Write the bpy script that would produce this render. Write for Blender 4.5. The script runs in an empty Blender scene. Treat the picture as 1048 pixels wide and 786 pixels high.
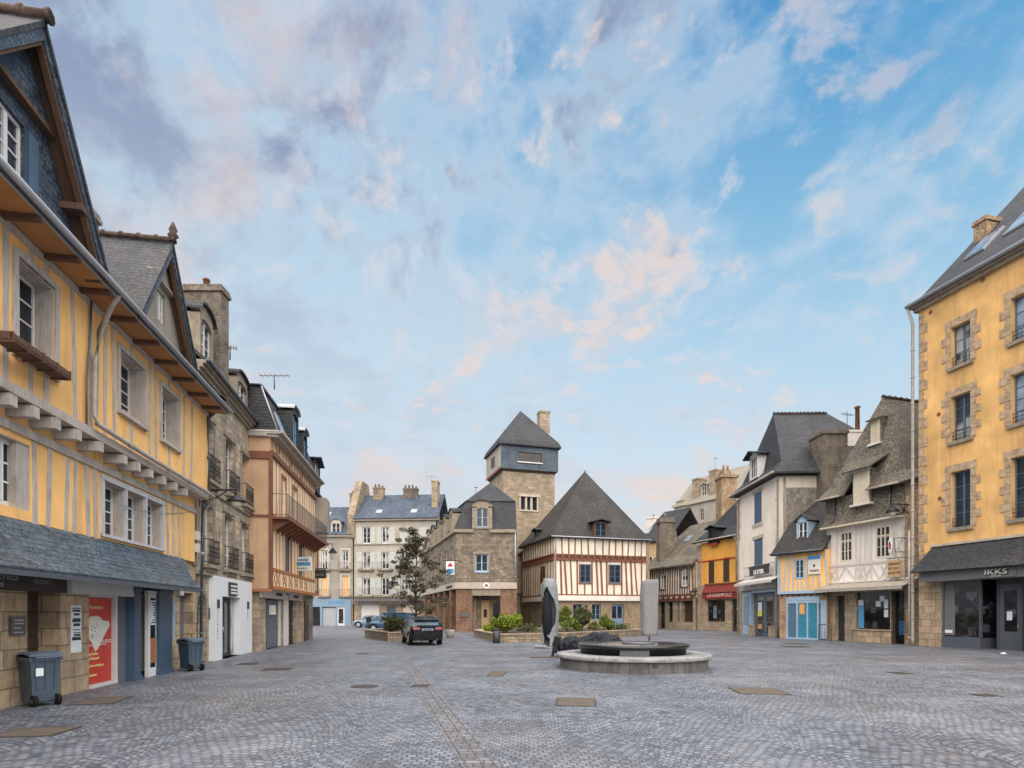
import bpy, math, random
from mathutils import Vector, Matrix
random.seed(7)
scene = bpy.context.scene
COL = scene.collection
R = math.radians
EYE = 1.65; FOC = 600.0; CX = 524.0; HY = 628.0     # photo is 1048 x 786, horizon row 628

def S(r, g, b, k=1.0):
    f = lambda v: ((v/255.0+0.055)/1.055)**2.4 if v > 10 else v/255.0/12.92
    return (f(r)*k, f(g)*k, f(b)*k, 1.0)
def depth(y): return FOC*EYE/(y-HY)
def G(px, py):
    D = depth(py); return ((px-CX)/FOC*D, D)
def P3(px, py, D): return Vector(((px-CX)/FOC*D, D, EYE+(HY-py)/FOC*D))

class Frame:
    """vertical reference plane of a facade: u along it, d into the building, z up"""
    def __init__(s, a, b):
        s.o = Vector((a[0], a[1])); v = Vector((b[0]-a[0], b[1]-a[1])); s.L = v.length
        s.e = v.normalized(); s.n = Vector((-s.e.y, s.e.x)); s.ang = math.atan2(s.e.y, s.e.x)
    def w(s, u, d, z): return Vector((s.o.x+s.e.x*u+s.n.x*d, s.o.y+s.e.y*u+s.n.y*d, z))
    def q(s, px, py, d=0.0):
        k = (px-CX)/FOC; p = s.o+s.n*d
        u = (k*p.y-p.x)/(s.e.x-k*s.e.y); D = p.y+u*s.e.y
        return u, EYE+(HY-py)/FOC*D
    def u(s, px, d=0.0): return s.q(px, 600, d)[0]
    def R(s, x0, x1, yt, yb, d=0.0):
        u0, zt = s.q(x0, yt, d); _, zb = s.q(x0, yb, d); u1 = s.u(x1, d)
        return (u0, u1, zb, zt)
    def hit(s, px, py, p0, p1, p2):
        """pixel ray with the plane through three frame points -> frame coordinates"""
        A, B, C_ = s.w(*p0), s.w(*p1), s.w(*p2); n = (B-A).cross(C_-A)
        r = Vector(((px-CX)/FOC, 1, (HY-py)/FOC)); c = Vector((0, 0, EYE))
        t = (A-c).dot(n)/r.dot(n); return s.inv(c+r*t)
    def inv(s, p):
        v = Vector((p.x, p.y))-s.o; return (v.dot(s.e), v.dot(s.n), p.z)
W0 = Frame((0, 0), (1, 0))

class MB:
    def __init__(s, F=None): s.F = F or W0; s.v = []; s.f = []; s.sm = []
    def pt(s, p): s.v.append(s.F.w(*p)); return len(s.v)-1
    def face(s, pts, smooth=False):
        s.f.append([s.pt(p) for p in pts]); s.sm.append(smooth)
    def box(s, u0, u1, d0, d1, z0, z1):
        if u0 > u1: u0, u1 = u1, u0
        if d0 > d1: d0, d1 = d1, d0
        if z0 > z1: z0, z1 = z1, z0
        c = [(u0,d0,z0),(u1,d0,z0),(u1,d1,z0),(u0,d1,z0),(u0,d0,z1),(u1,d0,z1),(u1,d1,z1),(u0,d1,z1)]
        s.hexa(c)
    def hexa(s, c, smooth=False):
        b = len(s.v)
        for p in c: s.pt(p)
        for f in ((0,3,2,1),(4,5,6,7),(0,1,5,4),(1,2,6,5),(2,3,7,6),(3,0,4,7)):
            s.f.append([b+i for i in f]); s.sm.append(smooth)
    def slab(s, pts, th):
        """solid sheet: top polygon pts (counter-clockwise from above), thickness th down its normal"""
        w = [s.F.w(*p) for p in pts]; n = Vector((0, 0, 0))
        for i in range(len(w)):
            n += w[i].cross(w[(i+1) % len(w)])
        n.normalize()
        if n.z < 0 and abs(n.z) > 1e-3: n = -n; w.reverse()
        b = len(s.v); k = len(w); s.v += w; s.v += [p-n*th for p in w]
        s.f.append([b+i for i in range(k)]); s.f.append([b+k+i for i in reversed(range(k))])
        for i in range(k):
            j = (i+1) % k; s.f.append([b+i, b+k+i, b+k+j, b+j])
        s.sm += [False]*(k+2)
    def prism(s, poly, d0, d1):
        """polygon in (u,z), extruded d0 -> d1"""
        k = len(poly); b = len(s.v)
        for (u, z) in poly: s.pt((u, d0, z))
        for (u, z) in poly: s.pt((u, d1, z))
        s.f.append([b+i for i in range(k)]); s.f.append([b+k+i for i in reversed(range(k))])
        for i in range(k):
            j = (i+1) % k; s.f.append([b+j, b+i, b+k+i, b+k+j])
        s.sm += [False]*(k+2)
    def plan(s, poly, z0, z1):
        """polygon in (u,d), extruded z0 -> z1"""
        k = len(poly); b = len(s.v)
        for (u, d) in poly: s.pt((u, d, z0))
        for (u, d) in poly: s.pt((u, d, z1))
        s.f.append([b+i for i in reversed(range(k))]); s.f.append([b+k+i for i in range(k)])
        for i in range(k):
            j = (i+1) % k; s.f.append([b+i, b+j, b+k+j, b+k+i])
        s.sm += [False]*(k+2)
    def beam(s, a, b, w, d, th, back=.03):
        """timber in the facade plane from (u,z) a to b, its face th proud of depth d"""
        ax, az = a; bx, bz = b; L = math.hypot(bx-ax, bz-az) or 1
        px_, pz = -(bz-az)/L*w/2, (bx-ax)/L*w/2
        th += random.uniform(0, .006)
        s.prism([(ax+px_, az+pz), (ax-px_, az-pz), (bx-px_, bz-pz), (bx+px_, bz+pz)], d-th, d+back)
    def tube(s, path, r, n=8, caps=True, taper=None):
        ws = [s.F.w(*p) for p in path]; rings = []
        ref = Vector((0.0123, 0.0345, 1)).normalized()
        for i, p in enumerate(ws):
            t = (ws[min(i+1, len(ws)-1)]-ws[max(i-1, 0)]).normalized()
            a = t.cross(ref)
            if a.length < .08: a = t.cross(Vector((1, 0, 0)))
            a.normalize(); bb = t.cross(a); rr = r if taper is None else r+(taper-r)*i/(len(ws)-1)
            b0 = len(s.v); rings.append(b0)
            for k in range(n):
                an = 2*math.pi*k/n; s.v.append(p+a*math.cos(an)*rr+bb*math.sin(an)*rr)
        for i in range(len(rings)-1):
            for k in range(n):
                k2 = (k+1) % n
                s.f.append([rings[i]+k, rings[i]+k2, rings[i+1]+k2, rings[i+1]+k]); s.sm.append(True)
        if caps:
            s.f.append([rings[0]+k for k in reversed(range(n))]); s.f.append([rings[-1]+k for k in range(n)]); s.sm += [False, False]
    def lathe(s, cu, cd, prof, n=24, smooth=True):
        b = len(s.v)
        for (r, z) in prof:
            for k in range(n):
                a = 2*math.pi*k/n; s.pt((cu+r*math.cos(a), cd+r*math.sin(a), z))
        for i in range(len(prof)-1):
            for k in range(n):
                k2 = (k+1) % n
                s.f.append([b+i*n+k, b+i*n+k2, b+(i+1)*n+k2, b+(i+1)*n+k]); s.sm.append(smooth)
        s.f.append([b+k for k in reversed(range(n))]); s.f.append([b+(len(prof)-1)*n+k for k in range(n)]); s.sm += [False, False]
    def wall(s, u0, u1, z0, z1, ops=(), d=0.0, rec=.22, th=.3):
        """facade sheet with real openings, their reveals, and closed outer edges"""
        us = sorted({u0, u1, *[min(max(v, u0), u1) for o in ops for v in o[:2]]})
        zs = sorted({z0, z1, *[min(max(v, z0), z1) for o in ops for v in o[2:4]]})
        for i in range(len(us)-1):
            for j in range(len(zs)-1):
                cu, cz = (us[i]+us[i+1])/2, (zs[j]+zs[j+1])/2
                if any(o[0] < cu < o[1] and o[2] < cz < o[3] for o in ops): continue
                s.face([(us[i],d,zs[j]),(us[i+1],d,zs[j]),(us[i+1],d,zs[j+1]),(us[i],d,zs[j+1])])
        for o in ops:
            a, b, c, e = max(o[0], u0), min(o[1], u1), max(o[2], z0), min(o[3], z1); r = d+rec+.1
            s.face([(a,d,c),(a,d,e),(a,r,e),(a,r,c)]); s.face([(b,d,e),(b,d,c),(b,r,c),(b,r,e)])
            s.face([(a,d,e),(b,d,e),(b,r,e),(a,r,e)]); s.face([(a,d,c),(a,r,c),(b,r,c),(b,d,c)])
        t = d+th
        s.face([(u0,d,z0),(u0,d,z1),(u0,t,z1),(u0,t,z0)]); s.face([(u1,d,z1),(u1,d,z0),(u1,t,z0),(u1,t,z1)])
        s.face([(u0,d,z1),(u1,d,z1),(u1,t,z1),(u0,t,z1)]); s.face([(u0,d,z0),(u0,t,z0),(u1,t,z0),(u1,d,z0)])
    def arch(s, u0, u1, zs, zt, d, th, n=8):
        """solid spandrel filling an opening's head above a segmental arc that springs at zs and crowns at zt"""
        c = (u0+u1)/2; w = (u1-u0)/2; k = [(u1, zt+.003), (u0, zt+.003)]
        for i in range(n+1):
            a = math.pi*i/n; k.append((c-w*math.cos(a), zs+(zt-zs-.01)*math.sin(a)))
        for i in range(n):
            p, q_ = k[2+i], k[3+i]
            s.hexa([(p[0],d,p[1]),(q_[0],d,q_[1]),(q_[0],d+th,q_[1]),(p[0],d+th,p[1]),
                    (p[0],d,zt+.003),(q_[0],d,zt+.003),(q_[0],d+th,zt+.003),(p[0],d+th,zt+.003)])
    def posts(s, us, z0, z1, w, d, th, ops=(), lean=0.0):
        for u in us:
            segs = [(z0, z1)]
            for o in ops:
                if o[0]-w*.4 < u < o[1]+w*.4:
                    ns = []
                    for a, b in segs:
                        if o[2] > a: ns.append((a, min(b, o[2])))
                        if o[3] < b: ns.append((max(a, o[3]), b))
                    segs = ns
            for a, b in segs:
                if b-a > .08:
                    l = random.uniform(-lean, lean)*(b-a)
                    k_ = max(2, int((b-a)/.45)); L_, R_ = [], []
                    for i in range(k_+1):      # hewn timber: edges wander a little
                        t = i/k_; c = u-l+2*l*t+random.uniform(-.06, .06)*w; hw = w/2*random.uniform(.78, 1.15)
                        L_.append((c-hw, a+(b-a)*t)); R_.append((c+hw, a+(b-a)*t))
                    th_ = th+random.uniform(0, .006)
                    for i in range(k_): s.prism([L_[i], R_[i], R_[i+1], L_[i+1]], d-th_, d+.03)
    def build(s, name, mat, parent=None, loc=None):
        me = bpy.data.meshes.new(name)
        M0 = parent.matrix_world_ if False else None
        inv = Matrix.Identity(4)
        if parent is not None: inv = ROOTM[parent.name]
        elif loc is not None: inv = Matrix.Translation(-Vector(loc))
        vs = [inv @ p for p in s.v]
        me.from_pydata([tuple(p) for p in vs], [], s.f)
        uv = me.uv_layers.new(name='UVMap')
        for poly in me.polygons:
            w = [s.v[i] for i in poly.vertices]; n = Vector((0, 0, 0))
            for i in range(len(w)): n += w[i].cross(w[(i+1) % len(w)])
            if n.length < 1e-12: n = Vector((0, 0, 1))
            n.normalize()
            t = Vector((0, 0, 1)).cross(n)
            if t.length < .02: t = Vector((1, 0, 0))
            t.normalize(); bt = n.cross(t)
            for li, p in zip(poly.loop_indices, w): uv.data[li].uv = (p.dot(t), p.dot(bt))
            poly.use_smooth = s.sm[poly.index]
        me.validate(); me.update()
        o = bpy.data.objects.new(name, me); COL.objects.link(o)
        if mat is not None: me.materials.append(M[mat] if isinstance(mat, str) else mat)
        if parent is not None:
            o.parent = parent; ROOTM[o.name] = ROOTM[parent.name]
        else:
            if loc is not None: o.location = loc
            ROOTM[o.name] = inv
        return o
ROOTM = {}
def tag(o, label=None, cat=None, group=None, kind=None):
    if label: o['label'] = label
    if cat: o['category'] = cat
    if group: o['group'] = group
    if kind: o['kind'] = kind
    return o
def empty(name, F, label, cat, group=None, u=0, d=0, z=0):
    o = bpy.data.objects.new(name, None); COL.objects.link(o); o.empty_display_size = .3
    o.location = F.w(u, d, z); o.rotation_euler = (0, 0, F.ang)
    m = Matrix.Translation(o.location) @ Matrix.Rotation(F.ang, 4, 'Z')
    ROOTM[o.name] = m.inverted(); tag(o, label, cat, group); return o
def at(x, y, ang=0.0):
    return Frame((x, y), (x+math.cos(ang), y+math.sin(ang)))
def text(F, par, s, u, z, size, d, mat, name='lettering', bold=0.0, sx=1.0, align='LEFT', th=.012):
    cu = bpy.data.curves.new('t', 'FONT'); cu.body = s; cu.size = size; cu.align_x = align
    cu.resolution_u = 3; cu.offset = bold; cu.extrude = th/2
    ob = bpy.data.objects.new('t', cu); COL.objects.link(ob); me = bpy.data.meshes.new_from_object(ob)
    mb = MB(F)
    for v in me.vertices: mb.v.append(F.w(u+v.co.x*sx, d-v.co.z, z+v.co.y))
    for p in me.polygons: mb.f.append(list(p.vertices)); mb.sm.append(False)
    bpy.data.objects.remove(ob); bpy.data.curves.remove(cu); bpy.data.meshes.remove(me)
    return mb.build(name, mat, par)
def window(F, par, r, d=0.0, rec=.18, cols=2, rows=3, fm='white_paint', fw=.06, bar=.028, mid=.09, transom=0, gm='glass', name='window', sill=None, label=None):
    u0, u1, z0, z1 = r; m = MB(F); a = d+rec; b = a+.06
    m.box(u0, u0+fw, a, b, z0, z1); m.box(u1-fw, u1, a, b, z0, z1)
    m.box(u0+fw, u1-fw, a, b, z0, z0+fw*1.2); m.box(u0+fw, u1-fw, a, b, z1-fw, z1)
    iw = u1-u0-2*fw; ih = z1-z0-2.2*fw; zb = z0+fw*1.2
    if cols == 2 and mid: m.box((u0+u1)/2-mid/2, (u0+u1)/2+mid/2, a-.012, b-.004, zb, z1-fw)
    else:
        for c in range(1, cols): m.box(u0+fw+iw*c/cols-mid/3, u0+fw+iw*c/cols+mid/3, a-.01, b-.004, zb, z1-fw)
    for k in range(1, rows): m.box(u0+fw, u1-fw, a+.006, b-.008, zb+ih*k/rows-bar/2, zb+ih*k/rows+bar/2)
    if transom: m.box(u0+fw, u1-fw, a-.014, b, zb+ih*transom-.035, zb+ih*transom+.035)
    w = m.build(name, fm, par)
    if label: w['label'] = label
    g = MB(F); g.box(u0+fw*.5, u1-fw*.5, a+.03, a+.042, z0+fw*.5, z1-fw*.5); g.build('pane', gm, w)
    if sill:
        k = MB(F); k.box(u0-.1, u1+.1, d-.1, d+rec, z0-.1, z0-.003); k.build('sill', sill, w)
    return w
def door(F, par, r, d=0.0, rec=.15, mat='dark_paint', gm='glass', glass=(.15, .85, .12, .92), name='door', cols=1, handle=True, label=None):
    u0, u1, z0, z1 = r; m = MB(F); a = d+rec; w = (u1-u0)
    o = None; n = cols
    m.box(u0, u0+.07, a-.02, a+.07, z0, z1); m.box(u1-.07, u1, a-.02, a+.07, z0, z1); m.box(u0+.07, u1-.07, a-.02, a+.07, z1-.07, z1)
    g = MB(F); h = z1-z0
    for i in range(n):
        a0 = u0+.07+(w-.14)*i/n+.006; a1 = u0+.07+(w-.14)*(i+1)/n-.006; ww = a1-a0
        if glass:
            g0, g1 = a0+ww*glass[0], a0+ww*glass[1]; y0, y1 = z0+h*glass[2], z0+(h-.08)*glass[3]
            m.box(a0, g0, a, a+.05, z0, z1-.075); m.box(g1, a1, a, a+.05, z0, z1-.075)
            m.box(g0, g1, a, a+.05, z0, y0); m.box(g0, g1, a, a+.05, y1, z1-.075)
            g.box(g0-.01, g1+.01, a+.02, a+.032, y0-.01, y1+.01)
        else:
            m.box(a0, a1, a+.01, a+.05, z0, z1-.075)
            for k in (0, 1): m.box(a0+.1, a1-.1, a-.004, a+.02, z0+h*(.08+.47*k), z0+h*(.42+.5*k))
    o = m.build(name, mat, par)
    if glass: g.build('pane', gm, o)
    if handle:
        k = MB(F); hu = (u0+u1)/2-.08 if n == 2 else u1-.16
        k.tube([(hu, a-.06, z0+.95), (hu, a-.06, z0+1.15)], .016, 6); k.tube([(hu, a-.06, z0+1.05), (hu, a+.02, z0+1.05)], .012, 6)
        k.build('handle', 'steel', o)
    if label: o['label'] = label
    return o
def boxes(F, par, name, mat, bl):
    for b_ in bl: m = MB(F); m.box(*b_); m.build(name, mat, par)
def railing(F, par, u0, u1, d0, z0, h, name='balcony_railing', mat='iron', dd=.3, step=.11, slab='stone_trim', curl=True):
    m = MB(F); n = max(2, int((u1-u0)/step))
    path = [(u0, d0+dd, z0+h), (u0, d0, z0+h), (u1, d0, z0+h), (u1, d0+dd, z0+h)]
    for z in (z0+h, z0+.08): m.tube([(p[0], p[1], z) for p in path], .017, 5)
    for i in range(n+1):
        u = u0+(u1-u0)*i/n; m.tube([(u, d0, z0+.02), (u, d0, z0+h)], .0095, 4, False)
    if curl:
        for i in range(n):
            u = u0+(u1-u0)*(i+.5)/n
            m.tube([(u-.03, d0, z0+h*.3), (u+.04, d0, z0+h*.45), (u-.04, d0, z0+h*.6), (u+.03, d0, z0+h*.75)], .008, 4, False)
    o = m.build(name, mat, par)
    if slab:
        k = MB(F); k.box(u0-.06, u1+.06, d0-.06, d0+dd, z0-.12, z0); k.box(u0+.05, u1-.05, d0+.04, d0+dd, z0-.24, z0-.12); k.build('balcony_slab', slab, par)
    return o
def pipe(F, par, pts, r=.05, mat='zinc', name='drainpipe'):
    m = MB(F); m.tube(pts, r, 8)
    for i in range(len(pts)-1):
        a, b = Vector(pts[i]), Vector(pts[i+1]); L = (b-a).length
        if L > 1.5:
            for k in range(1, int(L/1.4)+1):
                c = a+(b-a)*k*1.4/L; t = (b-a).normalized()*.04; m.tube([tuple(c-t), tuple(c+t)], r*1.25, 8)
    return m.build(name, mat, par)
def chimney(F, par, u0, u1, d0, d1, z0, z1, mat='rubble_brown', pots=2, name='chimney', own=None):
    m = MB(F); m.box(u0, u1, d0, d1, z0, z1-.25)
    m.box(u0-.07, u1+.07, d0-.07, d1+.07, z1-.25, z1-.12); m.box(u0-.03, u1+.03, d0-.03, d1+.03, z1-.12, z1)
    o = m.build(name, mat, par)
    if pots:
        for i in range(pots):
            k = MB(F)
            t = (i+.5)/pots
            if (u1-u0) > (d1-d0): cu, cd = u0+(u1-u0)*t, (d0+d1)/2
            else: cu, cd = (u0+u1)/2, d0+(d1-d0)*t
            h = random.uniform(.25, .5); k.lathe(cu, cd, [(.13, z1-.01), (.1, z1+h*.8), (.13, z1+h*.82), (.12, z1+h)], 10)
            k.build('chimney_pot', 'terracotta', o)
    return o
def aerial(x, y, z, h, name, label, yag=1.0, ang=.4):
    F = at(x, y, ang); m = MB(F)
    m.tube([(0, 0, z), (0, 0, z+h)], .028, 5)
    m.tube([(-yag*.5, 0, z+h*.9), (yag*.5, 0, z+h*.9)], .018, 5)
    for i in range(6):
        u = -yag*.45+yag*.18*i; m.tube([(u, -.22, z+h*.9+.01), (u, .22, z+h*.9+.01)], .011, 4)
    o = m.build(name, 'steel_dark', None, tuple(F.w(0, 0, z))); return tag(o, label, 'aerial', 'television aerials on the roofs')
# ---------------------------------------------------------------- materials
M = {}
class NB:
    def __init__(s, tree): s.t = tree
    def n(s, typ, ins=None, **props):
        nd = s.t.nodes.new(typ)
        for k, v in props.items(): setattr(nd, k, v)
        for k, v in (ins or {}).items():
            sock = nd.inputs[k]
            if isinstance(v, bpy.types.NodeSocket): s.t.links.new(v, sock)
            else: sock.default_value = v
        return nd
    def mix(s, f, a, b, mode='MIX'):
        return s.n('ShaderNodeMixRGB', {'Fac': f, 'Color1': a, 'Color2': b}, blend_type=mode).outputs['Color']
    def math(s, op, a, b=0.0, clamp=False):
        return s.n('ShaderNodeMath', {0: a, 1: b}, operation=op, use_clamp=clamp).outputs[0]
    def noise(s, vec, scale, detail=4, rough=.55, sc=(1, 1, 1), out='Fac'):
        if sc != (1, 1, 1): vec = s.n('ShaderNodeMapping', {'Vector': vec, 'Scale': sc}).outputs[0]
        return s.n('ShaderNodeTexNoise', {'Vector': vec, 'Scale': scale, 'Detail': detail, 'Roughness': rough}).outputs[out]
    def rng(s, v, a, b, c=0.0, d=1.0):
        return s.n('ShaderNodeMapRange', {'Value': v, 'From Min': a, 'From Max': b, 'To Min': c, 'To Max': d}).outputs[0]
def newmat(name):
    m = bpy.data.materials.new(name); m.use_nodes = True; t = m.node_tree; t.nodes.clear()
    b = NB(t); bs = b.n('ShaderNodeBsdfPrincipled'); o = b.n('ShaderNodeOutputMaterial'); t.links.new(bs.outputs[0], o.inputs[0])
    M[name] = m; tc = b.n('ShaderNodeTexCoord'); return b, bs, tc
def finish(b, bs, col, rough=.8, height=None, dist=.01, strength=.6, metal=0.0, spec=None):
    L = b.t.links
    if isinstance(col, bpy.types.NodeSocket): L.new(col, bs.inputs['Base Color'])
    else: bs.inputs['Base Color'].default_value = col
    if isinstance(rough, bpy.types.NodeSocket): L.new(rough, bs.inputs['Roughness'])
    else: bs.inputs['Roughness'].default_value = rough
    bs.inputs['Metallic'].default_value = metal
    if spec is not None: bs.inputs['Specular IOR Level'].default_value = spec
    if height is not None:
        bp = b.n('ShaderNodeBump', {'Height': height, 'Distance': dist, 'Strength': strength}); L.new(bp.outputs[0], bs.inputs['Normal'])
def k(c, f): return (c[0]*f, c[1]*f, c[2]*f, 1)
def plaster(name, c, dirt=.35, dc=(.16, .12, .08, 1), big=.18):
    b, bs, tc = newmat(name); v = tc.outputs['Object']
    n1 = b.noise(v, .7, 5); n2 = b.noise(v, 1.3, 5, .6, (2.2, 2.2, .22)); n3 = b.noise(v, 40, 3)
    col = b.mix(b.rng(n1, .3, .7), k(c, 1-big), k(c, 1+big*.7))
    col = b.mix(b.math('MULTIPLY', b.rng(n2, .52, .8), dirt), col, dc)
    n4 = b.noise(v, 6, 6, .7); n7 = b.noise(v, 3.2, 5, .6, (3, 3, .12)); col = b.mix(b.math('MULTIPLY', b.rng(n7, .56, .72), dirt*.55), col, k(c, .55))
    col = b.mix(b.math('MULTIPLY', b.rng(n4, .62, .78), dirt*.7), col, k(dc, 1.6))
    finish(b, bs, col, .9, b.math('ADD', n3, b.math('MULTIPLY', n4, 2)), .006, .5)
def ashlar(name, c1, c2, bw=.55, bh=.28, mortar=(.16, .13, .1, 1), ms=.012, moss=.3, stain=(.09, .08, .07, 1)):
    b, bs, tc = newmat(name); uv = tc.outputs['UV']; v = tc.outputs['Object']
    w = b.noise(uv, 3.0, 2, out='Color'); uvw = b.n('ShaderNodeVectorMath', {0: uv, 1: b.n('ShaderNodeVectorMath', {0: w, 'Scale': .03}, operation='SCALE').outputs[0]}, operation='ADD').outputs[0]
    br = b.n('ShaderNodeTexBrick', {'Vector': uvw, 'Color1': k(c1, .78), 'Color2': k(c2, 1.18), 'Mortar': mortar, 'Scale': 1.0, 'Mortar Size': ms, 'Mortar Smooth': .4, 'Bias': 0.0, 'Brick Width': bw, 'Row Height': bh}, offset=.47, squash=.8, squash_frequency=3)
    n = b.noise(v, 5, 6, .65); n1 = b.noise(v, .8, 4); n3 = b.noise(v, 30, 4)
    col = b.mix(.42, br.outputs['Color'], b.mix(b.rng(n, .35, .65), k(c1, .6), k(c2, 1.35)), 'MIX')
    col = b.mix(b.math('MULTIPLY', br.outputs['Fac'], .7), col, mortar)
    col = b.mix(b.math('MULTIPLY', b.rng(n1, .44, .66), moss), col, stain)
    n6 = b.noise(v, 2.4, 5, .7, (1.6, 1.6, .5)); col = b.mix(b.math('MULTIPLY', b.rng(n6, .48, .62), moss*.9), col, stain)
    h = b.math('ADD', b.math('MULTIPLY', br.outputs['Fac'], -1.6), b.math('MULTIPLY', n3, .5)); h = b.math('ADD', h, b.math('MULTIPLY', n, .6))
    finish(b, bs, col, .92, h, .012, .7)
def rubble(name, c1, c2, c3, scale=3.2, mortar=(.2, .17, .13, 1), sy=1.6):
    b, bs, tc = newmat(name); uv = tc.outputs['UV']; v = tc.outputs['Object']
    w = b.noise(uv, 2.5, 3, out='Color'); uvw = b.n('ShaderNodeVectorMath', {0: uv, 1: b.n('ShaderNodeVectorMath', {0: w, 'Scale': .12}, operation='SCALE').outputs[0]}, operation='ADD').outputs[0]
    mp = b.n('ShaderNodeMapping', {'Vector': uvw, 'Scale': (1, sy, 1)}).outputs[0]
    vo = b.n('ShaderNodeTexVoronoi', {'Vector': mp, 'Scale': scale}, voronoi_dimensions='2D')
    ve = b.n('ShaderNodeTexVoronoi', {'Vector': mp, 'Scale': scale}, voronoi_dimensions='2D', feature='DISTANCE_TO_EDGE')
    sep = b.n('ShaderNodeSeparateColor', {0: vo.outputs['Color']})
    col = b.mix(sep.outputs[0], c1, c2); col = b.mix(b.rng(sep.outputs[1], .62, .9), col, c3)
    n = b.noise(v, 9, 6, .65); n1 = b.noise(v, .6, 4)
    col = b.mix(.45, col, b.mix(b.rng(n, .3, .7), k(c1, .6), k(c2, 1.25)))
    edge = b.rng(ve.outputs['Distance'], .03, .09)
    col = b.mix(edge, mortar, col); col = b.mix(b.math('MULTIPLY', b.rng(n1, .45, .68), .5), col, k(c1, .4))
    n6 = b.noise(v, 2.0, 6, .7, (1.5, 1.5, .6)); col = b.mix(b.rng(n6, .53, .68, 0, .55), col, k(c2, 1.35)); col = b.mix(b.rng(n6, .46, .34, 0, .55), col, k(c1, .4))
    h = b.math('ADD', b.math('MULTIPLY', edge, 1.5), n)
    finish(b, bs, col, .93, h, .02, .7)
def slate(name, c, lich=.25, bw=.24, bh=.14, lc=(.3, .28, .22, 1), rough=.42, strength=.8):
    b, bs, tc = newmat(name); uv = tc.outputs['UV']; v = tc.outputs['Object']
    w = b.noise(uv, 4.0, 2, out='Color'); uvw = b.n('ShaderNodeVectorMath', {0: uv, 1: b.n('ShaderNodeVectorMath', {0: w, 'Scale': .03}, operation='SCALE').outputs[0]}, operation='ADD').outputs[0]
    br = b.n('ShaderNodeTexBrick', {'Vector': uvw, 'Color1': k(c, .5), 'Color2': k(c, 1.7), 'Mortar': k(c, .25), 'Scale': 1.0, 'Mortar Size': .01, 'Mortar Smooth': .2, 'Bias': -.1, 'Brick Width': bw, 'Row Height': bh}, offset=.5)
    n = b.noise(v, 3.5, 8, .7); n1 = b.noise(v, .6, 3); n2 = b.noise(v, 14, 4, .7)
    col = b.mix(b.math('MULTIPLY', b.rng(n, .45, .64), lich), br.outputs['Color'], lc)
    col = b.mix(b.math('MULTIPLY', b.rng(n2, .53, .6), min(1, lich*1.5)), col, k(lc, 1.5))
    n8 = b.noise(v, 30, 3, .7); col = b.mix(b.math('MULTIPLY', b.rng(n8, .56, .62), min(1, lich*1.6)), col, k(lc, 2.0))
    col = b.mix(b.rng(n1, .35, .65, 0, .55), col, k(c, .6))
    n5 = b.noise(v, 1.6, 6, .7, (1, 1, .45)); col = b.mix(b.rng(n5, .5, .7, 0, .5), col, k(c, 1.9))
    # every course laps the one below: a saw-tooth in the bump
    sy = b.n('ShaderNodeSeparateXYZ', {0: uvw}).outputs[1]
    saw = b.math('FRACT', b.math('DIVIDE', sy, bh))
    h = b.math('ADD', b.math('MULTIPLY', saw, -1.0), b.math('MULTIPLY', br.outputs['Fac'], -.5)); h = b.math('ADD', h, b.math('MULTIPLY', n2, .35))
    finish(b, bs, col, b.rng(n, .3, .7, rough-.04, rough+.3), h, .022, strength, 0, .32)
def wood(name, c, rough=.8, dirt=.4, dc=(.1, .07, .05, 1)):
    b, bs, tc = newmat(name); v = tc.outputs['Object']
    n = b.noise(v, 4, 6, .65, (6, 6, .7)); n2 = b.noise(v, 2.2, 4)
    col = b.mix(b.rng(n, .35, .7), k(c, 1.12), k(c, .7)); col = b.mix(b.math('MULTIPLY', b.rng(n2, .55, .75), dirt), col, dc)
    finish(b, bs, col, rough, n, .008, .6)
def paint(name, c, rough=.5, metal=0.0, var=.12, spec=None, bump=.0):
    b, bs, tc = newmat(name); v = tc.outputs['Object']; n = b.noise(v, 3.5, 6, .65); n2 = b.noise(v, 50, 2)
    col = b.mix(b.rng(n, .3, .7), k(c, 1+var*.5), k(c, 1-var))
    finish(b, bs, col, b.rng(n, .3, .7, max(.02, rough-.06), min(1, rough+.08)), n2 if bump else None, .003, bump, metal, spec)

plaster('plaster_yellow', (.86, .50, .18, 1), .7, (.42, .24, .11, 1), .22)
plaster('plaster_amber', (.76, .45, .165, 1), .8, (.42, .23, .11, 1), .3)
plaster('plaster_orange', (.74, .36, .07, 1), .22)
plaster('plaster_ochre', (.62, .44, .24, 1), .35)
plaster('plaster_salmon', (.56, .36, .22, 1), .3)
plaster('plaster_cream', (.76, .69, .58, 1), .35)
plaster('plaster_white', (.76, .70, .64, 1), .38)
plaster('plaster_pink', (.86, .76, .66, 1), .3, (.45, .34, .26, 1), .12)
plaster('plaster_offwhite', (.62, .56, .48, 1), .5)
plaster('plaster_far', (.40, .36, .305, 1), .6)
plaster('plaster_grey', (.30, .27, .23, 1), .5)
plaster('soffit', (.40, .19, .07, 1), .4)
plaster('render_rough', (.30, .27, .23, 1), .7, (.06, .05, .04, 1), .35)
ashlar('ashlar_tan', (.40, .29, .18, 1), (.50, .37, .24, 1), .62, .34)
ashlar('ashlar_brown', (.12, .095, .07, 1), (.30, .24, .175, 1), .5, .27, moss=.6)
ashlar('ashlar_grey', (.33, .265, .19, 1), (.52, .43, .32, 1), .5, .27, moss=.5)
ashlar('ashlar_tower', (.23, .18, .125, 1), (.40, .315, .225, 1), .62, .34, (.24, .19, .13, 1), .016, .35, (.2, .16, .11, 1))
ashlar('ashlar_planter', (.23, .17, .11, 1), (.36, .28, .19, 1), .42, .16, (.1, .075, .05, 1), .016, .3)
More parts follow.
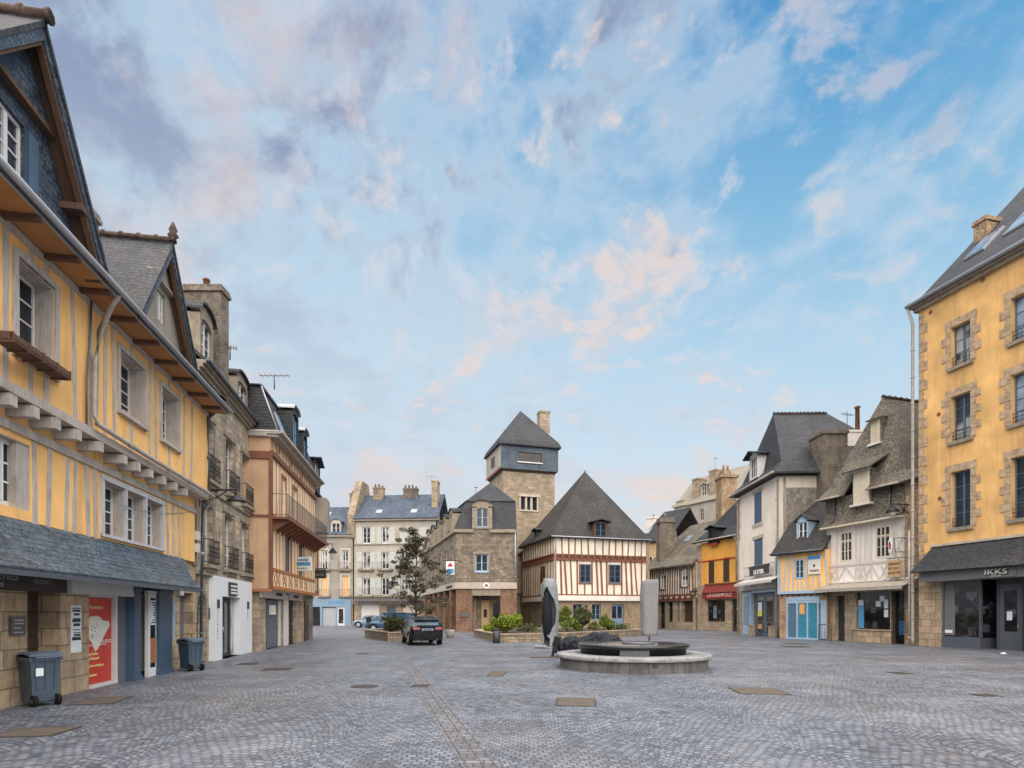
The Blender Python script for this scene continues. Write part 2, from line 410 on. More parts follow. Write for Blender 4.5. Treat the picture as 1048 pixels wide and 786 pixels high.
ashlar('ashlar_pier', (.33, .25, .17, 1), (.42, .33, .23, 1), .7, .36)
ashlar('fountain_stone', (.075, .075, .078, 1), (.13, .127, .127, 1), .84, 1.2, (.06, .06, .06, 1), .014, .35)
ashlar('fountain_rim', (.20, .20, .205, 1), (.27, .27, .27, 1), .62, 1.4, (.12, .12, .12, 1), .012, .12)
rubble('brick_red', (.15, .07, .042, 1), (.30, .165, .10, 1), (.09, .05, .035, 1), 4.0, (.25, .19, .13, 1), 2.2)
rubble('rubble_brown', (.26, .19, .13, 1), (.40, .31, .21, 1), (.17, .12, .08, 1), 3.0)
rubble('rubble_grey', (.21, .19, .16, 1), (.34, .30, .25, 1), (.12, .11, .1, 1), 3.4)
rubble('rubble_chimney', (.11, .09, .07, 1), (.23, .19, .145, 1), (.07, .055, .045, 1), 3.6)
rubble('rubble_orange', (.36, .20, .10, 1), (.46, .33, .20, 1), (.2, .14, .1, 1), 3.4)
rubble('rubble_tan', (.30, .21, .13, 1), (.42, .32, .21, 1), (.2, .15, .11, 1), 4.0, (.34, .26, .18, 1), 2.0)

slate('slate_canopy', (.05, .078, .105, 1), .3, .2, .12, (.17, .2, .22, 1), .32, 1.0)
slate('slate_blue', (.042, .063, .095, 1), .18, .2, .12, (.25, .28, .3, 1), .36)
slate('slate_dark', (.018, .022, .031, 1), .22, .26, .15, (.12, .11, .09, 1), .5)
slate('slate_weathered', (.02, .024, .032, 1), .26, .22, .13, (.12, .112, .1, 1), .5)
slate('slate_lichen', (.05, .048, .046, 1), .62, .24, .14, (.25, .21, .145, 1), .62)
slate('slate_brown', (.018, .020, .025, 1), .26, .24, .14, (.14, .12, .085, 1), .55)
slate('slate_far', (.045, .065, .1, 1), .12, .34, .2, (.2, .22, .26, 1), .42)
wood('timber_grey', (.46, .41, .365, 1), dirt=.6, dc=(.2, .16, .13, 1))
wood('timber_palegrey', (.50, .50, .52, 1), dirt=.3, dc=(.25, .22, .2, 1))
wood('timber_white', (.60, .555, .50, 1), dirt=.25, dc=(.3, .25, .2, 1))
wood('timber_brown', (.115, .06, .035, 1))
plaster('plaster_apricot', (.76, .58, .38, 1), .3)
wood('timber_rust', (.38, .15, .055, 1), .6, .3)
wood('timber_red', (.20, .07, .04, 1), .6, .4)
wood('timber_orange', (.22, .085, .042, 1), .6, .4)
wood('wood_dark', (.07, .045, .03, 1), .6)
wood('wood_light', (.52, .33, .16, 1), .5, .2)
paint('white_paint', (.70, .70, .68, 1), .45)
paint('cream_paint', (.68, .60, .46, 1), .5)
paint('sage_paint', (.46, .47, .42, 1), .6)
paint('white_panel', (.62, .60, .585, 1), .5)
paint('white_shop', (.72, .735, .76, 1), .4, var=.06)
paint('blue_shop', (.055, .095, .15, 1), .42)
paint('blue_shutter', (.075, .14, .22, 1), .55)
paint('light_blue', (.34, .45, .57, 1), .45)
paint('pale_blue', (.19, .28, .37, 1), .45)
paint('teal', (.035, .22, .32, 1), .4, var=.25)
paint('sky_glassblue', (.10, .34, .58, 1), .2)  # print blue; on the mansard windows it puts sky reflection into the colour
paint('dark_paint', (.03, .03, .034, 1), .45)
paint('grey_shop', (.085, .095, .115, 1), .4)
paint('grey_door', (.13, .14, .165, 1), .5)
paint('grey_fascia', (.15, .145, .15, 1), .5)
paint('brown_fascia', (.045, .032, .028, 1), .5)
paint('brown_shutter', (.05, .033, .024, 1), .6)
paint('red_fascia', (.22, .028, .02, 1), .5)
paint('red_poster', (.52, .045, .028, 1), .4)
paint('red_paint', (.42, .03, .02, 1), .5)
paint('poster_cream', (.70, .68, .60, 1), .6)
paint('poster_yellow', (.75, .6, .25, 1), .5)
paint('paper', (.75, .78, .80, 1), .6)
paint('ink', (.03, .035, .04, 1), .6)
paint('ink_blue', (.05, .25, .55, 1), .5)
paint('joint', (.085, .085, .09, 1), .9, var=.5)
paint('iron', (.022, .022, .025, 1), .5, .3)
paint('steel', (.45, .46, .48, 1), .35, .8)
paint('steel_dark', (.13, .12, .12, 1), .5, .5)
paint('zinc', (.36, .38, .41, 1), .45, .35)
paint('zinc_dark', (.10, .115, .14, 1), .45, .3)
paint('pipe_cream', (.40, .36, .32, 1), .6, var=.3)
paint('stone_trim', (.29, .24, .18, 1), .9, var=.35, bump=.6)
paint('stone_light', (.50, .43, .34, 1), .9, var=.25, bump=.5)
paint('concrete', (.36, .34, .31, 1), .9, var=.2, bump=.6)
paint('band_cream', (.46, .40, .33, 1), .8, var=.2, bump=.3)
paint('terracotta', (.25, .115, .06, 1), .85, var=.6)
paint('ridge_clay', (.09, .06, .045, 1), .9, var=.8)
paint('quoin', (.48, .345, .22, 1), .9, var=.5, bump=.5)
paint('awning_cream', (.36, .32, .27, 1), .8, var=.2)
paint('awning_white', (.66, .62, .56, 1), .8, var=.15)
paint('curtain_orange', (.80, .38, .12, 1), .8)
paint('bin_plastic', (.06, .088, .12, 1), .42, var=.2)
paint('bin_plastic_light', (.12, .165, .22, 1), .42, var=.25)
paint('rubber', (.012, .012, .012, 1), .8, spec=.2)
paint('car_black', (.008, .008, .01, 1), .2, 0, var=.1, spec=.35)
paint('car_blue', (.03, .075, .14, 1), .18, .3, var=.1, spec=.8)
paint('car_light', (.2, .26, .33, 1), .2, .2)
paint('tail_light', (.22, .012, .01, 1), .2)
paint('lamp_glass', (.55, .52, .42, 1), .2)
paint('granite_black', (.014, .014, .016, 1), .22, var=.3)
paint('granite_mid', (.12, .12, .13, 1), .4)
paint('orange_print', (.75, .36, .1, 1), .5)
paint('yellow_print', (.75, .68, .1, 1), .5)
paint('iron_cover', (.05, .042, .037, 1), .6, .2, var=.4, bump=.8)
paint('cover_stone', (.10, .078, .06, 1), .85, var=.35, bump=.8)
paint('bark', (.06, .045, .035, 1), .9, var=.4, bump=1)
paint('soil', (.05, .035, .025, 1), 1, var=.4, bump=1)
def fabric(name, c, var=.2, rough=.75, sc=3, spec=.25):
    b, bs, tc = newmat(name); v = tc.outputs['Object']
    n = b.noise(v, sc, 5, .6, (2.5, 2.5, .6)); n2 = b.noise(v, 1.2, 3)
    finish(b, bs, b.mix(b.rng(n, .3, .7), k(c, 1+var), k(c, 1-var)), rough, b.math('ADD', n, n2), .025, .8, 0, spec)
fabric('cover_grey', (.215, .213, .216, 1), .15, .8, 9)
fabric('cover_silver', (.22, .235, .25, 1), .1, .6, 9)
fabric('fabric_black', (.012, .013, .016, 1), .3, .7, 3, .15)
fabric('tarp_black', (.008, .010, .015, 1), .4, .5, 5)
def glassy(name, c, rough=.06, spec=.7):
    b, bs, tc = newmat(name); n = b.noise(tc.outputs['Object'], .9, 2)
    finish(b, bs, b.mix(b.rng(n, .4, .65), c, k(c, 2.2)), rough, n, .02, .25, 0, spec)
glassy('glass', (.014, .018, .025, 1), .06, .35)
def shopglass():
    b, bs, tc = newmat('glass_shop'); v = tc.outputs['Object']
    vo = b.n('ShaderNodeTexVoronoi', {'Vector': v, 'Scale': 2.6}, distance='CHEBYCHEV'); sc_ = b.n('ShaderNodeSeparateColor', {0: vo.outputs['Color']})
    n = b.noise(v, 1.4, 4); col = b.mix(b.rng(sc_.outputs[0], .6, .9), (.010, .010, .013, 1), (.05, .042, .036, 1)); col = b.mix(b.rng(sc_.outputs[1], .82, .95), col, (.09, .10, .12, 1))
    finish(b, bs, b.mix(b.rng(n, .4, .6), (.008, .008, .01, 1), col), .07, n, .015, .2, 0, .45)
shopglass()
glassy('glass_sky', (.13, .17, .22, 1), .05, 1.0)
glassy('glass_car', (.02, .04, .065, 1), .06, .55)
glassy('water', (.05, .052, .055, 1), .05, .9)
def curtained(name, c):
    b, bs, tc = newmat(name); v = tc.outputs['Object']
    n = b.noise(v, 3, 3, .5, (4, 4, .5)); n2 = b.noise(v, .8, 2)
    col = b.mix(b.rng(n, .4, .6), k(c, .7), c); col = b.mix(b.rng(n2, .45, .55), (.02, .022, .026, 1), col)
    finish(b, bs, col, .12, None, spec=.6)
curtained('glass_curtain', (.42, .40, .38, 1))
def leaf(name, c1, c2):
    b, bs, tc = newmat(name); v = tc.outputs['Object']
    n = b.noise(v, 2.2, 3); n2 = b.noise(v, 22, 1)
    col = b.mix(b.rng(n, .35, .65), c1, c2); col = b.mix(b.rng(n2, .4, .7, 0, .6), col, k(c2, 1.5))
    finish(b, bs, col, .55); bs.inputs['Subsurface Weight'].default_value = 0
leaf('leaf_bright', (.085, .14, .006, 1), (.20, .25, .01, 1))
leaf('leaf_green', (.04, .07, .008, 1), (.13, .17, .012, 1))
leaf('leaf_dark', (.03, .04, .01, 1), (.06, .075, .015, 1))
leaf('leaf_olive', (.035, .033, .018, 1), (.085, .075, .038, 1))

def cobbles():
    b, bs, tc = newmat('cobbles'); pos = tc.outputs['Object']
    ws = b.n('ShaderNodeVectorMath', {0: b.noise(pos, .35, 2, out='Color'), 'Scale': .6}, operation='SCALE').outputs[0]
    w2 = b.n('ShaderNodeVectorMath', {0: b.noise(pos, 4.0, 2, out='Color'), 'Scale': .075}, operation='SCALE').outputs[0]; ws = b.n('ShaderNodeVectorMath', {0: ws, 1: w2}, operation='ADD').outputs[0]
    p = b.n('ShaderNodeVectorMath', {0: pos, 1: ws}, operation='ADD').outputs[0]
    sp = b.n('ShaderNodeSeparateXYZ', {0: p}); X, Y = sp.outputs[0], sp.outputs[1]
    Wd = 1.9      # width of one fan; rows run on circular arcs inside it
    fx = b.math('SUBTRACT', b.math('FRACT', b.math('DIVIDE', X, Wd)), .5); lx = b.math('MULTIPLY', fx, Wd)
    Rr = 1.28
    arc = b.math('SQRT', b.math('SUBTRACT', Rr*Rr, b.math('MULTIPLY', lx, lx)))
    ang = b.math('MULTIPLY', b.math('ARCSINE', b.math('DIVIDE', lx, Rr)), Rr)
    colid = b.math('FLOOR', b.math('DIVIDE', X, Wd))
    par = b.math('MULTIPLY', b.math('MODULO', b.math('ABSOLUTE', colid), 2.0), .06)
    v2 = b.math('ADD', b.math('SUBTRACT', Y, arc), par); u2 = b.math('ADD', ang, b.math('MULTIPLY', colid, 3.37))
    vec = b.n('ShaderNodeCombineXYZ', {0: u2, 1: v2}).outputs[0]
    br = b.n('ShaderNodeTexBrick', {'Vector': vec, 'Color1': (.0, .0, .0, 1), 'Color2': (1, 1, 1, 1), 'Mortar': (0, 0, 0, 1), 'Scale': 1.0, 'Mortar Size': .012, 'Mortar Smooth': .5, 'Bias': 0.0, 'Brick Width': .115, 'Row Height': .105}, offset=.5)
    t = b.n('ShaderNodeSeparateColor', {0: br.outputs['Color']}).outputs[0]
    cell = b.n('ShaderNodeTexVoronoi', {'Vector': vec, 'Scale': 9.0}, voronoi_dimensions='2D').outputs['Color']
    cs = b.n('ShaderNodeSeparateColor', {0: cell})
    col = b.mix(t, (.056, .066, .09, 1), (.205, .226, .27, 1))
    col = b.mix(b.rng(cs.outputs[1], .78, .98, 0, .45), col, (.24, .21, .19, 1))
    col = b.mix(b.rng(cs.outputs[2], .6, 1.0, 0, .6), col, (.13, .15, .19, 1))
    big = b.noise(pos, .22, 5, .6); col = b.mix(b.rng(big, .5, .7, 0, .45), col, (.22, .185, .16, 1))
    big2 = b.noise(pos, .5, 6, .65); col = b.mix(b.rng(big2, .48, .68, 0, .4), col, (.31, .32, .35, 1)); big3 = b.noise(pos, 1.1, 5, .7); col = b.mix(b.rng(big3, .5, .72, 0, .45), col, (.10, .10, .11, 1))
    st = b.noise(b.n('ShaderNodeMapping', {'Vector': pos, 'Scale': (1, .5, 1), 'Rotation': (0, 0, .5)}).outputs[0], .8, 7, .72); col = b.mix(b.rng(st, .56, .66, 0, .5), col, (.055, .052, .052, 1)); spots = b.noise(pos, 7, 2); col = b.mix(b.rng(spots, .72, .76, 0, .6), col, (.04, .04, .04, 1))
    col = b.mix(b.math('MULTIPLY', br.outputs['Fac'], .66), col, (.066, .064, .064, 1))
    n = b.noise(pos, 45, 3); h = b.math('ADD', b.math('MULTIPLY', br.outputs['Fac'], -1.0), b.math('MULTIPLY', n, .25))
    h = b.math('ADD', h, b.math('MULTIPLY', cs.outputs[0], .3))
    finish(b, bs, col, b.rng(big2, .35, .65, .32, .6), h, .02, .8)
cobbles()
def slabs():
    b, bs, tc = newmat('gutter_paving'); pos = tc.outputs['Object']
    br = b.n('ShaderNodeTexBrick', {'Vector': tc.outputs['UV'], 'Color1': (.085, .09, .108, 1), 'Color2': (.19, .195, .22, 1), 'Mortar': (.05, .045, .04, 1), 'Scale': 1.0, 'Mortar Size': .012, 'Brick Width': .21, 'Row Height': .14}, offset=.5)
    n = b.noise(pos, 20, 3)
    finish(b, bs, b.mix(b.rng(n, .3, .7, 0, .3), br.outputs['Color'], (.2, .17, .15, 1)), .65, b.math('MULTIPLY', br.outputs['Fac'], -1), .015, .7)
slabs()
# ================================================================ LEFT SIDE
# ---- 1. yellow timber house
F1 = Frame(G(0, 726), G(200, 680)); L1 = F1.L
H = empty('timber_framed_house', F1, 'long yellow timber-framed house with slate-hung gables and a slate canopy over its shops', 'house')
UL = -5.2
def ux(px, d=0): return F1.u(px, d)
# ground floor wall
g_ops = [(ux(28), ux(62), 0, 2.12), (ux(91), ux(119), -.1, 2.12), (ux(136), ux(176), -.1, 2.5), (ux(184), ux(198), -.1, 2.3), (-3.6, -.9, -.1, 2.1)]
m = MB(F1); m.wall(UL, L1, 0, 3.35, g_ops, 0, .5, .6); m.build('wall', 'ashlar_tan', H)
m = MB(F1); m.box(UL+.01, L1-.02, .62, 7.5, 0, 8.2); m.build('house_body', 'plaster_grey', H)
m = MB(F1); m.box(-3.6, -.9, .3, .34, 0, 2.1); m.build('shop_window', 'glass_shop', H)
m = MB(F1); a, b = ux(28), ux(62)
for i in range(9): m.box(a, b, .40+.01*(i % 2), .46, .02+i*.235, .245+i*.235)
m.build('door', 'wood_dark', H, )
# red shop door with lettering
a, b = ux(91), ux(119)
m = MB(F1); m.box(a, a+.06, .03, .14, 0, 2.1); m.box(b-.1, b, -.03, .14, 0, 2.1); m.box(a+.06, b-.1, .03, .14, 2.02, 2.1); m.box(a, b, -.04, .14, 0, .07)
dr = m.build('door_frame', 'white_panel', H)
m = MB(F1); m.box(a+.06, b-.1, .06, .1, .075, 2.01); dp = m.build('door', 'red_poster', H, ); dp['label'] = 'red printed door panel with a cream shape'
w = b-.1-a-.06; a0 = a+.06
m = MB(F1); m.prism([(a0+w*x, z) for x, z in ((.02, 1.12), (.0, 1.45), (.1, 1.58), (.35, 1.6), (.5, 1.57), (.58, 1.5), (.86, 1.47), (.9, 1.38), (.72, 1.2), (.5, .97), (.38, .84), (.28, .8), (.2, .95))], .048, .062)
pr = m.build('printed_shape', 'poster_cream', dp)
m = MB(F1)
for i in range(34): 
    u = a0+w*random.uniform(.08, .72); z = random.uniform(1.05, 1.52)
    if u > a0+w*(.3+.5*(z-1.0)) : continue
    m.box(u, u+random.uniform(.02, .07), .042, .05, z, z+random.uniform(.01, .03))
m.build('print', 'steel', pr)
m = MB(F1); m.box(a0+w*.55, a0+w*.97, .05, .062, .98, 1.0); m.box(a0+.01, a0+w*.75, .05, .062, .93, .95)
for i in range(3): m.box(a0+w*(.55+.17*i), a0+w*(.63+.17*i), .05, .062, 1.02, 1.05)
m.build('printed_band', 'poster_cream', dp)
text(F1, dp, 'Vos Artisans', a0+.06, 1.76, .11, .055, 'poster_yellow', sx=1.0, bold=.002)
text(F1, dp, 'en Cuisine', a0+.03, .72, .09, .055, 'poster_yellow', bold=.002)
text(F1, dp, 'et Gourmet', a0+.03, .62, .09, .055, 'poster_yellow', bold=.002)
text(F1, dp, 'au Coeur de Quimper', a0+.03, .46, .07, .055, 'poster_yellow', bold=.002)
text(F1, dp, 'Ouverture', a0+.03, .25, .08, .055, 'poster_yellow', bold=.002)
# grey-blue shop front
m = MB(F1); m.box(ux(119.5), ux(134), -.07, .1, 0, 2.4)
for i in range(4):
    u = ux(120)+(ux(134)-ux(120))*i/4; m.box(u, u+.04, -.085, -.05, .05, 2.3)
m.build('shutter_panel', 'grey_door', H)
m = MB(F1)
for p0, p1 in ((134.5, 141), (160, 173)):
    a, b = ux(p0, -.2), ux(p1, -.2); m.box(a, b, -.28, .2, .12, 2.3); m.box(a-.03, b+.03, -.31, .2, 0, .12); m.box(a-.03, b+.03, -.31, .2, 2.2, 2.3)
m.box(ux(134.5), ux(173), -.28, .3, 2.3, 2.6)
m.build('shop_front', 'blue_shop', H)
a, b = ux(142.5), ux(159.5)
door(F1, H, (a, a+.95, 0, 2.25), 0, -.2, 'white_paint', 'glass_shop', (.1, .9, .1, .95))
m = MB(F1); m.box(a+.95, F1.u(160, -.2)-.01, -.2, .25, 0, 2.28); m.build('door_panel', 'white_panel', H)
m = MB(F1); m.box(a+.17, a+.72, -.195, -.185, 1.35, 2.0); o = m.build('door_notice', 'paper', H)
m = MB(F1)
for i in range(9): m.box(a+.22+random.random()*.2, a+.5+random.random()*.15, -.202, -.194, 1.4+i*.065, 1.43+i*.065)
m.build('print', 'ink', o)
m = MB(F1); m.box(a+.17, a+.72, -.195, -.185, .35, 1.0)
m.build('door_picture', 'timber_rust', H)
m = MB(F1); m.box(ux(174.5), ux(176.8), -.06, .0, .9, 2.1); m.build('side_notice', 'light_blue', H)
# small recess by the far corner
m = MB(F1); m.box(ux(184), ux(198), .3, .35, 0, 2.3); m.build('alley_door', 'grey_door', H)
m = MB(F1); m.box(ux(180), ux(184), -.12, -.004, 2.2, 2.42); m.build('wall_light', 'white_panel', H)
# fascias
m = MB(F1); m.box(UL, ux(67, -.15), -.18, -.003, 2.06, 2.6); f = m.build('shop_sign', 'brown_fascia', H)
u, z = F1.q(-28, 598, -.2); text(F1, f, 'CHEVRES', F1.u(19, -.2), 2.235, .19, -.19, 'steel', align='RIGHT', sx=1.0, bold=.004)
text(F1, f, 'CREPERIE', F1.u(4.5, -.2), 2.11, .1, -.19, 'steel', align='RIGHT', bold=.002)
u0 = F1.u(35, -.2); m = MB(F1); m.box(u0, F1.u(53, -.2), -.19, -.17, 2.2, 2.3); f2 = m.build('name_plate', 'steel_dark', f)
text(F1, f2, 'RESTAURANT', u0+.02, 2.215, .1, -.197, 'steel', sx=.62)
m = MB(F1); m.box(ux(67.5, -.15), ux(136, -.15), -.26, -.003, 2.06, 2.58); m.build('shop_fascia', 'white_panel', H)
# slate canopy over the shops
e = F1.u(201, -.85)
m = MB(F1)
prof = [(-.04, 3.42), (-.28, 3.05), (-.6, 2.66), (-.98, 2.38)]
ends = [F1.u(188, -.1), F1.u(192, -.3), F1.u(197, -.6), e]
for i in range(3):
    (d0, z0), (d1, z1) = prof[i], prof[i+1]
    m.slab([(UL, d1, z1), (ends[i+1], d1, z1), (ends[i], d0, z0), (UL, d0, z0)], .07)
    # hipped end
for i in range(3):
    (d0, z0), (d1, z1) = prof[i], prof[i+1]
    m.slab([(ends[i+1], d1, z1), (ends[i+1]+.12, .2, z1), (ends[i]+.1, .2, z0), (ends[i], d0, z0)], .06)
cn = m.build('slate_canopy', 'slate_canopy', H)
m = MB(F1); m.box(UL, e-.1, -.55, -.01, 2.62, 2.66); m.box(UL, e-.06, -.97, -.93, 2.25, 2.34); m.build('canopy_board', 'zinc_dark', cn)
# first floor
rL = F1.R(-32, 31, 436, 522, -.1); rL = (rL[0], rL[1], 3.52, 4.72)
t0, t1 = F1.u(104, -.1), F1.u(166, -.1); tw = (t1-t0)/3
tri = [(t0+.05+tw*i, t0-.05+tw*(i+1), 3.45, 4.66) for i in range(3)]
ops = [rL]+tri+[(-4.6, -3.1, 3.5, 4.7)]
m = MB(F1); m.wall(UL, L1-.35, 3.3, 5.42, ops, -.1, .32, .7); m.build('wall', 'plaster_yellow', H)
window(F1, H, rL, -.1, .14, 3, 3, fw=.09, bar=.035); window(F1, H, (-4.6, -3.1, 3.5, 4.7), -.1, .26, 2, 3)
m = MB(F1); m.box(rL[1]-.34, rL[1]-.01, -.07, .14, rL[2]+.01, rL[3]-.01); m.build('reveal_board', 'timber_grey', H)
for r in tri: 
    window(F1, H, r, -.1, .24, 2, 4, fw=.06, mid=.06)
m = MB(F1)
for r in tri+[rL]: m.box(r[0]+.002, r[0]+.02, -.09, .14, r[2], r[3]-.002); m.box(r[1]-.02, r[1]-.002, -.09, .14, r[2], r[3]-.002); m.box(r[0]+.02, r[1]-.02, -.09, .14, r[3]-.02, r[3]-.003)
m.build('reveal_board', 'timber_grey', H)
m = MB(F1)
for i in range(4): m.box(t0-.06+tw*i, t0+.05+tw*i, -.15, .02, 3.38, 4.76)
m.box(t0-.06, t1+.05, -.16, .02, 4.66, 4.78); m.box(t0-.06, t1+.05, -.17, .02, 3.38, 3.45); m.build('window_surround', 'timber_palegrey', H)
m = MB(F1); r = F1
m.posts([F1.u(p, -.1) for p in (-30, 35, 49.5, 68, 76, 89, 97, 171, 177, 183)]+[-4.9, -2.8, -2.3], 3.3, 4.86, .13, -.1, .014, ops, .03)
m.box(UL, L1-.36, -.15, .0, 4.84, 5.0)
m.box(UL, L1-.3, -.50, -.12, 5.30, 5.47)
m.build('timber_frame', 'timber_grey', H)
for u in [F1.u(px, -.5) for px in (12, 35, 57, 79, 102, 127, 140, 154, 167, 179, 190)]+[-4.6, -3.8, -3.0, -2.2, -1.45]:
    h_ = random.uniform(-.012, .012); boxes(F1, H, 'joist_end', 'timber_grey', [(u-.085, u+.085, -.54+h_, -.08, 5.06+h_, 5.26)])
m = MB(F1)
u = F1.u(192, -.1); m.box(L1-.34, L1-.02, -.05, .6, 3.2, 8.1); m.build('corner_pier', 'ashlar_brown', H)
# second floor
W1 = F1.R(17, 55, 258, 352, -.4); W1 = (W1[0], W1[1], 6.1, 7.72)
W2 = F1.R(122, 147, 358, 423, -.4); W2 = (W2[0], W2[1], 6.3, 7.7); W3 = F1.R(165, 182, 392, 450, -.4); W3 = (W3[0], W3[1], 6.3, 7.7)
W4 = (-4.6, -3.1, 6.2, 7.7)
ops = [W1, W2, W3, W4]
m = MB(F1); m.wall(UL, L1-.1, 5.45, 8.17, ops, -.4, .36, 1.0); m.build('wall', 'plaster_yellow', H)
for w in ops:
    window(F1, H, w, -.4, .30, 2, 4, fw=.075, name='window')
    m = MB(F1); m.box(w[0]-.06, w[1]+.06, -.50, -.1, w[2]-.1, w[2]-.004); m.build('sill', 'timber_grey', H)
    m = MB(F1)
    for sgn in (0, 1):
        a = w[0]-.12 if sgn == 0 else w[1]; m.box(a, a+.12, -.44, -.38, w[2]-.1, w[3]+.1)
        a = w[0]+.002 if sgn == 0 else w[1]-.03; m.box(a, a+.028, -.39, -.11, w[2], w[3]-.002)
    m.box(w[0], w[1], -.445, -.38, w[3], w[3]+.12); m.box(w[0]+.03, w[1]-.03, -.39, -.11, w[3]-.03, w[3]-.003); m.build('window_surround', 'timber_grey', H)
m = MB(F1); a, b = F1.u(9, -.75), F1.u(69, -.75)
m.box(a, b, -.8, -.77, 6.0, 6.09); m.box(a, b, -.8, -.5, 5.96, 5.985)
for i in range(5): u = a+(b-a-.03)*i/4; m.box(u, u+.025, -.82, -.48, 5.93, 6.10)
m.build('flower_shelf', 'timber_brown', H)
m = MB(F1)
m.posts([F1.u(p, -.4) for p in (5, 31, 47, 75, 92, 107, 116, 134, 153, 159, 173, 188, 196)]+[-4.9, -2.8, -2.2, -1.4], 5.46, 8.1, .13, -.4, .014, ops, .025)
m.box(UL, L1-.12, -.45, -.38, 8.02, 8.14)
m.build('timber_frame', 'timber_grey', H)
# soffit, gutter, main roof
E = -1.06
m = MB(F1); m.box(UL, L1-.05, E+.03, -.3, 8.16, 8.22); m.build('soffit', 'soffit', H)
u = UL
while u < L1-.2: boxes(F1, H, 'rafter_end', 'timber_brown', [(u, u+.1, E+.05, -.38, 8.07, 8.158)]); u += 1.12
m = MB(F1); m.tube([(UL, E-.05, 8.24), (L1+.02, E-.05, 8.24)], .058, 8); m.box(UL, L1, E+.03, E+.06, 8.14, 8.3); m.build('gutter', 'zinc', H)
m = MB(F1); m.slab([(UL, E-.02, 8.30), (L1+.03, E-.02, 8.30), (L1+.03, 3.1, 12.0), (UL, 3.1, 12.0)], .12)
m.slab([(UL, 3.1, 12.0), (L1+.03, 3.1, 12.0), (L1+.03, 7.6, 7.8), (UL, 7.6, 7.8)], .12); rf = m.build('roof', 'slate_dark', H)
m = MB(F1); m.prism([(0, 0)], 0, 0) if False else None
m.slab([(L1-.1, E+.4, 8.2), (L1-.02, E+.4, 8.2), (L1-.02, 3.1, 11.85), (L1-.1, 3.1, 11.85)], 1.2)
m.build('gable_wall', 'rubble_grey', H)
u, z = F1.q(115, 240, 3.3)
chimney(F1, H, L1-1.2, L1-.3, 2.7, 3.6, 10.5, 14.05, 'rubble_grey', 1)
# gables
def gable(ap, hw, zb, face_mat, face_d, win, verge_mat, zt, name, hl=None):
    H_ = {-1: hl or hw, 1: hw}
    gu = ap
    m = MB(F1); d0, d1 = -1.12, 2.4
    for s in (-1, 1):
        o = H_[s]+.12
        k_ = [(gu, d0, zt), (gu+s*o, d0, zb-.12), (gu+s*o, d1, zb-.12), (gu, d1, zt)]
        m.slab(k_, .07)
    g = m.build('gable_roof', verge_mat, H)
    g['label'] = name
    # slate strip and boards along both verges
    m = MB(F1); m2 = MB(F1)
    for s in (-1, 1):
        dx, dz = s*(H_[s]+.1), -(zt-zb+.1); Ln = math.hypot(dx, dz); nx, nz = dz/Ln*s*-1, dx/Ln*s*-1
        nx, nz = (-dz/Ln*-s, -abs(dx)/Ln)
        p0, p1 = (gu, zt-.07), (gu+dx, zt-.07+dz)
        q0, q1 = (gu, zt-.34), (gu+dx-s*.16, zt-.07+dz)
        m.prism([p0, p1, q1, q0], d0+.03, d0+.07)
        r0, r1 = (gu, zt-.42), (gu+dx-s*.24, zt-.07+dz)
        m2.prism([q0, q1, r1, r0], d0+.06, d0+.16)
        m2.prism([(gu, zt-.09), (gu+dx-s*.02, zt-.1+dz), (gu+dx-s*.1, zt-.1+dz), (gu, zt-.2)], d0+.075, face_d+.02)
    m.build('verge_slates', 'slate_blue', g); m2.build('bargeboard', 'timber_brown', g)
    ops = [win]
    m = MB(F1); n = 40
    # slate-hung face cut around the window
    u0, u1, z0, z1 = win
    def xw(z, s_=1): return H_[s_]*(zt-.1-z)/(zt-.1-zb)
    lv = sorted({zb, z0, z1, zt-.1})
    for i in range(len(lv)-1):
        a, b = lv[i], lv[i+1]; wa, wb, la, lb = xw(a), xw(b), xw(a, -1), xw(b, -1)
        if a >= z0-1e-6 and b <= z1+1e-6:
            m.prism([(gu-la, a), (u0, a), (u0, b), (gu-lb, b)], face_d, face_d+.2); m.prism([(u1, a), (gu+wa, a), (gu+wb, b), (u1, b)], face_d, face_d+.2)
        else:
            P = [(gu-la, a), (gu+wa, a)]+([(gu+wb, b), (gu-lb, b)] if wb > .02 else [(gu, b)])
            m.prism(P, face_d, face_d+.2)
    m.build('gable_face', face_mat, H)
    window(F1, H, win, face_d, .06, 2, 3, fw=.06)
    return g
ua, za = F1.q(47, 20, -1.12)
wz = F1.R(-6, 25, 112, 150, -.45)
g1 = gable(ua, 1.95, 8.35, 'slate_blue', -.72, (F1.u(-8, -.72), F1.u(25, -.72), 8.75, 9.65), 'slate_dark', za, 'gable roof nearest on the left', 2.6)
m = MB(F1); m.box(F1.u(27, -.75), F1.u(37, -.75), -.79, -.72, 8.7, 9.6); m.build('shutter', 'blue_shop', H)
m = MB(F1); zk = 9.95; m.box(ua-1.25, ua+.92, -.85, -.72, zk, zk+.08); m.build('gable_tie', 'timber_brown', H)
m = MB(F1); m.prism([(ua-1.15, zk+.08), (ua+.86, zk+.08), (ua, za-.35)], -.80, -.72); m.build('gable_face', 'slate_blue', H)
boxes(F1, H, 'corbel', 'timber_brown', [(ua+1.12, ua+1.4, -1.08, -.7, 9.0, 9.12)])
m = MB(F1); m.tube([(ua, -1.2, za+.05), (ua, 2.4, za+.05)], .09, 8)
for i in range(9): m.tube([(ua, -1.2+i*.4, za+.06), (ua, -1.14+i*.4, za+.06)], .115, 8)
m.build('ridge_tiles', 'ridge_clay', H)
ub, zb_ = F1.q(178, 248, -1.12)
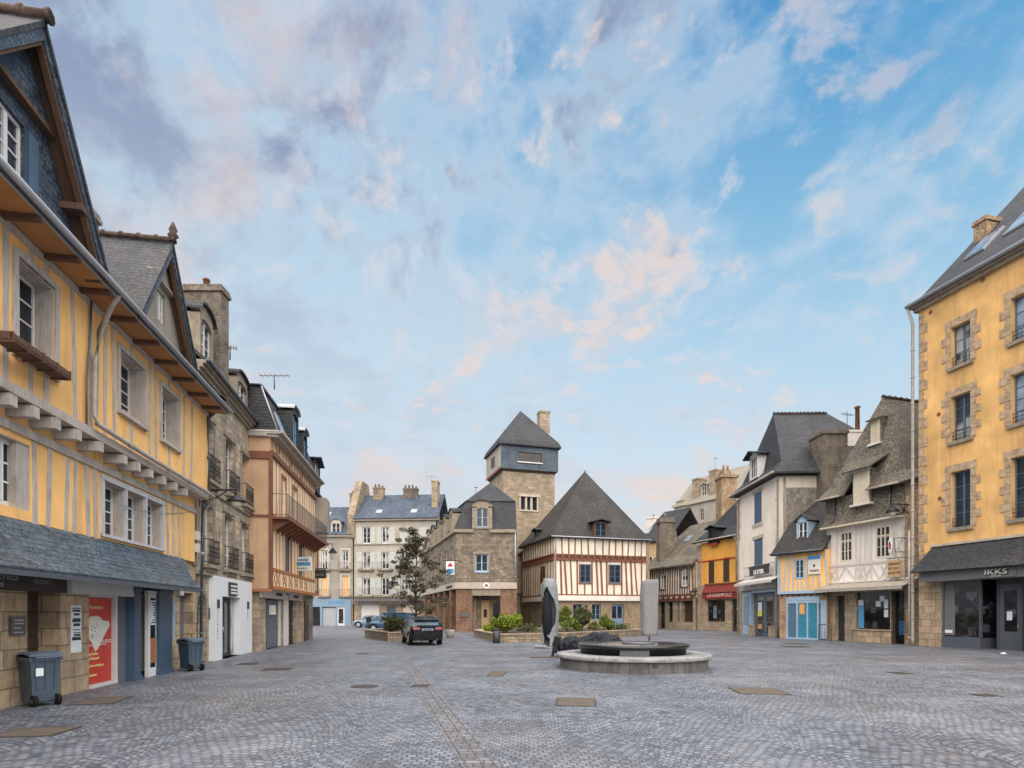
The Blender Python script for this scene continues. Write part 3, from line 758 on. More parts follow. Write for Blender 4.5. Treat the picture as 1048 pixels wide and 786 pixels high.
g2 = gable(ub, 1.65, 8.35, 'plaster_grey', -.8, (F1.u(161, -.8), F1.u(169, -.8), 8.9, 9.65), 'slate_weathered', zb_, 'gable roof with a ridge finial')
m = MB(F1); m.prism([(ub-.66, 9.86), (ub+.66, 9.86), (ub, zb_-.3)], -.87, -.8); m.box(ub-.72, ub+.72, -.93, -.8, 9.8, 9.86); m.build('gable_face', 'plaster_grey', H)
m = MB(F1); m.tube([(ub, -1.15, zb_+.05), (ub, 2.4, zb_+.05)], .07, 8)
for i in range(9): m.tube([(ub, -1.15+i*.4, zb_+.06), (ub, -1.09+i*.4, zb_+.06)], .09, 8)
m.build('ridge_tiles', 'ridge_clay', H)
m = MB(F1); m.lathe(ub, -1.1, [(.09, zb_), (.07, zb_+.1), (.13, zb_+.16), (.07, zb_+.22), (.1, zb_+.3), (.02, zb_+.5)], 10); m.build('finial', 'ridge_clay', H)
# downpipe
u0, z0 = F1.q(124, 324, -1.08)
pts = [(F1.u(123, -1.08), -1.06, 8.2), (F1.u(117, -.9), -.85, 8.02), (F1.u(103, -.55), -.53, 7.55), (F1.u(99, -.55), -.53, 6.9), (F1.u(98, -.55), -.53, 5.75), (F1.u(101, -.62), -.6, 5.56), (F1.u(150, -.62), -.6, 5.50), (L1-.2, -.62, 5.44), (L1-.02, -.5, 5.3), (L1, -.25, 5.0), (L1, -.2, 3.4)]
pipe(F1, H, pts, .055, 'pipe_cream')
pipe(F1, H, [(L1-.13, -.42, 8.1), (L1-.12, -.47, 5.5), (L1+.06, -.2, 5.2), (L1+.06, -.14, .1)], .045, 'zinc_dark')
pipe(F1, H, [(F1.u(93, -.45), -.46, 8.1), (F1.u(92, -.45), -.46, 7.4), (F1.u(88, -.45), -.46, 6.4), (F1.u(88, -.45), -.46, 5.5)], .02, 'steel_dark')
boxes(F1, H, 'meter_box', 'white_panel', [(L1-.3, L1-.06, -.17, -.05, z, z+.28) for z in (3.62, 4.02)])

# wall-mounted notices (things of their own)
def sheet(F, r, d, th, mat, name, label, cat):
    u0, u1, z0, z1 = r; m = MB(F); m.box(u0, u1, d-th, d, z0, z1)
    o = empty(name, F, label, cat, None, (u0+u1)/2, d, z0)
    m.build('panel', mat, o); return o
r = F1.R(8.5, 23, 633, 652, 0); r = (r[0], r[1], 1.27, 1.60)
o = sheet(F1, r, -.003, .05, 'steel_dark', 'plaque', 'small dark plaque on the stone pier left of the brown plank door', 'plaque')
m = MB(F1); 
for z in (1.52, 1.46, 1.38, 1.30): m.box(r[0]+.06, r[1]-.05-random.random()*.08, -.058, -.052, z, z+.025)
m.build('engraved_lines', 'steel', o)
r = F1.R(72, 82, 620, 676, 0); r = (r[0], r[1]+.02, .83, 1.83)
o = sheet(F1, r, -.003, .012, 'paper', 'poster', 'tall white printed poster on the stone wall left of the red door', 'poster')
m = MB(F1)
z = r[3]-.08
while z > r[2]+.25:
    h = random.choice((.02, .02, .045, .06)); x = random.random()*.06; m.box(r[0]+.04+x, r[1]-.04-x*random.random(), -.02, -.014, z, z+h); z -= h*.6+.05
m.box(r[0]+.03, r[1]-.03, -.02, -.014, r[2]+.26, r[2]+.33)
m.build('print', 'ink', o)

# ---- 2. grey stone house with arched windows
pa = F1.w(L1+.05, .02, 0)
F2 = Frame((pa.x, pa.y), (pa.x-.18*7, pa.y+7)); L2 = F2.u(262)
H2 = empty('stone_townhouse', F2, 'grey-brown stone townhouse with arched windows and small iron balconies, white shop front below', 'house')
def lows(x0, x1, zb, zt): return (F2.u(x0), F2.u(x1), zb, zt)
f1 = [lows(208, 218, 3.35, 5.5), lows(229, 238.5, 3.35, 5.5), lows(246.5, 254.5, 3.35, 5.5)]
f2 = [lows(208, 219, 6.25, 8.4), lows(230, 239.5, 6.25, 8.4), lows(247, 255.5, 6.25, 8.4)]
arch = lows(201.5, 212, -.1, 2.35)
shop = lows(226, 246, -.1, 2.3)
m = MB(F2); m.wall(0, L2, 0, 9.85, f1+f2+[arch, lows(219, 258.5, -.1, 2.9)], 0, .3, .5)
for r in f1+f2: m.arch(r[0], r[1], r[3]-.22, r[3], -.004, .2)
m.arch(arch[0], arch[1], 1.75, 2.35, -.004, .35, 10)
m.build('wall', 'ashlar_grey', H2)
m = MB(F2); m.box(.02, L2-.02, .42, 7, 0, 9.8); m.build('house_body', 'rubble_grey', H2)
for r in f1+f2:
    window(F2, H2, r, 0, .2, 2, 4, fw=.07, gm='glass_curtain' if random.random() < .5 else 'glass')
    railing(F2, H2, r[0]-.05, r[1]+.05, -.2, r[2]-.02, .85, dd=.19)
m = MB(F2)
for r in f1+f2:
    m.box(r[0]-.16, r[0]-.003, -.04, .02, r[2], r[3]-.1); m.box(r[1]+.003, r[1]+.16, -.04, .02, r[2], r[3]-.1); m.box(r[0]-.16, r[1]+.16, -.055, .02, r[3], r[3]+.18); c = (r[0]+r[1])/2; m.box(c-.09, c+.09, -.09, .0, r[3]-.04, r[3]+.26)
m.build('window_surround', 'stone_trim', H2)
m = MB(F2); m.box(0, L2, -.09, .0, 5.88, 6.04); m.box(0, L2, -.12, .0, 2.95, 3.08)
m.box(0, L2, -.12, .02, 9.6, 9.72); m.box(0, L2, -.22, .02, 9.72, 9.84); m.box(0, L2, -.32, .02, 9.84, 9.95); m.build('cornice', 'stone_trim', H2)
m = MB(F2); m.tube([(0, -.38, 9.98), (L2, -.38, 9.98)], .07, 8); m.build('gutter', 'zinc_dark', H2)
m = MB(F2); m.slab([(0, -.3, 10.0), (L2, -.3, 10.0), (L2, 1.3, 11.45), (0, 1.3, 11.45)], .1); m.slab([(0, 1.3, 11.45), (L2, 1.3, 11.45), (L2, 7, 11.9), (0, 7, 11.9)], .1)
m.box(.02, L2-.02, .3, 7, 9.8, 10.2); m.box(L2-.2, L2-.02, .9, 7, 10, 11.4); m.build('roof', 'slate_dark', H2)
def dormer(F, par, r, d0, d1, wallm, roofm, arch=False, name='dormer', cols=2, rows=3, fm='white_paint', over=.1, gab=.35, side=.14):
    """window box standing out of a roof: front face with opening, cheeks, small pitched or curved roof"""
    u0, u1, z0, z1 = r; m = MB(F)
    m.box(u0-side, u0, d0, d1, z0-.15, z1+.02); m.box(u1, u1+side, d0, d1, z0-.15, z1+.02)
    m.box(u0, u1, d0, d0+.2, z0-.15, z0); m.box(u0, u1, d0, d0+.2, z1, z1+.12); m.box(u0, u1, d0+.4, d1, z0, z1)
    c = (u0+u1)/2
    if gab > .3 and not arch: m.prism([(u0-side, z1+.12), (u1+side, z1+.12), (c, z1+.1+gab)], d0, d1)
    if arch: m.arch(u0, u1, z1-.2, z1, d0-.003, .15)
    o = m.build(name, wallm, par); q = MB(F)
    if arch:
        n = 8; w = (u1-u0)/2+side+over
        pr = [(c-w*math.cos(math.pi*i/n), z1+.12+gab*math.sin(math.pi*i/n)) for i in range(n+1)]
        for i in range(n):
            a, b = pr[i], pr[i+1]; q.hexa([(a[0],d0-over,a[1]),(b[0],d0-over,b[1]),(b[0],d1,b[1]),(a[0],d1,a[1]),(a[0],d0-over,a[1]+.08),(b[0],d0-over,b[1]+.08),(b[0],d1,b[1]+.08),(a[0],d1,a[1]+.08)])
        m2 = MB(F); m2.prism([(p[0], p[1]) for p in pr], d0+.02, d0+.3); m2.build('dormer_head', wallm, o)
    else:
        for s in (-1, 1):
            w = (u1-u0)/2+side+over
            q.slab([(c, d0-over, z1+.16+gab), (c+s*w, d0-over, z1+.1), (c+s*w, d1, z1+.1), (c, d1, z1+.16+gab)], .07)
    q.build('dormer_roof', roofm, o)
    window(F, o, r, d0, .1, cols, rows, fm, fw=.06)
    return o
r = F2.R(203, 214, 336, 372, .15); dormer(F2, H2, (r[0], r[1], 10.45, 11.75), .05, 1.6, 'stone_trim', 'slate_dark', True)
r = F2.R(241, 250, 400, 430, .15); dormer(F2, H2, (r[0], r[1], 10.3, 11.35), .05, 1.4, 'stone_trim', 'slate_dark', True, gab=.25)
# tall chimney on the party wall
X0, Dc = (188-CX)/FOC*21.3, 21.3
chimney(W0, H2, X0, -10.58, 21.3, 21.9, 9.6, EYE+(HY-291)/FOC*21.3, 'rubble_chimney', 1)
m = MB(W0); X1 = (240-CX)/FOC*24
chimney(F2, H2, L2-1.4, L2-.3, 2.0, 2.9, 11, 12.25, 'rubble_orange', 3)
pipe(F2, H2, [(L2-.1, -.3, 9.9), (L2-.1, -.1, 9.6), (L2-.1, -.1, .1)], .05, 'zinc_dark')
# white shop front
a, b = F2.u(219.5, -.18), F2.u(257.5, -.18); so = (F2.u(227, -.18), F2.u(245.5, -.18), -.1, 2.28)
m = MB(F2); m.wall(a, b, 0, 2.98, [so], -.2, .3, .3); sf = m.build('shop_front', 'white_shop', H2)
door(F2, H2, (so[0]+.02, so[1]-.45, 0, 2.26), -.2, .28, 'dark_paint', 'glass_shop', (.1, .9, .06, .95), cols=2)
m = MB(F2); m.box(so[1]-.44, so[1]-.03, .05, .1, .0, 2.26); m.build('shop_window', 'glass_curtain', H2)
c0, c1 = F2.u(236.5, -.3), F2.u(244, -.3)
m = MB(F2); m.box(c0, c1, -.27, -.203, 2.33, 2.83); sg = m.build('shop_sign', 'dark_paint', sf)
m = MB(F2)
for z in (2.40, 2.52, 2.66): m.box(c0+.09, c1-.09, -.28, -.268, z, z+.07)
m.build('lettering', 'white_paint', sg)
m = MB(F2)
for px in (223, 253.5):
    u = F2.u(px, -.2); boxes(F2, sf, 'wall_lamp', 'dark_paint', [(u-.1, u+.1, -.24, -.2, 1.85, 2.15)])
for px, s in ((222.6, 'VETEMENTS'), (253.2, 'MODE')):
    u = F2.u(px, -.2)
    for i, ch in enumerate(s): text(F2, sf, ch, u, 1.68-i*.115, .12, -.21, 'steel', align='CENTER')
m = MB(F2); m.box(F2.u(202), F2.u(206), .2, .26, 0, 2.3); m.build('door', 'wood_light', H2)
m = MB(F2); m.box(F2.u(206), F2.u(212), .3, .36, 0, 2.3); m.build('alley_door', 'wood_dark', H2)
r = (F2.u(213.3), F2.u(216.6), 1.45, 1.85)
o = sheet(F2, r, -.003, .04, 'steel_dark', 'plaque', 'small square plaque between the arched doorway and the white shop front', 'plaque')
# wall lantern on its bracket
o = empty('wall_lantern', F2, 'black lantern on a scrolled iron arm on the grey stone townhouse', 'street lamp', None, F2.u(206), 0, 5.6)
u0 = F2.u(204); m = MB(F2); dl = -1.15
m.tube([(u0, 0, 5.72), (u0, dl, 5.82)], .035, 6); m.tube([(u0, 0, 5.35), (u0, -.5, 5.5), (u0, -.9, 5.78)], .022, 6); m.tube([(u0, 0, 5.2), (u0, 0, 5.95)], .03, 6)
m.tube([(u0, dl, 5.82), (u0, dl, 5.62)], .02, 6); m.build('bracket', 'iron', o)
m = MB(F2); m.lathe(u0, dl, [(.02, 5.64), (.1, 5.6), (.3, 5.44), (.32, 5.4)], 12); m.build('lamp_shade', 'iron', o)
m = MB(F2); m.lathe(u0, dl, [(.2, 5.4), (.17, 5.28), (.08, 5.2)], 12); m.build('lamp_glass', 'lamp_glass', o)

# ---- 3. orange and cream timber house with a balcony
F3 = Frame((-10.58, 25.7), (-10.58-1.43, 35.7)); L3 = F3.L
H3 = empty('timber_framed_house', F3, 'cream house with red timbers, a long iron balcony and a dark mansard roof', 'house')
m = MB(F3)
gd = .55; U3 = lambda px, d=gd: F3.u(px, d)
go = [(U3(272), U3(290), -.1, 2.35), (U3(295.5), U3(303), -.1, 2.35)]
m = MB(F3); m.wall(.25, L3, 0, 2.95, go, gd, .4, .5); m.build('wall', 'ashlar_pier', H3)
m = MB(F3); m.box(.26, L3-.02, gd+.55, 7, 0, 9.4); m.build('house_body', 'plaster_grey', H3)
m = MB(F3); m.box(.3, U3(291), gd-.12, gd-.003, 2.38, 2.8); m.box(U3(294.5), U3(308), gd-.12, gd-.003, 2.38, 2.8); f = m.build('shop_fascia', 'white_panel', H3)
text(F3, f, 'IMMOBILIER', U3(280), 2.52, .2, gd-.13, 'ink', sx=1.1, bold=.004); text(F3, f, 'COIFFURE', U3(298), 2.52, .2, gd-.13, 'ink', sx=1.3, bold=.004)
m = MB(F3); m.box(U3(272), U3(276), gd+.2, gd+.3, 0, 2.3); m.build('shutter_panel', 'grey_shop', H3)
o = door(F3, H3, (U3(276.5), U3(287), 0, 2.3), gd, .15, 'grey_door', None, None, label='closed grey metal door')
m = MB(F3); m.box(U3(278.5), U3(283), gd+.03, gd+.135, 1.6, 2.05); n_ = m.build('notice', 'paper', o)
m = MB(F3); m.box(U3(279), U3(282.5), gd+.02, gd+.029, 1.75, 1.8); m.box(U3(279), U3(282.5), gd+.02, gd+.029, 1.88, 1.9); m.build('print', 'yellow_print', n_)
m = MB(F3); m.box(U3(287.5), U3(289.5), gd+.1, gd+.3, 0, 2.3); m.box(U3(290.2), U3(294), gd-.06, gd+.2, 0, 2.6); m.build('shop_pilaster', 'white_panel', H3)
door(F3, H3, (U3(295.5), U3(302.8), 0, 2.3), gd, .2, 'dark_paint', 'glass_shop')
m = MB(F3); m.box(U3(311), U3(313), gd-.05, gd, 0, 2.4); m.build('shop_pilaster', 'dark_paint', H3)
# side wall (faces the square's entrance)
m = MB(F3); m.box(-.02, .26, .02, 6.8, 2.75, 9.45); m.build('side_wall', 'plaster_salmon', H3)
m = MB(F3); m.box(.26, 1.0, .35, .56, 2.72, 3.0); m.box(-.06, .02, -.06, 6.8, 2.62, 2.75); m.build('jetty_beam', 'timber_rust', H3)
zb, zt, zc = 2.75, 5.95, 9.2
U = lambda px: F3.u(px, 0)
lw = [(U(292), U(297.5), 3.7, 5.6), (U(306), U(310.5), 3.7, 5.6)]
uw = [(U(288), U(292.5), 6.15, 8.15), (U(299.5), U(304), 6.15, 8.15)]
aw = [(U(294), U(298), 8.75, 9.15), (U(301), U(305), 8.75, 9.15), (U(307.5), U(311), 8.75, 9.15)]
m = MB(F3); m.wall(.26, L3, zb, 9.45, lw+uw, 0, .2, .5); m.build('wall', 'plaster_apricot', H3)
for w in lw: 
    window(F3, H3, w, 0, .06, 2, 3, 'blue_shutter', fw=.09)
for w in uw: window(F3, H3, w, 0, .08, 2, 4, 'white_paint', fw=.08, gm='glass_curtain')
m = MB(F3)
us = [.33+i*.62 for i in range(int((L3-.3)/.62)+1)]
m.posts(us, zb+.12, zt-.15, .09, 0, .010, lw, .02); m.posts([u+.0 for u in us], zt+.1, 8.6, .09, 0, .010, uw, .02); m.posts(us, 8.8, 9.4, .12, 0, .012)
for z in (zb+.06, 3.62, zt-.12, zt+.05): m.box(.0, L3, -.035, .02, z-.07, z+.07)
for w in lw+uw:
    m.box(w[0]-.1, w[0], -.028, .02, w[2]-.1, w[3]+.1); m.box(w[1], w[1]+.1, -.028, .02, w[2]-.1, w[3]+.1); m.box(w[0], w[1], -.026, .02, w[3], w[3]+.1)
for i in range(len(us)-1):
    a, b = us[i], us[i+1]
    if i in (0, 1, 3, 5, 7, 9, 11): m.beam((a, zb+.15), (b, 3.55), .055, 0, .010); m.beam((a, 3.55), (b, zb+.15), .055, 0, .016)
    if i in (1, 5, 9): m.beam((a, 8.8), (b, 9.35), .08, 0, .03)
m.build('timber_frame', 'timber_rust', H3)
m = MB(F3); m.box(-.06, L3+.02, -.12, .03, 8.58, 8.8); m.box(-.1, .27, .03, 3.0, 8.42, 8.74); m.box(-.07, .06, -.075, .06, zb, 8.6); m.box(-.06, -.021, .03, 3.0, zt-.08, zt+.03)
m.build('red_beam', 'timber_red', H3)
u = .1
while u < L3: boxes(F3, H3, 'joist_end', 'timber_rust', [(u, u+.14, -.2, -.03, zb-.02, zb+.12)]); u += .45
m = MB(F3); m.box(0, L3+.1, -.72, 0, 5.82, 5.92); m.box(-.02, L3+.12, -.76, -.72, 5.8, 5.97); bl = m.build('balcony_floor', 'timber_red', H3)
u = .3
while u < L3: m = MB(F3); m.hexa([(u,-.7,5.74),(u+.1,-.7,5.74),(u+.1,0,5.3),(u,0,5.3),(u,-.7,5.82),(u+.1,-.7,5.82),(u+.1,0,5.82),(u,0,5.82)]); m.build('bracket', 'timber_orange', bl); u += .78
railing(F3, H3, 0, L3+.05, -.7, 5.93, .98, dd=.7, slab=None, step=.15, mat='steel_dark', curl=False)
m = MB(F3); m.box(-.12, L3+.1, -.35, .1, 9.38, 9.5); m.box(-.2, L3+.15, -.45, .1, 9.5, 9.58); m.box(-.2, .05, .1, 3.2, 9.38, 9.56); m.build('cornice', 'pipe_cream', H3)
m = MB(F3); m.tube([(-.2, -.5, 9.6), (L3+.1, -.5, 9.6)], .07, 8); m.tube([(-.16, -.4, 9.6), (-.16, 3.2, 9.6)], .06, 8); m.build('gutter', 'pipe_cream', H3)
# mansard
m = MB(F3)
bot = [(-.1, -.35), (L3+.1, -.35), (L3+.1, 6.8), (-.1, 6.8)]; top = [(.15, .5), (L3-.15, .5), (L3-.15, 6.5), (.15, 6.5)]
zb2, zt2 = 9.58, 11.7
m.hexa([(p[0], p[1], zb2) for p in bot]+[(p[0], p[1], zt2) for p in top])
m.hexa([(p[0], p[1], zt2+.0) for p in ((.05, .42), (L3-.05, .42), (L3-.05, 6.6), (.05, 6.6))]+[(p[0], p[1], zt2+.25) for p in ((.9, 1.6), (L3-.9, 1.6), (L3-.9, 6), (.9, 6))])
m.build('roof', 'slate_dark', H3)
m = MB(F3); m.tube([(.05, .42, zt2+.03), (L3-.05, .42, zt2+.03)], .05, 6); m.tube([(.05, .42, zt2+.03), (.05, 6.5, zt2+.03)], .05, 6); m.tube([(-.1, -.33, zb2), (.12, .44, zt2)], .04, 6); m.build('ridge_flashing', 'zinc', H3)
u0, u1 = F3.u(297, -.15), F3.u(302, -.15)
o = dormer(F3, H3, (u0, u1, 9.85, 11.55), -.3, .9, 'slate_dark', 'zinc', True, gab=.22, fm='sky_glassblue', rows=2, side=.1)
u2 = F3.u(308, -.15)
o = dormer(F3, H3, (u2, u2+.8, 9.85, 11.2), -.3, .9, 'slate_dark', 'zinc', True, gab=.2, fm='sky_glassblue', rows=2, side=.1)
# roof window on the mansard slope
def on_slope(F, par, u0, u1, t0, t1, pa_, pb_, name='skylight', gm='glass_sky', fr='zinc', th=.07):
    """pane lying on the slope that runs from (d,z) pa_ to pb_ ; t is the fraction up"""
    f = lambda t: (pa_[0]+(pb_[0]-pa_[0])*t, pa_[1]+(pb_[1]-pa_[1])*t)
    dx, dz = pb_[0]-pa_[0], pb_[1]-pa_[1]; L = math.hypot(dx, dz); nx, nz = -dz/L*th, dx/L*th
    a, b = f(t0), f(t1)
    m = MB(F); m.slab([(u0, a[0]+nx, a[1]+nz), (u1, a[0]+nx, a[1]+nz), (u1, b[0]+nx, b[1]+nz), (u0, b[0]+nx, b[1]+nz)], th+.04)
    o = m.build(name, fr, par); e = .07; g = .012/th
    a2, b2 = f(t0+e/L), f(t1-e/L)
    m = MB(F); m.slab([(u0+e, a2[0]+nx*(1+g), a2[1]+nz*(1+g)), (u1-e, a2[0]+nx*(1+g), a2[1]+nz*(1+g)), (u1-e, b2[0]+nx*(1+g), b2[1]+nz*(1+g)), (u0+e, b2[0]+nx*(1+g), b2[1]+nz*(1+g))], .02)
    m.build('pane', gm, o); return o
on_slope(F3, H3, F3.u(286, -.1), F3.u(289.5, -.1), .2, .6, (-.35, 9.58), (.5, 11.7), gm='sky_glassblue')
# estate agent's board
o = empty('sale_board', F3, 'white and blue sale board standing out from the red-timbered house, between its blue windows', 'sign', None, U(297), -.1, 3.9)
cb = F3.w(U(303.5), -.35, 0); v = Vector((.95, -.3)); v.normalize()
Fb = Frame((cb.x-.55*v.x, cb.y-.55*v.y), (cb.x+.55*v.x, cb.y+.55*v.y)); zz = EYE+(HY-584)/FOC*cb.y
m = MB(Fb); m.box(-.12, 1.02, 0, .04, zz, zz+.72); p = m.build('panel', 'paper', o)
m = MB(Fb); m.box(-.08, .98, -.012, -.003, zz+.26, zz+.44); m.build('blue_band', 'sky_glassblue', p)
text(Fb, p, 'A VENDRE', .45, zz+.5, .17, -.01, 'ink_blue', align='CENTER', bold=.005)
text(Fb, p, '02 98 55 10', .45, zz+.08, .12, -.01, 'ink', align='CENTER')
m = MB(F3); m.tube([(U(303), 0, 4.3), (U(303), -.4, 4.3)], .02, 6); m.build('bracket', 'iron', o)

# ---- 4. narrow house beyond with a slate oriel
p4 = F3.w(L3+.06, .35, 0); F4 = Frame((p4.x, p4.y), (p4.x-.17*3.2, p4.y+3.2)); L4 = F4.L
H4 = empty('narrow_house', F4, 'narrow orange-rendered house with a grey bay and dark dormer ending the left row', 'house')
m = MB(F4); m.box(0, L4, .3, 6, 0, 2.9); m.build('wall', 'ashlar_brown', H4)
m = MB(F4); m.box(0, L4, 0, 6, 2.9, 9.3); m.build('upper_wall', 'plaster_salmon', H4)
m = MB(F4); m.box(-.0, L4+.08, -.1, .0, 8.7, 9.0); m.box(0, .14, -.06, 0, 2.9, 8.7); m.box(L4-.14, L4, -.06, 0, 2.9, 8.7); m.box(0, L4, -.1, 0, 2.9, 3.1); m.build('red_beam', 'timber_red', H4)
m = MB(F4); m.prism([(L4-1.4, 6.9), (L4+.05, 6.9), (L4+.25, 7.6), (L4+.25, 9.1), (L4-1.4, 9.1)], -.75, -.0); m.build('bay', 'render_rough', H4)
m = MB(F4); m.box(-.1, L4+.15, -.3, 6, 9.3, 9.42); m.slab([(-.1, -.3, 9.42), (L4+.15, -.3, 9.42), (L4, 2.8, 11.4), (0, 2.8, 11.4)], .1); m.build('roof', 'slate_dark', H4)
o = dormer(F4, H4, (.35, 2.2, 9.6, 11.1), -.3, 2.2, 'slate_dark', 'slate_dark', False, gab=.3, over=.25)
m = MB(F4); m.box(.6, 1.6, .27, .3, 0, 2.2); m.build('door', 'wood_dark', H4)
m = MB(F4); m.box(L4-.02, L4+.02, -.2, .2, 2.6, 2.7); 
# hanging black sign
o = empty('hanging_sign', F4, 'small black sign board hanging from the end of the left row below the slate bay', 'sign', None, L4-.2, -.8, 4.3)
s0 = P3(321, 592, 37.5); s1 = P3(333.5, 582, 37.5)
m = MB(W0); m.box(s0.x, s1.x, 37.5, 37.56, s0.z, s1.z-.05); pn = m.build('panel', 'dark_paint', o)
m = MB(W0); m.tube([(s0.x-.4, 37.53, s1.z+.02), (s1.x, 37.53, s1.z+.02)], .025, 6); m.build('bracket', 'iron', o)
text(W0, pn, 'HOTEL', (s0.x+s1.x)/2, s0.z+.16, .2, 37.495, 'steel', align='CENTER')
# lantern seen against the far house
o = empty('wall_lantern', F4, 'black lantern with pale glass hanging in front of the far stone house', 'street lamp', None, L4, -.5, 4.8)
c = P3(340.5, 566, 38.0); a = 38.0
m = MB(W0); m.tube([(c.x, a, c.z+.6), (c.x, a, c.z+.3)], .02, 6); m.tube([(c.x-1.3, a+.2, c.z+.62), (c.x, a, c.z+.6)], .03, 6); m.tube([(c.x-1.2, a+.2, c.z+.1), (c.x-.6, a+.1, c.z+.3), (c.x-.2, a, c.z+.6)], .02, 6); m.build('bracket', 'iron', o)
m = MB(W0); m.lathe(c.x, a, [(.03, c.z+.35), (.1, c.z+.28), (.28, c.z+.05), (.28, c.z)], 6, False); m.build('lamp_shade', 'iron', o)
m = MB(W0); m.lathe(c.x, a, [(.22, c.z), (.14, c.z-.38), (.1, c.z-.4)], 6, False); m.build('lamp_glass', 'lamp_glass', o)
# ================================================================ FAR END
# ---- 5. far stone house (left)
F5 = Frame(P3(296, 640, 80).xy, P3(361, 640, 80).xy); q5 = lambda a, b, c, d_, dd=0: F5.R(a, b, c, d_, dd); L5 = F5.L
H5 = empty('stone_townhouse', F5, 'far stone house with blue slate roof, pale blue shop front and orange curtains', 'house')
xs = [(312, 318.5), (329, 335.5), (350, 357)]
o1 = [q5(a, b, 563, 583) for a, b in xs]; o2 = [q5(a, b, 589, 610) for a, b in xs]
m = MB(F5); m.wall(0, L5, 3.7, 12.1, o1+o2, 0, .2, .4); m.build('wall', 'plaster_grey', H5)
m = MB(F5); m.box(.02, L5-.02, .35, 8, 0, 12); m.build('house_body', 'plaster_grey', H5)
for r in o1: window(F5, H5, r, 0, .15, 2, 3, 'white_paint', fw=.14, gm='glass_curtain'); railing(F5, H5, r[0]-.35, r[1]+.35, -.4, r[2], .9, step=.16, curl=False, dd=.4)
for r in o2: window(F5, H5, r, 0, .15, 2, 3, 'cream_paint', fw=.14, gm='curtain_orange'); railing(F5, H5, r[0]-.35, r[1]+.35, -.4, r[2], .9, step=.16, curl=False, dd=.4)
m = MB(F5)
for r in o1+o2: m.box(r[0]-.25, r[0]-.003, -.05, .02, r[2], r[3]); m.box(r[1]+.003, r[1]+.25, -.05, .02, r[2], r[3]); m.box(r[0]-.25, r[1]+.25, -.06, .02, r[3], r[3]+.25)
m.build('window_surround', 'stone_light', H5)
m = MB(F5); m.box(0, L5, -.3, 0, 12.1, 12.35); m.box(0, L5, -.15, 0, 7.6, 7.8); m.build('cornice', 'stone_trim', H5)
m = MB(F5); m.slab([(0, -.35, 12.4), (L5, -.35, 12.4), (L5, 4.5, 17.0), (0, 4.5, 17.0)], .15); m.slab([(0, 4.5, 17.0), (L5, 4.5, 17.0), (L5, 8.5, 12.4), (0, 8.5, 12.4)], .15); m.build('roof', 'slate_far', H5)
r = q5(340, 348, 538, 548, .2); dormer(F5, H5, (r[0], r[1], 12.7, 14.0), .1, 2.5, 'stone_light', 'slate_far', True, gab=.4, cols=2, rows=2)
on_slope(F5, H5, F5.u(330, 2), F5.u(336, 2), .58, .8, (-.35, 12.4), (4.5, 17.0))
sh = q5(318, 359, 619, 640); so = [q5(330, 344, 621, 641), q5(345, 353, 621, 641), q5(319, 328, 621, 641)]
m = MB(F5); m.wall(F5.u(310), F5.u(359.5), 0, 3.75, so, -.15, .15, .3); sf = m.build('shop_front', 'pale_blue', H5)
m = MB(F5); m.box(0, F5.u(310)-.02, -.02, .3, 0, 3.7); m.box(F5.u(359.5)+.02, L5, -.02, .3, 0, 3.7); m.build('pier', 'ashlar_pier', H5)
m = MB(F5); r = so[0]
for i in range(12): m.box(r[0], r[1], .05+.01*(i % 2), .12, r[2]+.2*i*1.05, r[2]+.2*(i+1)*1.05)
m.build('roller_shutter', 'zinc', H5)
door(F5, H5, (so[1][0], so[1][1], 0, so[1][3]), -.15, .15, 'white_panel', 'glass_shop'); m = MB(F5); r = so[2]; m.box(r[0], r[1], .02, .08, 0, r[3]); m.build('shop_window', 'glass_shop', H5)
text(F5, sf, 'AU BUREAU', F5.u(336), 3.05, .42, -.17, 'ink_blue', bold=.01)
# ---- 6. far white house with shutters
F6 = Frame(P3(362.5, 640, 80).xy, P3(449, 640, 79).xy); L6 = F6.L
H6 = empty('shuttered_house', F6, 'far white house with pale shutters, blue slate roof and broad chimneys, behind the small tree', 'house')
xs = [(371, 379.3), (390.5, 398.5), (410, 418), (430, 438)]
rows_ = [(539.5, 556.5), (565, 582.5), (591.5, 609.5)]
ops = [F6.R(a, b, t_, b_) for t_, b_ in rows_ for a, b in xs]
m = MB(F6); m.wall(0, L6, 3.9, 14.25, ops, 0, .2, .4); m.build('wall', 'plaster_far', H6)
m = MB(F6); m.box(.02, L6-.02, .35, 8, 0, 14.2); m.build('house_body', 'plaster_offwhite', H6)
for i, r in enumerate(ops):
    closed = i in (2, 3)
    w = window(F6, H6, r, 0, .15, 2, 3, 'white_paint', fw=.12, gm='glass_curtain' if i % 3 else 'glass')
    sw = .82
    m = MB(F6)
    if closed:
        m.box(r[0]-.06, (r[0]+r[1])/2-.01, -.06, -.004, r[2], r[3]); m.box((r[0]+r[1])/2+.01, r[1]+.06, -.06, -.004, r[2], r[3]); m.build('shutter', 'sage_paint', H6)
    else:
        for a, b in ((r[0]-sw, r[0]-.05), (r[1]+.05, r[1]+sw)):
            m = MB(F6); m.box(a, b, -.05, -.004, r[2]+.02, r[3]-.02)
            for z in (.15, .5, .85): m.box(a+.05, b-.05, -.075, -.05, r[2]+(r[3]-r[2])*z-.05, r[2]+(r[3]-r[2])*z+.05)
            m.build('shutter', 'sage_paint', H6)
    if i >= 4: railing(F6, H6, r[0]-.5, r[1]+.5, -.4, r[2]-.05, .95, step=.17, curl=False, dd=.4)
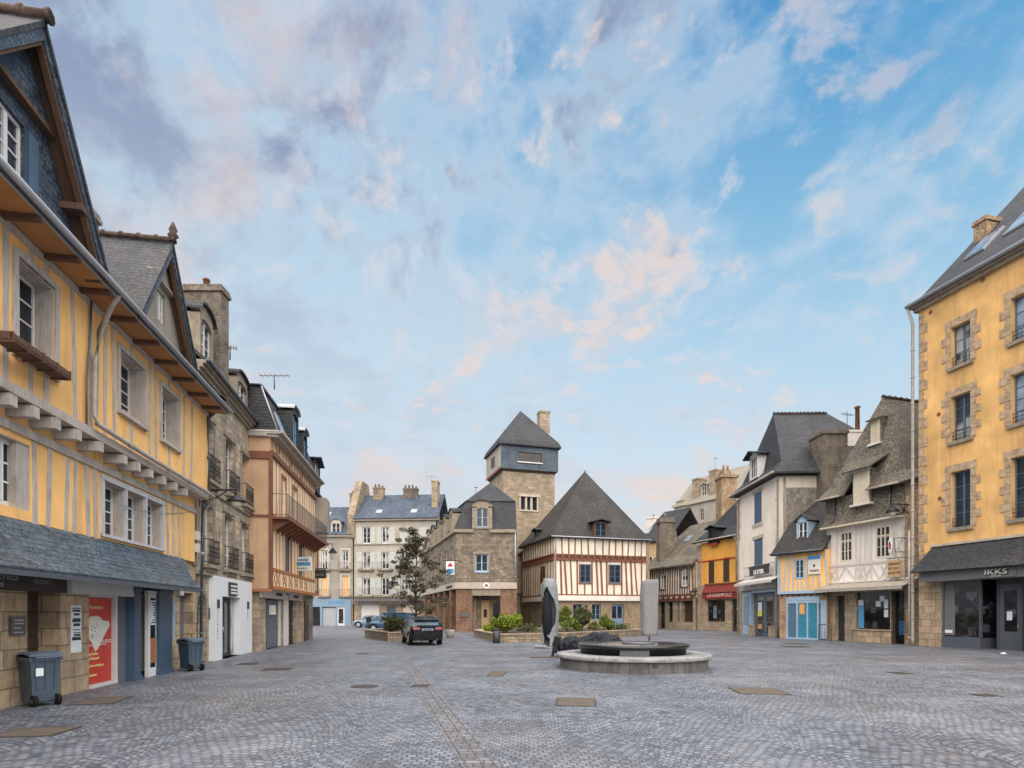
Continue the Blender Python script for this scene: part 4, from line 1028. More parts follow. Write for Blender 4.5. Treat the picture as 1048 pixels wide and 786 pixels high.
m = MB(F6); m.box(0, L6, -.35, 0, 14.25, 14.5); m.box(0, L6, -.12, 0, 11.0, 11.15); m.box(0, L6, -.2, 0, 3.9, 4.1); m.build('cornice', 'stone_trim', H6)
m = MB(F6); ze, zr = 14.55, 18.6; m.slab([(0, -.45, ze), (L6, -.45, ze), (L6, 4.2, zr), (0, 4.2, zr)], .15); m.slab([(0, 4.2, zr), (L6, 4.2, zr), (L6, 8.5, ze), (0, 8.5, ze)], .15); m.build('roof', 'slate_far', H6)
m = MB(F6); m.prism([(-.02, 12.3)], 0, 0) if False else None
m.hexa([(-.85, -.3, 12), (.12, -.3, 12), (.12, 8, 12), (-.85, 8, 12), (-.85, -.3, 15.1), (.12, -.3, 15.1), (.12, 8, 15.1), (-.85, 8, 15.1)])
m.hexa([(-.85, -.3, 15.1), (.12, -.3, 15.1), (.12, 8, 15.1), (-.85, 8, 15.1), (-.85, 3.0, 20.4), (.12, 3.0, 20.4), (.12, 5.6, 20.4), (-.85, 5.6, 20.4)]); m.build('parapet_wall', 'rubble_brown', H6)
chimney(F6, H6, -2.2, -1.4, 4.2, 5.2, 15, 19.0, 'rubble_brown', 2)
chimney(F6, H6, F6.u(382.5, 3.6), F6.u(393, 3.6), 3.3, 4.0, 16, 19.6, 'rubble_brown', 3); chimney(F6, H6, F6.u(413, 3.6), F6.u(427.5, 3.6), 3.4, 4.1, 17, 19.4, 'rubble_chimney', 4)
chimney(F6, H6, F6.u(442.5, 2), F6.u(448.5, 2), 1.5, 3.0, 14, 20.0, 'ashlar_pier', 0)
for px in (386, 421.5): on_slope(F6, H6, F6.u(px, 1.2), F6.u(px+6, 1.2), .2, .34, (-.45, ze), (4.2, zr))
# shops
m = MB(F6); so = [F6.R(369, 388, 618.5, 641), F6.R(396, 405, 620, 641), F6.R(412, 428, 619, 641)]
so = [(a, b, -.1, d_) for a, b, c, d_ in so]; m.wall(0, L6, 0, 3.9, so, 0, .2, .4); m.build('wall', 'ashlar_pier', H6)
for i, r in enumerate(so):
    m = MB(F6); m.box(r[0], r[1], .15, .2, 0, r[3]); m.build('roller_shutter', ('white_panel', 'grey_shop', 'cream_paint')[i], H6)
m = MB(F6); a, b = F6.u(363.5), F6.u(440); m.slab([(a, -1.0, 3.35), (b, -1.0, 3.35), (b, -.02, 3.95), (a, -.02, 3.95)], .05)
n = 30
for i in range(n): m.box(a+(b-a)*i/n+.03, a+(b-a)*(i+.55)/n, -1.0, -.96, 2.95, 3.33)
m.build('awning', 'steel_dark', H6)
# ---- 7. stone corner building
F7 = Frame(P3(466.5, 646.5, 53.5).xy, P3(529, 646.5, 53.7).xy); L7 = F7.L
c7 = F7.w(0, 0, 0); F7l = Frame((c7.x-.287*23, c7.y+.958*23), (c7.x, c7.y)); L7l = F7l.L
H7 = empty('corner_building', F7, 'grey stone corner building with mansard dormers, cream band and reddish brick pillars', 'building')
zB, zT = 4.5, 9.05
fo = [F7.R(486.5, 499.5, 567, 585, 0)]
m = MB(F7); m.wall(0, L7, zB, zT, fo, 0, .25, .4); m.build('wall', 'ashlar_brown', H7)
lo = []
for i in range(6):
    u1 = L7l-1.3-i*3.4; lo.append((u1-1.0, u1, 5.6, 7.9))
m = MB(F7l); m.wall(0, L7l, zB, zT, lo, 0, .25, .4); m.build('wall', 'ashlar_brown', H7)
for r in fo: window(F7, H7, r, 0, .15, 2, 2, 'light_blue', fw=.1, sill='light_blue')
for r in lo: window(F7l, H7, r, 0, .15, 2, 3, 'cream_paint', fw=.1)
m = MB(F7); r = fo[0]; m.box(r[0]-.2, r[1]+.2, -.05, .02, r[3], r[3]+.22); m.box(r[0]-.18, r[0]-.003, -.03, .02, r[2], r[3]); m.box(r[1]+.003, r[1]+.18, -.03, .02, r[2], r[3]); m.build('window_surround', 'stone_trim', H7)
m = MB(F7); wp = lambda F, u, d: F7.inv(F.w(u, d, 0))[:2]
body = [(.35, .35), (L7-.02, .35), (L7-.02, 15), wp(F7l, 0, 8), wp(F7l, 0, .35)]
m.plan(body, 4.4, zT); m.plan([(1.2, 2.2), (L7-.02, 2.2), (L7-.02, 15), wp(F7l, 0, 8), wp(F7l, 0, 1.2)], 0, 4.4); m.build('house_body', 'rubble_brown', H7)
m = MB(F7); m.box(0, L7, -.12, .3, 3.92, zB); m.build('stone_band', 'band_cream', H7)
m = MB(F7l); m.box(-.1, L7l+.11, -.12, .3, 3.92, zB); bb = m.build('stone_band', 'band_cream', H7)
text(F7l, bb, 'RESTAURANT', L7l-4.2, 4.08, .34, -.135, 'ink', bold=.02, sx=1.4)
boxes(F7, H7, 'brick_pier', 'brick_red', [(0, L7*.27, 0, .9, 0, 3.92), (L7*.73, L7, 0, .9, 0, 3.92)])
for i in range(6):
    u1 = L7l-.02-i*3.4 if i else L7l-.9
    m = MB(F7l); m.box(u1-3.4+1.9-(.0 if i else .5), u1-.9+.0, 0, .7, 0, 3.92) if False else m.box(L7l-2.4-i*3.4-.9, L7l-2.4-i*3.4, 0, .7, 0, 3.92); m.build('brick_pier', 'brick_red', H7)
# porch: recessed entrance
p0, p1 = L7*.27, L7*.73
m = MB(F7); m.box(p0, p1, .0, .2, 3.3, 3.92); m.build('porch_lintel', 'stone_trim', H7)
m = MB(F7); m.box(p0, p1, .2, 2.2, 3.75, 3.9); m.build('porch_ceiling', 'plaster_ochre', H7)
m = MB(F7); m.box(p0-.01, p0+.35, 1.2, 2.2, 0, 3.7); m.box(p0+.36, p1, 2.0, 2.19, 0, 3.75); m.build('porch_wall', 'rubble_brown', H7)
u0, u1 = F7.u(493.5, 1.8), F7.u(501, 1.8)
d_ = door(F7, H7, (u0-.1, u1, .1, 2.9), 1.78, .05, 'wood_light', 'glass', (.25, .75, .42, .72), handle=True)
m = MB(F7); m.box(u1+.35, p1-.1, 1.88, 1.98, 1.0, 2.6); m.build('porch_window', 'glass', H7)
m = MB(F7); m.box(u0, u1-.1, 1.8, 1.9, 3.0, 3.6); m.build('transom', 'glass', H7)
o = empty('menu_board', F7, 'small framed board fixed to the brick pillar right of the dark car', 'sign', None, .8, 0, 1.2)
m = MB(F7); m.box(.45, 1.25, -.06, -.004, 1.35, 1.75); m.build('panel', 'steel_dark', o)
# round dog-like emblem kept as a plain round plaque on the band
m = MB(F7); c = L7/2
m.prism([(c+.3*math.cos(i*math.pi/10), 4.21+.27*math.sin(i*math.pi/10)) for i in range(20)], -.16, -.121)
em = m.build('emblem', 'paper', H7)
m = MB(F7); m.prism([(c-.24, 4.12), (c+.24, 4.12), (c+.08, 4.3), (c, 4.4), (c-.1, 4.28)], -.172, -.161); m.build('emblem_figure', 'red_fascia', em)
# projecting sign on the left wall
s0 = P3(456.5, 588, 50.8); s1 = P3(465, 574.5, 50.8)
o = empty('projecting_sign', F7, 'white hanging sign with a blue band and red emblem on the stone corner building', 'sign', None, 0, -1, 5)
m = MB(W0); m.box(s0.x, s1.x, s0.y, s0.y+.12, s0.z, s1.z); pn = m.build('panel', 'paper', o)
m = MB(W0); w_ = s1.x-s0.x; h_ = s1.z-s0.z
m.box(s0.x+.06, s1.x-.06, s0.y-.015, s0.y-.003, s0.z+h_*.08, s0.z+h_*.45); m.build('blue_band', 'ink_blue', pn)
m = MB(W0); m.prism([(s0.x+w_*.15, s0.z+h_*.6), (s1.x-w_*.15, s0.z+h_*.6), (s1.x-w_*.3, s0.z+h_*.8), ((s0.x+s1.x)/2, s0.z+h_*.92), (s0.x+w_*.3, s0.z+h_*.78)], s0.y-.015, s0.y-.003); m.build('red_emblem', 'red_paint', pn)
m = MB(W0); m.tube([(s0.x-.3, s0.y+.06, s1.z+.08), (s1.x+.3, s0.y+.06, s1.z+.08), (s1.x+.5, 53.0, s1.z+.08)], .03, 6); m.build('bracket', 'iron', o)
# cornice and mansard
boxes(F7, H7, 'wall', 'ashlar_brown', [(F7.u(485)+.01, F7.u(501.5)-.01, -.02, .4, zT+.002, 9.42)])
m = MB(F7); m.box(0, F7.u(485), -.2, .3, zT, zT+.3); m.box(F7.u(501.5), L7, -.2, .3, zT, zT+.3); m.build('cornice', 'stone_trim', H7)
m = MB(F7l); m.box(-.1, L7l+.2, -.2, .3, zT, zT+.3); m.build('cornice', 'stone_trim', H7)
a_, b_ = wp(F7l, 0, 0), wp(F7l, 0, 9)
bot = [(0, 0), (L7, 0), (L7, 15), b_, a_]; m = MB(F7)
t1 = [wp(F7l, L7l-1.0, .85), (L7-.1, .9), (L7-.1, 14), wp(F7l, .8, 8), wp(F7l, .8, .85)]
t1[0] = (.95, .9)
def frust(m, A, za, B, zb):
    b = len(m.v); n = len(A)
    for p in A: m.pt((p[0], p[1], za))
    for p in B: m.pt((p[0], p[1], zb))
    for i in range(n): j = (i+1) % n; m.f.append([b+i, b+j, b+n+j, b+n+i]); m.sm.append(False)
    m.f.append([b+n+i for i in range(n)]); m.sm.append(False); m.f.append([b+i for i in reversed(range(n))]); m.sm.append(False)
frust(m, bot, zT+.3, t1, 12.1)
# upper roof rises to a peak beside the tower
pk = F7.inv(P3(502, 493.5, 58.5))
A = [(p[0], p[1]) for p in t1]
b0 = len(m.v)
ring = [(A[0][0]-.1, A[0][1]-.1, 12.1), (A[1][0], A[1][1]-.1, 12.1), (A[2][0], A[2][1], 12.1), (A[3][0], A[3][1], 12.1), (A[4][0], A[4][1], 12.1)]
pk1 = (pk[0], pk[1], EYE+(HY-494)/FOC*58.5); far = wp(F7l, 3, 4.5); pk2 = (far[0], far[1], 12.9)
m.face([ring[0], ring[1], pk1]); m.face([ring[1], ring[2], pk1]); m.face([ring[2], ring[3], pk2, pk1]); m.face([ring[3], ring[4], pk2]); m.face([ring[4], ring[0], pk1, pk2])
m.build('roof', 'slate_dark', H7)
r = F7.R(487.5, 499.5, 525, 543, -.1)
dormer(F7, H7, (r[0], r[1], 9.55, 11.3), -.12, 1.6, 'stone_trim', 'slate_dark', True, gab=.55, cols=2, rows=2, fm='light_blue', side=.38)
for i in range(5):
    u1 = L7l-1.5-i*3.6; dormer(F7l, H7, (u1-.9, u1, 9.5, 11.0), -.1, 1.5, 'stone_trim', 'slate_dark', True, gab=.4, cols=2, rows=2, side=.35, fm='cream_paint')
pipe(F7, H7, [(L7-.15, -.12, 9.2), (L7-.15, -.12, 4.6)], .06, 'zinc')
aerial(P3(487, 500, 60).x, 60, P3(487, 508, 60).z, 1.0, 'satellite_dish_mast', 'small dish and mast on the stone building roof left of the tower', .3)

# ---- 8. tower
e8 = Vector((.958, .287)); n8 = Vector((-.287, .958))
cT = Vector((-1.077, 68)); FT = Frame((cT.x, cT.y), (cT.x+e8.x*6.43, cT.y+e8.y*6.43)); LT = 6.43; DT = 6.1
HT = empty('tower', FT, 'square pale stone tower with a slate-hung top storey, pyramid roof and tall chimney', 'tower')
tw = FT.R(533, 549.5, 508, 521.5, 0)
m = MB(FT); m.wall(0, LT, 4, 18.3, [tw], 0, .3, .5); m.build('wall', 'ashlar_tower', HT)
m = MB(FT); m.box(.01, LT-.01, .48, DT, 0, 18.28); m.box(.003, .3, .3, DT, 0, 18.27) ; m.build('tower_body', 'ashlar_tower', HT)
m = MB(FT); u0, u1, z0, z1 = tw; w_ = (u1-u0)/3
m.box(u0-.3, u1+.3, -.12, .02, z1, z1+.28); m.box(u0-.15, u1+.15, -.1, .02, z0-.18, z0)
for i in (1, 2): m.box(u0+w_*i-.12, u0+w_*i+.12, .02, .3, z0, z1)
m.box(u0-.18, u0-.003, -.04, .02, z0, z1); m.box(u1+.003, u1+.18, -.04, .02, z0, z1); m.build('window_surround', 'stone_light', HT)
for i in range(3): window(FT, HT, (u0+w_*i+(.12 if i else .0), u0+w_*(i+1)-(.12 if i < 2 else 0), z0, z1), 0, .2, 1, 3, 'dark_paint', fw=.06)
ov = .32
A = [(-.05, -.05), (LT+.05, -.05), (LT+.05, DT+.05), (-.05, DT+.05)]
B = [(-ov, -ov), (LT+ov, -ov), (LT+ov, DT+ov), (-ov, DT+ov)]
m = MB(FT); frust(m, A, 18.2, [(p[0]*1, p[1]) for p in [(-ov+.1, -ov+.1), (LT+ov-.1, -ov+.1), (LT+ov-.1, DT+ov-.1), (-ov+.1, DT+ov-.1)]], 18.5); m.build('jetty', 'wood_dark', HT)
sw = FT.R(530.5, 554.5, 462, 472, -ov)
m = MB(FT); m.wall(-ov, LT+ov, 18.45, 21.35, [sw], -ov, .2, .3)
m.box(-ov+.01, LT+ov-.01, -ov+.31, DT+ov, 18.46, 21.34); m.build('upper_storey', 'slate_blue', HT)
Fl = Frame(FT.w(-ov, DT+ov, 0).xy, FT.w(-ov, -ov, 0).xy)
m = MB(Fl); m.box(.0, Fl.L-.0, -.03, -.003, 18.5, 21.3); m.build('side_cladding', 'plaster_far', HT)
r = Fl.R(503, 509, 468, 476, -.03); window(Fl, HT, (Fl.L*.38, Fl.L*.62, 19.3, 20.5), -.1, .03, 2, 2, 'wood_dark', fw=.1)
m = MB(Fl); m.box(-.05, Fl.L+.04, -.06, -.031, 18.38, 18.62); m.build('red_beam', 'red_fascia', HT)
window(FT, HT, sw, -ov, .1, 3, 2, 'timber_brown', fw=.1, mid=.2)
m = MB(FT); m.box(sw[0]-.1, sw[1]+.1, -ov-.12, -ov+.02, sw[2]-.14, sw[2]-.01); m.build('sill', 'white_panel', HT)
ap = FT.inv(P3(537.5, 419.5, 71.5)); za = EYE+(HY-419.5)/FOC*71.5
m = MB(FT); o_ = ov+.3; C = [(-o_, -o_), (LT+o_, -o_), (LT+o_, DT+o_), (-o_, DT+o_)]
E_ = [(-.35, -.35), (LT+.35, -.35), (LT+.35, DT+.35), (-.35, DT+.35)]
m.hexa([(p[0], p[1], 21.2) for p in C]+[(p[0], p[1], 21.32) for p in C]); frust(m, C, 21.32, E_, 21.95)
cx, cy = LT/2-.1, DT/2
for i in range(4): m.face([(E_[i][0], E_[i][1], 21.95), (E_[(i+1) % 4][0], E_[(i+1) % 4][1], 21.95), (cx, cy, za)])
m.build('roof', 'slate_dark', HT)
u0, u1 = FT.u(551.5, 2.2), FT.u(561.5, 2.2)
chimney(FT, HT, u0, u1, 1.8, 2.9, 22.0, EYE+(HY-417)/FOC*70.3, 'ashlar_pier', 0)

# ---- 9. half-timbered house under the pointed roof
F8 = Frame((4.25, 58), (4.25+e8.x*9.73, 58+e8.y*9.73)); L8 = 9.73; D8 = 9.8
F8l = Frame((4.25+n8.x*D8, 58+n8.y*D8), (4.25, 58)); L8l = D8
H8 = empty('half_timbered_house', F8, 'cream half-timbered house with a tall pointed slate roof in the middle of the square', 'house')
zg, zs, zm, ze = 2.95, 3.45, 7.05, 9.1
wo = [F8.R(592.8, 604, 577.5, 596.5), F8.R(622.8, 634.3, 578, 597)]
gi = [(F8.u(586.5), F8.u(596.5), 1.1, 2.6), (F8.u(606), F8.u(615), 1.0, 2.6), (F8.u(626), F8.u(638.5), -.1, 2.6)]
m = MB(F8); m.wall(0, L8, 0, zg, gi, 0, .3, .5); m.build('wall', 'rubble_tan', H8)
lgi = [(L8l-1.6, L8l-.7, 0, 2.3), (L8l-3.2, L8l-2.4, .9, 2.3)]
m = MB(F8l); m.wall(0, L8l, 0, zg, lgi, 0, .3, .5); m.build('wall', 'rubble_brown', H8)
for r in gi[:2]: window(F8, H8, r, 0, .2, 2, 3, 'pale_blue', fw=.09)
door(F8, H8, (gi[2][0], gi[2][1], 0, 2.6), 0, .2, 'pale_blue', 'glass', (.1, .9, .45, .95), cols=2)
for r in lgi: window(F8l, H8, r, 0, .2, 2, 3, 'brown_shutter', fw=.09)
jo = .22
m = MB(F8); m.wall(-jo, L8+jo, zs, ze+.3, wo, -jo, .25, .5); m.build('wall', 'plaster_cream', H8)
lw = [F8l.R(552.5, 557.5, 580, 597.5, -jo)]
m = MB(F8l); m.wall(0, L8l+jo, zs, ze+.3, lw, -jo, .25, .5); m.build('wall', 'plaster_cream', H8)
m = MB(F8); m.box(.3, L8+jo-.02, .32, D8, 0, ze+.2); m.build('house_body', 'rubble_grey', H8)
for r in wo: window(F8, H8, r, -jo, .08, 2, 3, 'blue_shutter', fw=.1)
for r in lw: window(F8l, H8, r, -jo, .08, 2, 3, 'wood_dark', fw=.1)
m = MB(F8); m.box(-jo-.05, L8+jo, -jo-.12, .02, zg, zs); m.box(-jo-.05, -jo+.2, -jo-.05, L8l, zg+.002, zs-.002); m.build('stone_band', 'plaster_white', H8)
m = MB(F8)
pxs = [568.5, 574.5, 579.5, 585, 590.8, 606, 611.5, 616, 621, 636.3, 641.5, 646.5, 651.5, 656.5]
us = [F8.u(p, -jo) for p in pxs]
for i, u in enumerate(us):
    l = random.uniform(.08, .26) if 0 < i < 13 else 0
    if i in (4, 5, 8, 9): l = .02
    m.beam((u-l, zm-.1), (u+l*.3, zs), random.uniform(.15, .21), -jo, .03)
m.posts([F8.u(598.4, -jo), F8.u(628.4, -jo)], zs, wo[0][2], .14, -jo, .03)
us2 = [F8.u(p, -jo) for p in (568.5, 575, 582, 588.5, 595, 602, 609, 617, 623.5, 630, 637, 643, 650, 656.5)]
m.posts(us2, zm+.5, ze+.1, .14, -jo, .03, (), .03)
for u in (us[4], us[7]): pass
m.box(-jo, L8+jo, -jo-.05, -jo+.02, zs-.02, zs+.14)
for r in wo: m.box(r[0]-.15, r[1]+.15, -jo-.04, -jo+.02, r[2]-.15, r[2]); m.box(r[0]-.13, r[0], -jo-.045, -jo+.02, r[2], r[3]); m.box(r[1], r[1]+.13, -jo-.045, -jo+.02, r[2], r[3])
m.build('timber_frame', 'timber_orange', H8)
m = MB(F8); m.box(-jo-.06, L8+jo, -jo-.14, -jo+.02, zm-.12, zm+.1); m.box(-jo-.06, L8+jo, -jo-.1, -jo+.02, zm+.38, zm+.52)
for i in range(15): u = -jo+.1+i*(L8+.1)/14.5; m.box(u, u+.24, -jo-.2, -jo, zm+.1, zm+.36)
m.build('carved_beam', 'timber_red', H8)
m = MB(F8); m.box(-jo, L8+jo, -jo-.03, -jo+.001, zm+.1, zm+.38); m.build('beam_infill', 'timber_brown', H8)
m = MB(F8l)
for i in range(13):
    u = L8l+jo-.08-i*.76; l = .2 if i else 0
    m.beam((u-l*random.uniform(.2, 1.5), zs), (u+l*random.uniform(-.5, .6), zm-.1), .14, -jo, .03); m.beam((u, zm+.5), (u-l*.3, ze+.1), .13, -jo, .03)
m.box(0, L8l+jo, -jo-.05, -jo+.02, zs-.02, zs+.14); m.build('timber_frame', 'timber_orange', H8)
m = MB(F8l); m.box(0, L8l+jo+.06, -jo-.14, -jo+.02, zm-.1, zm+.1); m.box(0, L8l+jo+.06, -jo-.1, -jo+.02, zm+.38, zm+.52); m.box(0, L8l+jo, -jo-.03, -jo+.001, zm+.1, zm+.38); m.build('carved_beam', 'timber_red', H8)
boxes(F8, H8, 'corner_pier', 'rubble_tan', [(L8+jo+.003, L8+jo+.42, -jo-.02, .5, 0, ze+.1)])
# pointed roof: flared eaves, steep faces
zapx = EYE+(HY-482.5)/FOC*62.7; api = F8.inv(P3(598.5, 486, 62.7))
def ringp(o, z): return [(-o, -o, z), (L8+o, -o, z), (L8+o, D8+o, z), (-o, D8+o, z)]
m = MB(F8); R0 = ringp(.62, ze+.05); R1 = ringp(.62, ze+.2)
m.hexa(R0+R1)
R2 = []
for (u, d, z) in ringp(.62, 0):
    t = .16; R2.append((u+(api[0]-u)*t*.9, d+(api[1]-d)*t*.9, ze+.2+(zapx-ze)*t*.82))
for i in range(4):
    j = (i+1) % 4; m.face([R1[i], R1[j], R2[j], R2[i]]); m.face([R2[i], R2[j], (api[0], api[1], zapx)])
rf = m.build('roof', 'slate_lichen' if False else 'slate_brown', H8)
m = MB(F8); m.lathe(api[0], api[1], [(.12, zapx-.2), (.09, zapx+.2), (.05, zapx+.75)], 8); m.build('finial', 'zinc', H8)
m = MB(F8); m.tube([(-.62, -.68, ze+.12), (L8+.62, -.68, ze+.12)], .07, 6); m.build('gutter', 'zinc', H8)
r = F8.R(606.5, 619, 536.5, 555.5, -.1)
dormer(F8, H8, (r[0]+.1, r[1]-.1, 9.3, 10.75), -.62, 2.2, 'timber_brown', 'slate_dark', False, gab=.22, cols=2, rows=2, fm='blue_shutter', over=.35)
r = F8l.R(547.5, 552, 543, 553, -.1)
dormer(F8l, H8, (r[0], r[0]+.9, 9.2, 10.5), -.1, 2.2, 'slate_dark', 'slate_dark', False, gab=.22, cols=2, rows=2, fm='pale_blue', over=.3)
pipe(F8, H8, [(-.1, -.5, ze), (-.12, -.36, 7.8), (-.12, -.36, .1)], .06, 'pipe_cream')
# brick wing behind, joining the tower
pw_ = F8l.w(-7.5, 0, 0); F8b = Frame((pw_.x, pw_.y), F8l.w(0, 0, 0).xy); Lb = F8b.L
H9 = empty('brick_wing', F8b, 'narrow brown stone wing wedged between the tower base and the half-timbered house', 'house')
bo = [(Lb-1.8, Lb-1.2, .8, 2.6), (Lb-4.4, Lb-3.7, .8, 2.6), (Lb-1.8, Lb-1.2, 4.0, 6.2), (Lb-4.4, Lb-3.7, 4.0, 6.2)]
m = MB(F8b); m.wall(0, Lb, 0, 8.6, bo, .02, .25, .5); m.build('wall', 'rubble_tan', H9)
for r in bo: window(F8b, H9, r, .02, .12, 2, 3, 'grey_shop', fw=.08)
m = MB(F8b); m.box(.01, Lb-.02, .53, 6, 0, 8.5); m.build('house_body', 'rubble_brown', H9)
m = MB(F8b); m.slab([(-.1, -.4, 8.6), (Lb+.1, -.4, 8.6), (Lb+.1, 4, 12.5), (-.1, 4, 12.5)], .12); m.build('roof', 'slate_dark', H9)
# ================================================================ RIGHT SIDE
# ---- 10. brown half-timbered house with slate roof
F10 = Frame((15.9, 68.4), (19.0, 60.0)); L10 = F10.L
H10 = empty('half_timbered_house', F10, 'low brown half-timbered house with a slate roof and stone arcade, left of the orange restaurant', 'house')
U = lambda px, d=0: F10.u(px, d)
zg = 3.35
go = [(U(673.5), U(680.5), -.1, 2.95), (U(682), U(688.5), .75, 2.95), (U(692.5), U(695.5), .75, 2.95), (U(697.5), U(710), .75, 2.95)]
m = MB(F10); m.wall(0, L10, 0, zg, go, 0, .5, .7); m.build('wall', 'ashlar_pier', H10)
m = MB(F10); m.box(.02, L10-.02, .72, 7, 0, 6.5); m.build('house_body', 'rubble_brown', H10)
for i, r in enumerate(go):
    m = MB(F10); m.box(r[0], r[1], .45, .5, max(0, r[2]), r[3]); m.build('shop_window' if i else 'door', 'glass_shop' if i < 3 else 'brown_shutter', H10)
wo = [F10.R(675.8, 681, 588, 603, -.25), F10.R(697.5, 704, 583.5, 600.5, -.25)]
m = MB(F10); m.wall(-.1, L10, 3.6, 6.9, wo, -.25, .2, .5); m.build('wall', 'plaster_offwhite', H10)
for r in wo: window(F10, H10, r, -.25, .06, 2, 3, 'white_paint', fw=.12, gm='glass_curtain')
m = MB(F10); n = 21
m.posts([.0+i*(L10-.1)/n for i in range(n+1)], 3.7, 6.9, .17, -.25, .03, wo, .03)
for r in wo: m.box(r[0]-.12, r[0], -.3, -.2, r[2]-.15, r[3]+.1); m.box(r[1], r[1]+.12, -.3, -.2, r[2]-.15, r[3]+.1); m.box(r[0], r[1], -.3, -.2, r[2]-.15, r[2])
m.build('timber_frame', 'timber_brown', H10)
m = MB(F10); m.box(-.15, L10, -.34, -.2, 3.55, 3.75); m.box(-.1, L10, -.2, .0, 3.0, 3.28)
for i in range(9): m.box(i*L10/9+.1, i*L10/9+.5, -.32, 0, 3.3, 3.55)
m.build('carved_beam', 'timber_red', H10)
m = MB(F10)
for i in range(9): m.box(i*L10/9+.55, (i+1)*L10/9+.05, -.24, 0, 3.3, 3.54)
m.build('beam_infill', 'plaster_cream', H10)
zE = 6.65; zR = 12.0
m = MB(F10); m.box(-.5, L10, -.75, -.2, zE-.05, zE+.1); m.slab([(-.5, -.8, zE+.1), (L10+.05, -.8, zE+.1), (L10+.05, .8, zE+1.3), (-.4, .8, zE+1.3)], .12)
m.slab([(-.4, .8, zE+1.3), (L10+.05, .8, zE+1.3), (L10+.05, 5.0, zR), (1.2, 5.0, zR)], .12); m.slab([(-.4, .8, zE+1.3), (1.2, 5, zR), (-.4, 9, zE+1.3)], .1)
m.build('roof', 'slate_lichen', H10)
# broad chimney breast with shoulders
c0, c1 = P3(674.5, 562, 66.5), P3(692, 530, 66.5)
m = MB(W0); y0 = 66.5; zt = c1.z-.5
m.prism([(c0.x, 6.5), (c0.x+2.6, 6.5), (c0.x+1.95, zt-1.0), (c0.x+1.75, zt), (c0.x+.15, zt)], y0, y0+1.6); ch = m.build('chimney', 'rubble_chimney', H10)
m = MB(W0); m.box(c0.x+.0, c0.x+1.95, y0-.12, y0+1.7, zt, zt+.25); m.box(c0.x+.15, c0.x+1.8, y0, y0+1.6, zt+.25, zt+.55); m.lathe(c0.x+.9, y0+.8, [(.2, zt+.5), (.16, zt+1.2)], 8); m.build('chimney_cap', 'rubble_chimney', ch)
m = MB(F10); m.box(L10-.35, L10, -.32, -.2, 0, 6.7); m.build('corner_pier', 'ashlar_pier', H10)
on_slope(F10, H10, 3.0, 3.8, .45, .62, (.8, zE+1.3), (5.0, zR))
# ---- yellow house behind
FY = Frame(P3(655, 640, 80).xy, P3(684, 640, 76).xy)
HY_ = empty('yellow_house', FY, 'ochre-rendered house with a slate roof just visible behind the pointed-roof house', 'house')
m = MB(FY); m.box(0, FY.L, 0, 7, 0, 11.2); m.build('wall', 'plaster_ochre', HY_)
m = MB(FY); m.slab([(-.3, -.4, 11.2), (FY.L+.3, -.4, 11.2), (FY.L+.3, 4, 15.8), (.8, 4, 15.8)], .15); m.slab([(.8, 4, 15.8), (FY.L+.3, 4, 15.8), (FY.L+.3, 8, 11.2), (-.3, 8, 11.2)], .15); m.build('roof', 'slate_dark', HY_)
chimney(FY, HY_, FY.u(663.5, 3), FY.u(671.5, 3), 2.6, 4, 13, EYE+(HY-528)/FOC*81, 'plaster_white', 1)
on_slope(FY, HY_, FY.u(666, 2), FY.u(669, 2), .3, .5, (-.4, 11.2), (4, 15.8))
window(FY, HY_, (1.2, 2.2, 7.5, 9.3), -.06, .01, 2, 3)
# ---- large stone building far behind with tall chimneys
FB = Frame(P3(690, 640, 92).xy, P3(762, 640, 80).xy)
HB = empty('stone_building', FB, 'large pale stone building with tall chimneys and parapets rising behind the slate roofs', 'building')
u = lambda px: FB.u(px)
zw = EYE+(HY-516)/FOC*90
bw = [(u(716), u(720), EYE+(HY-534)/FOC*88, EYE+(HY-522)/FOC*88), (u(700), u(704), 14, 15.8)]
m = MB(FB); m.wall(0, FB.L, 0, zw, bw, 0, .3, .5); m.box(.02, FB.L-.02, .52, 8, 0, zw-.1); m.build('wall', 'plaster_far', HB)
for r in bw: window(FB, HB, r, 0, .15, 2, 3, 'stone_light', fw=.12)
m = MB(FB); m.box(-.3, u(703), -.3, .0, zw-.2, zw+.2); m.box(u(703), FB.L, -.3, 0, zw-.3, zw); m.build('cornice', 'stone_light', HB)
m = MB(FB); m.slab([(0, -.1, zw), (FB.L, -.1, zw), (FB.L, 2.6, zw+4.2), (1.6, 2.6, zw+4.2)], .15); m.slab([(1.6, 2.6, zw+4.2), (FB.L, 2.6, zw+4.2), (FB.L, 8, zw), (0, 8, zw)], .15); m.build('roof', 'plaster_grey', HB)
def zpx(py, D): return EYE+(HY-py)/FOC*D
for a, b, t_ in ((691, 699, 508), (707.5, 713.5, 489), (724.5, 732, 485)):
    chimney(FB, HB, u(a), u(b), .2, 2.4, zw-.3, zpx(t_, 88), 'ashlar_pier', 0)
dormer(FB, HB, (u(716.5), u(721), zpx(509, 88), zpx(499, 88)), .3, 2.5, 'stone_light', 'slate_far', False, gab=.2, rows=2)
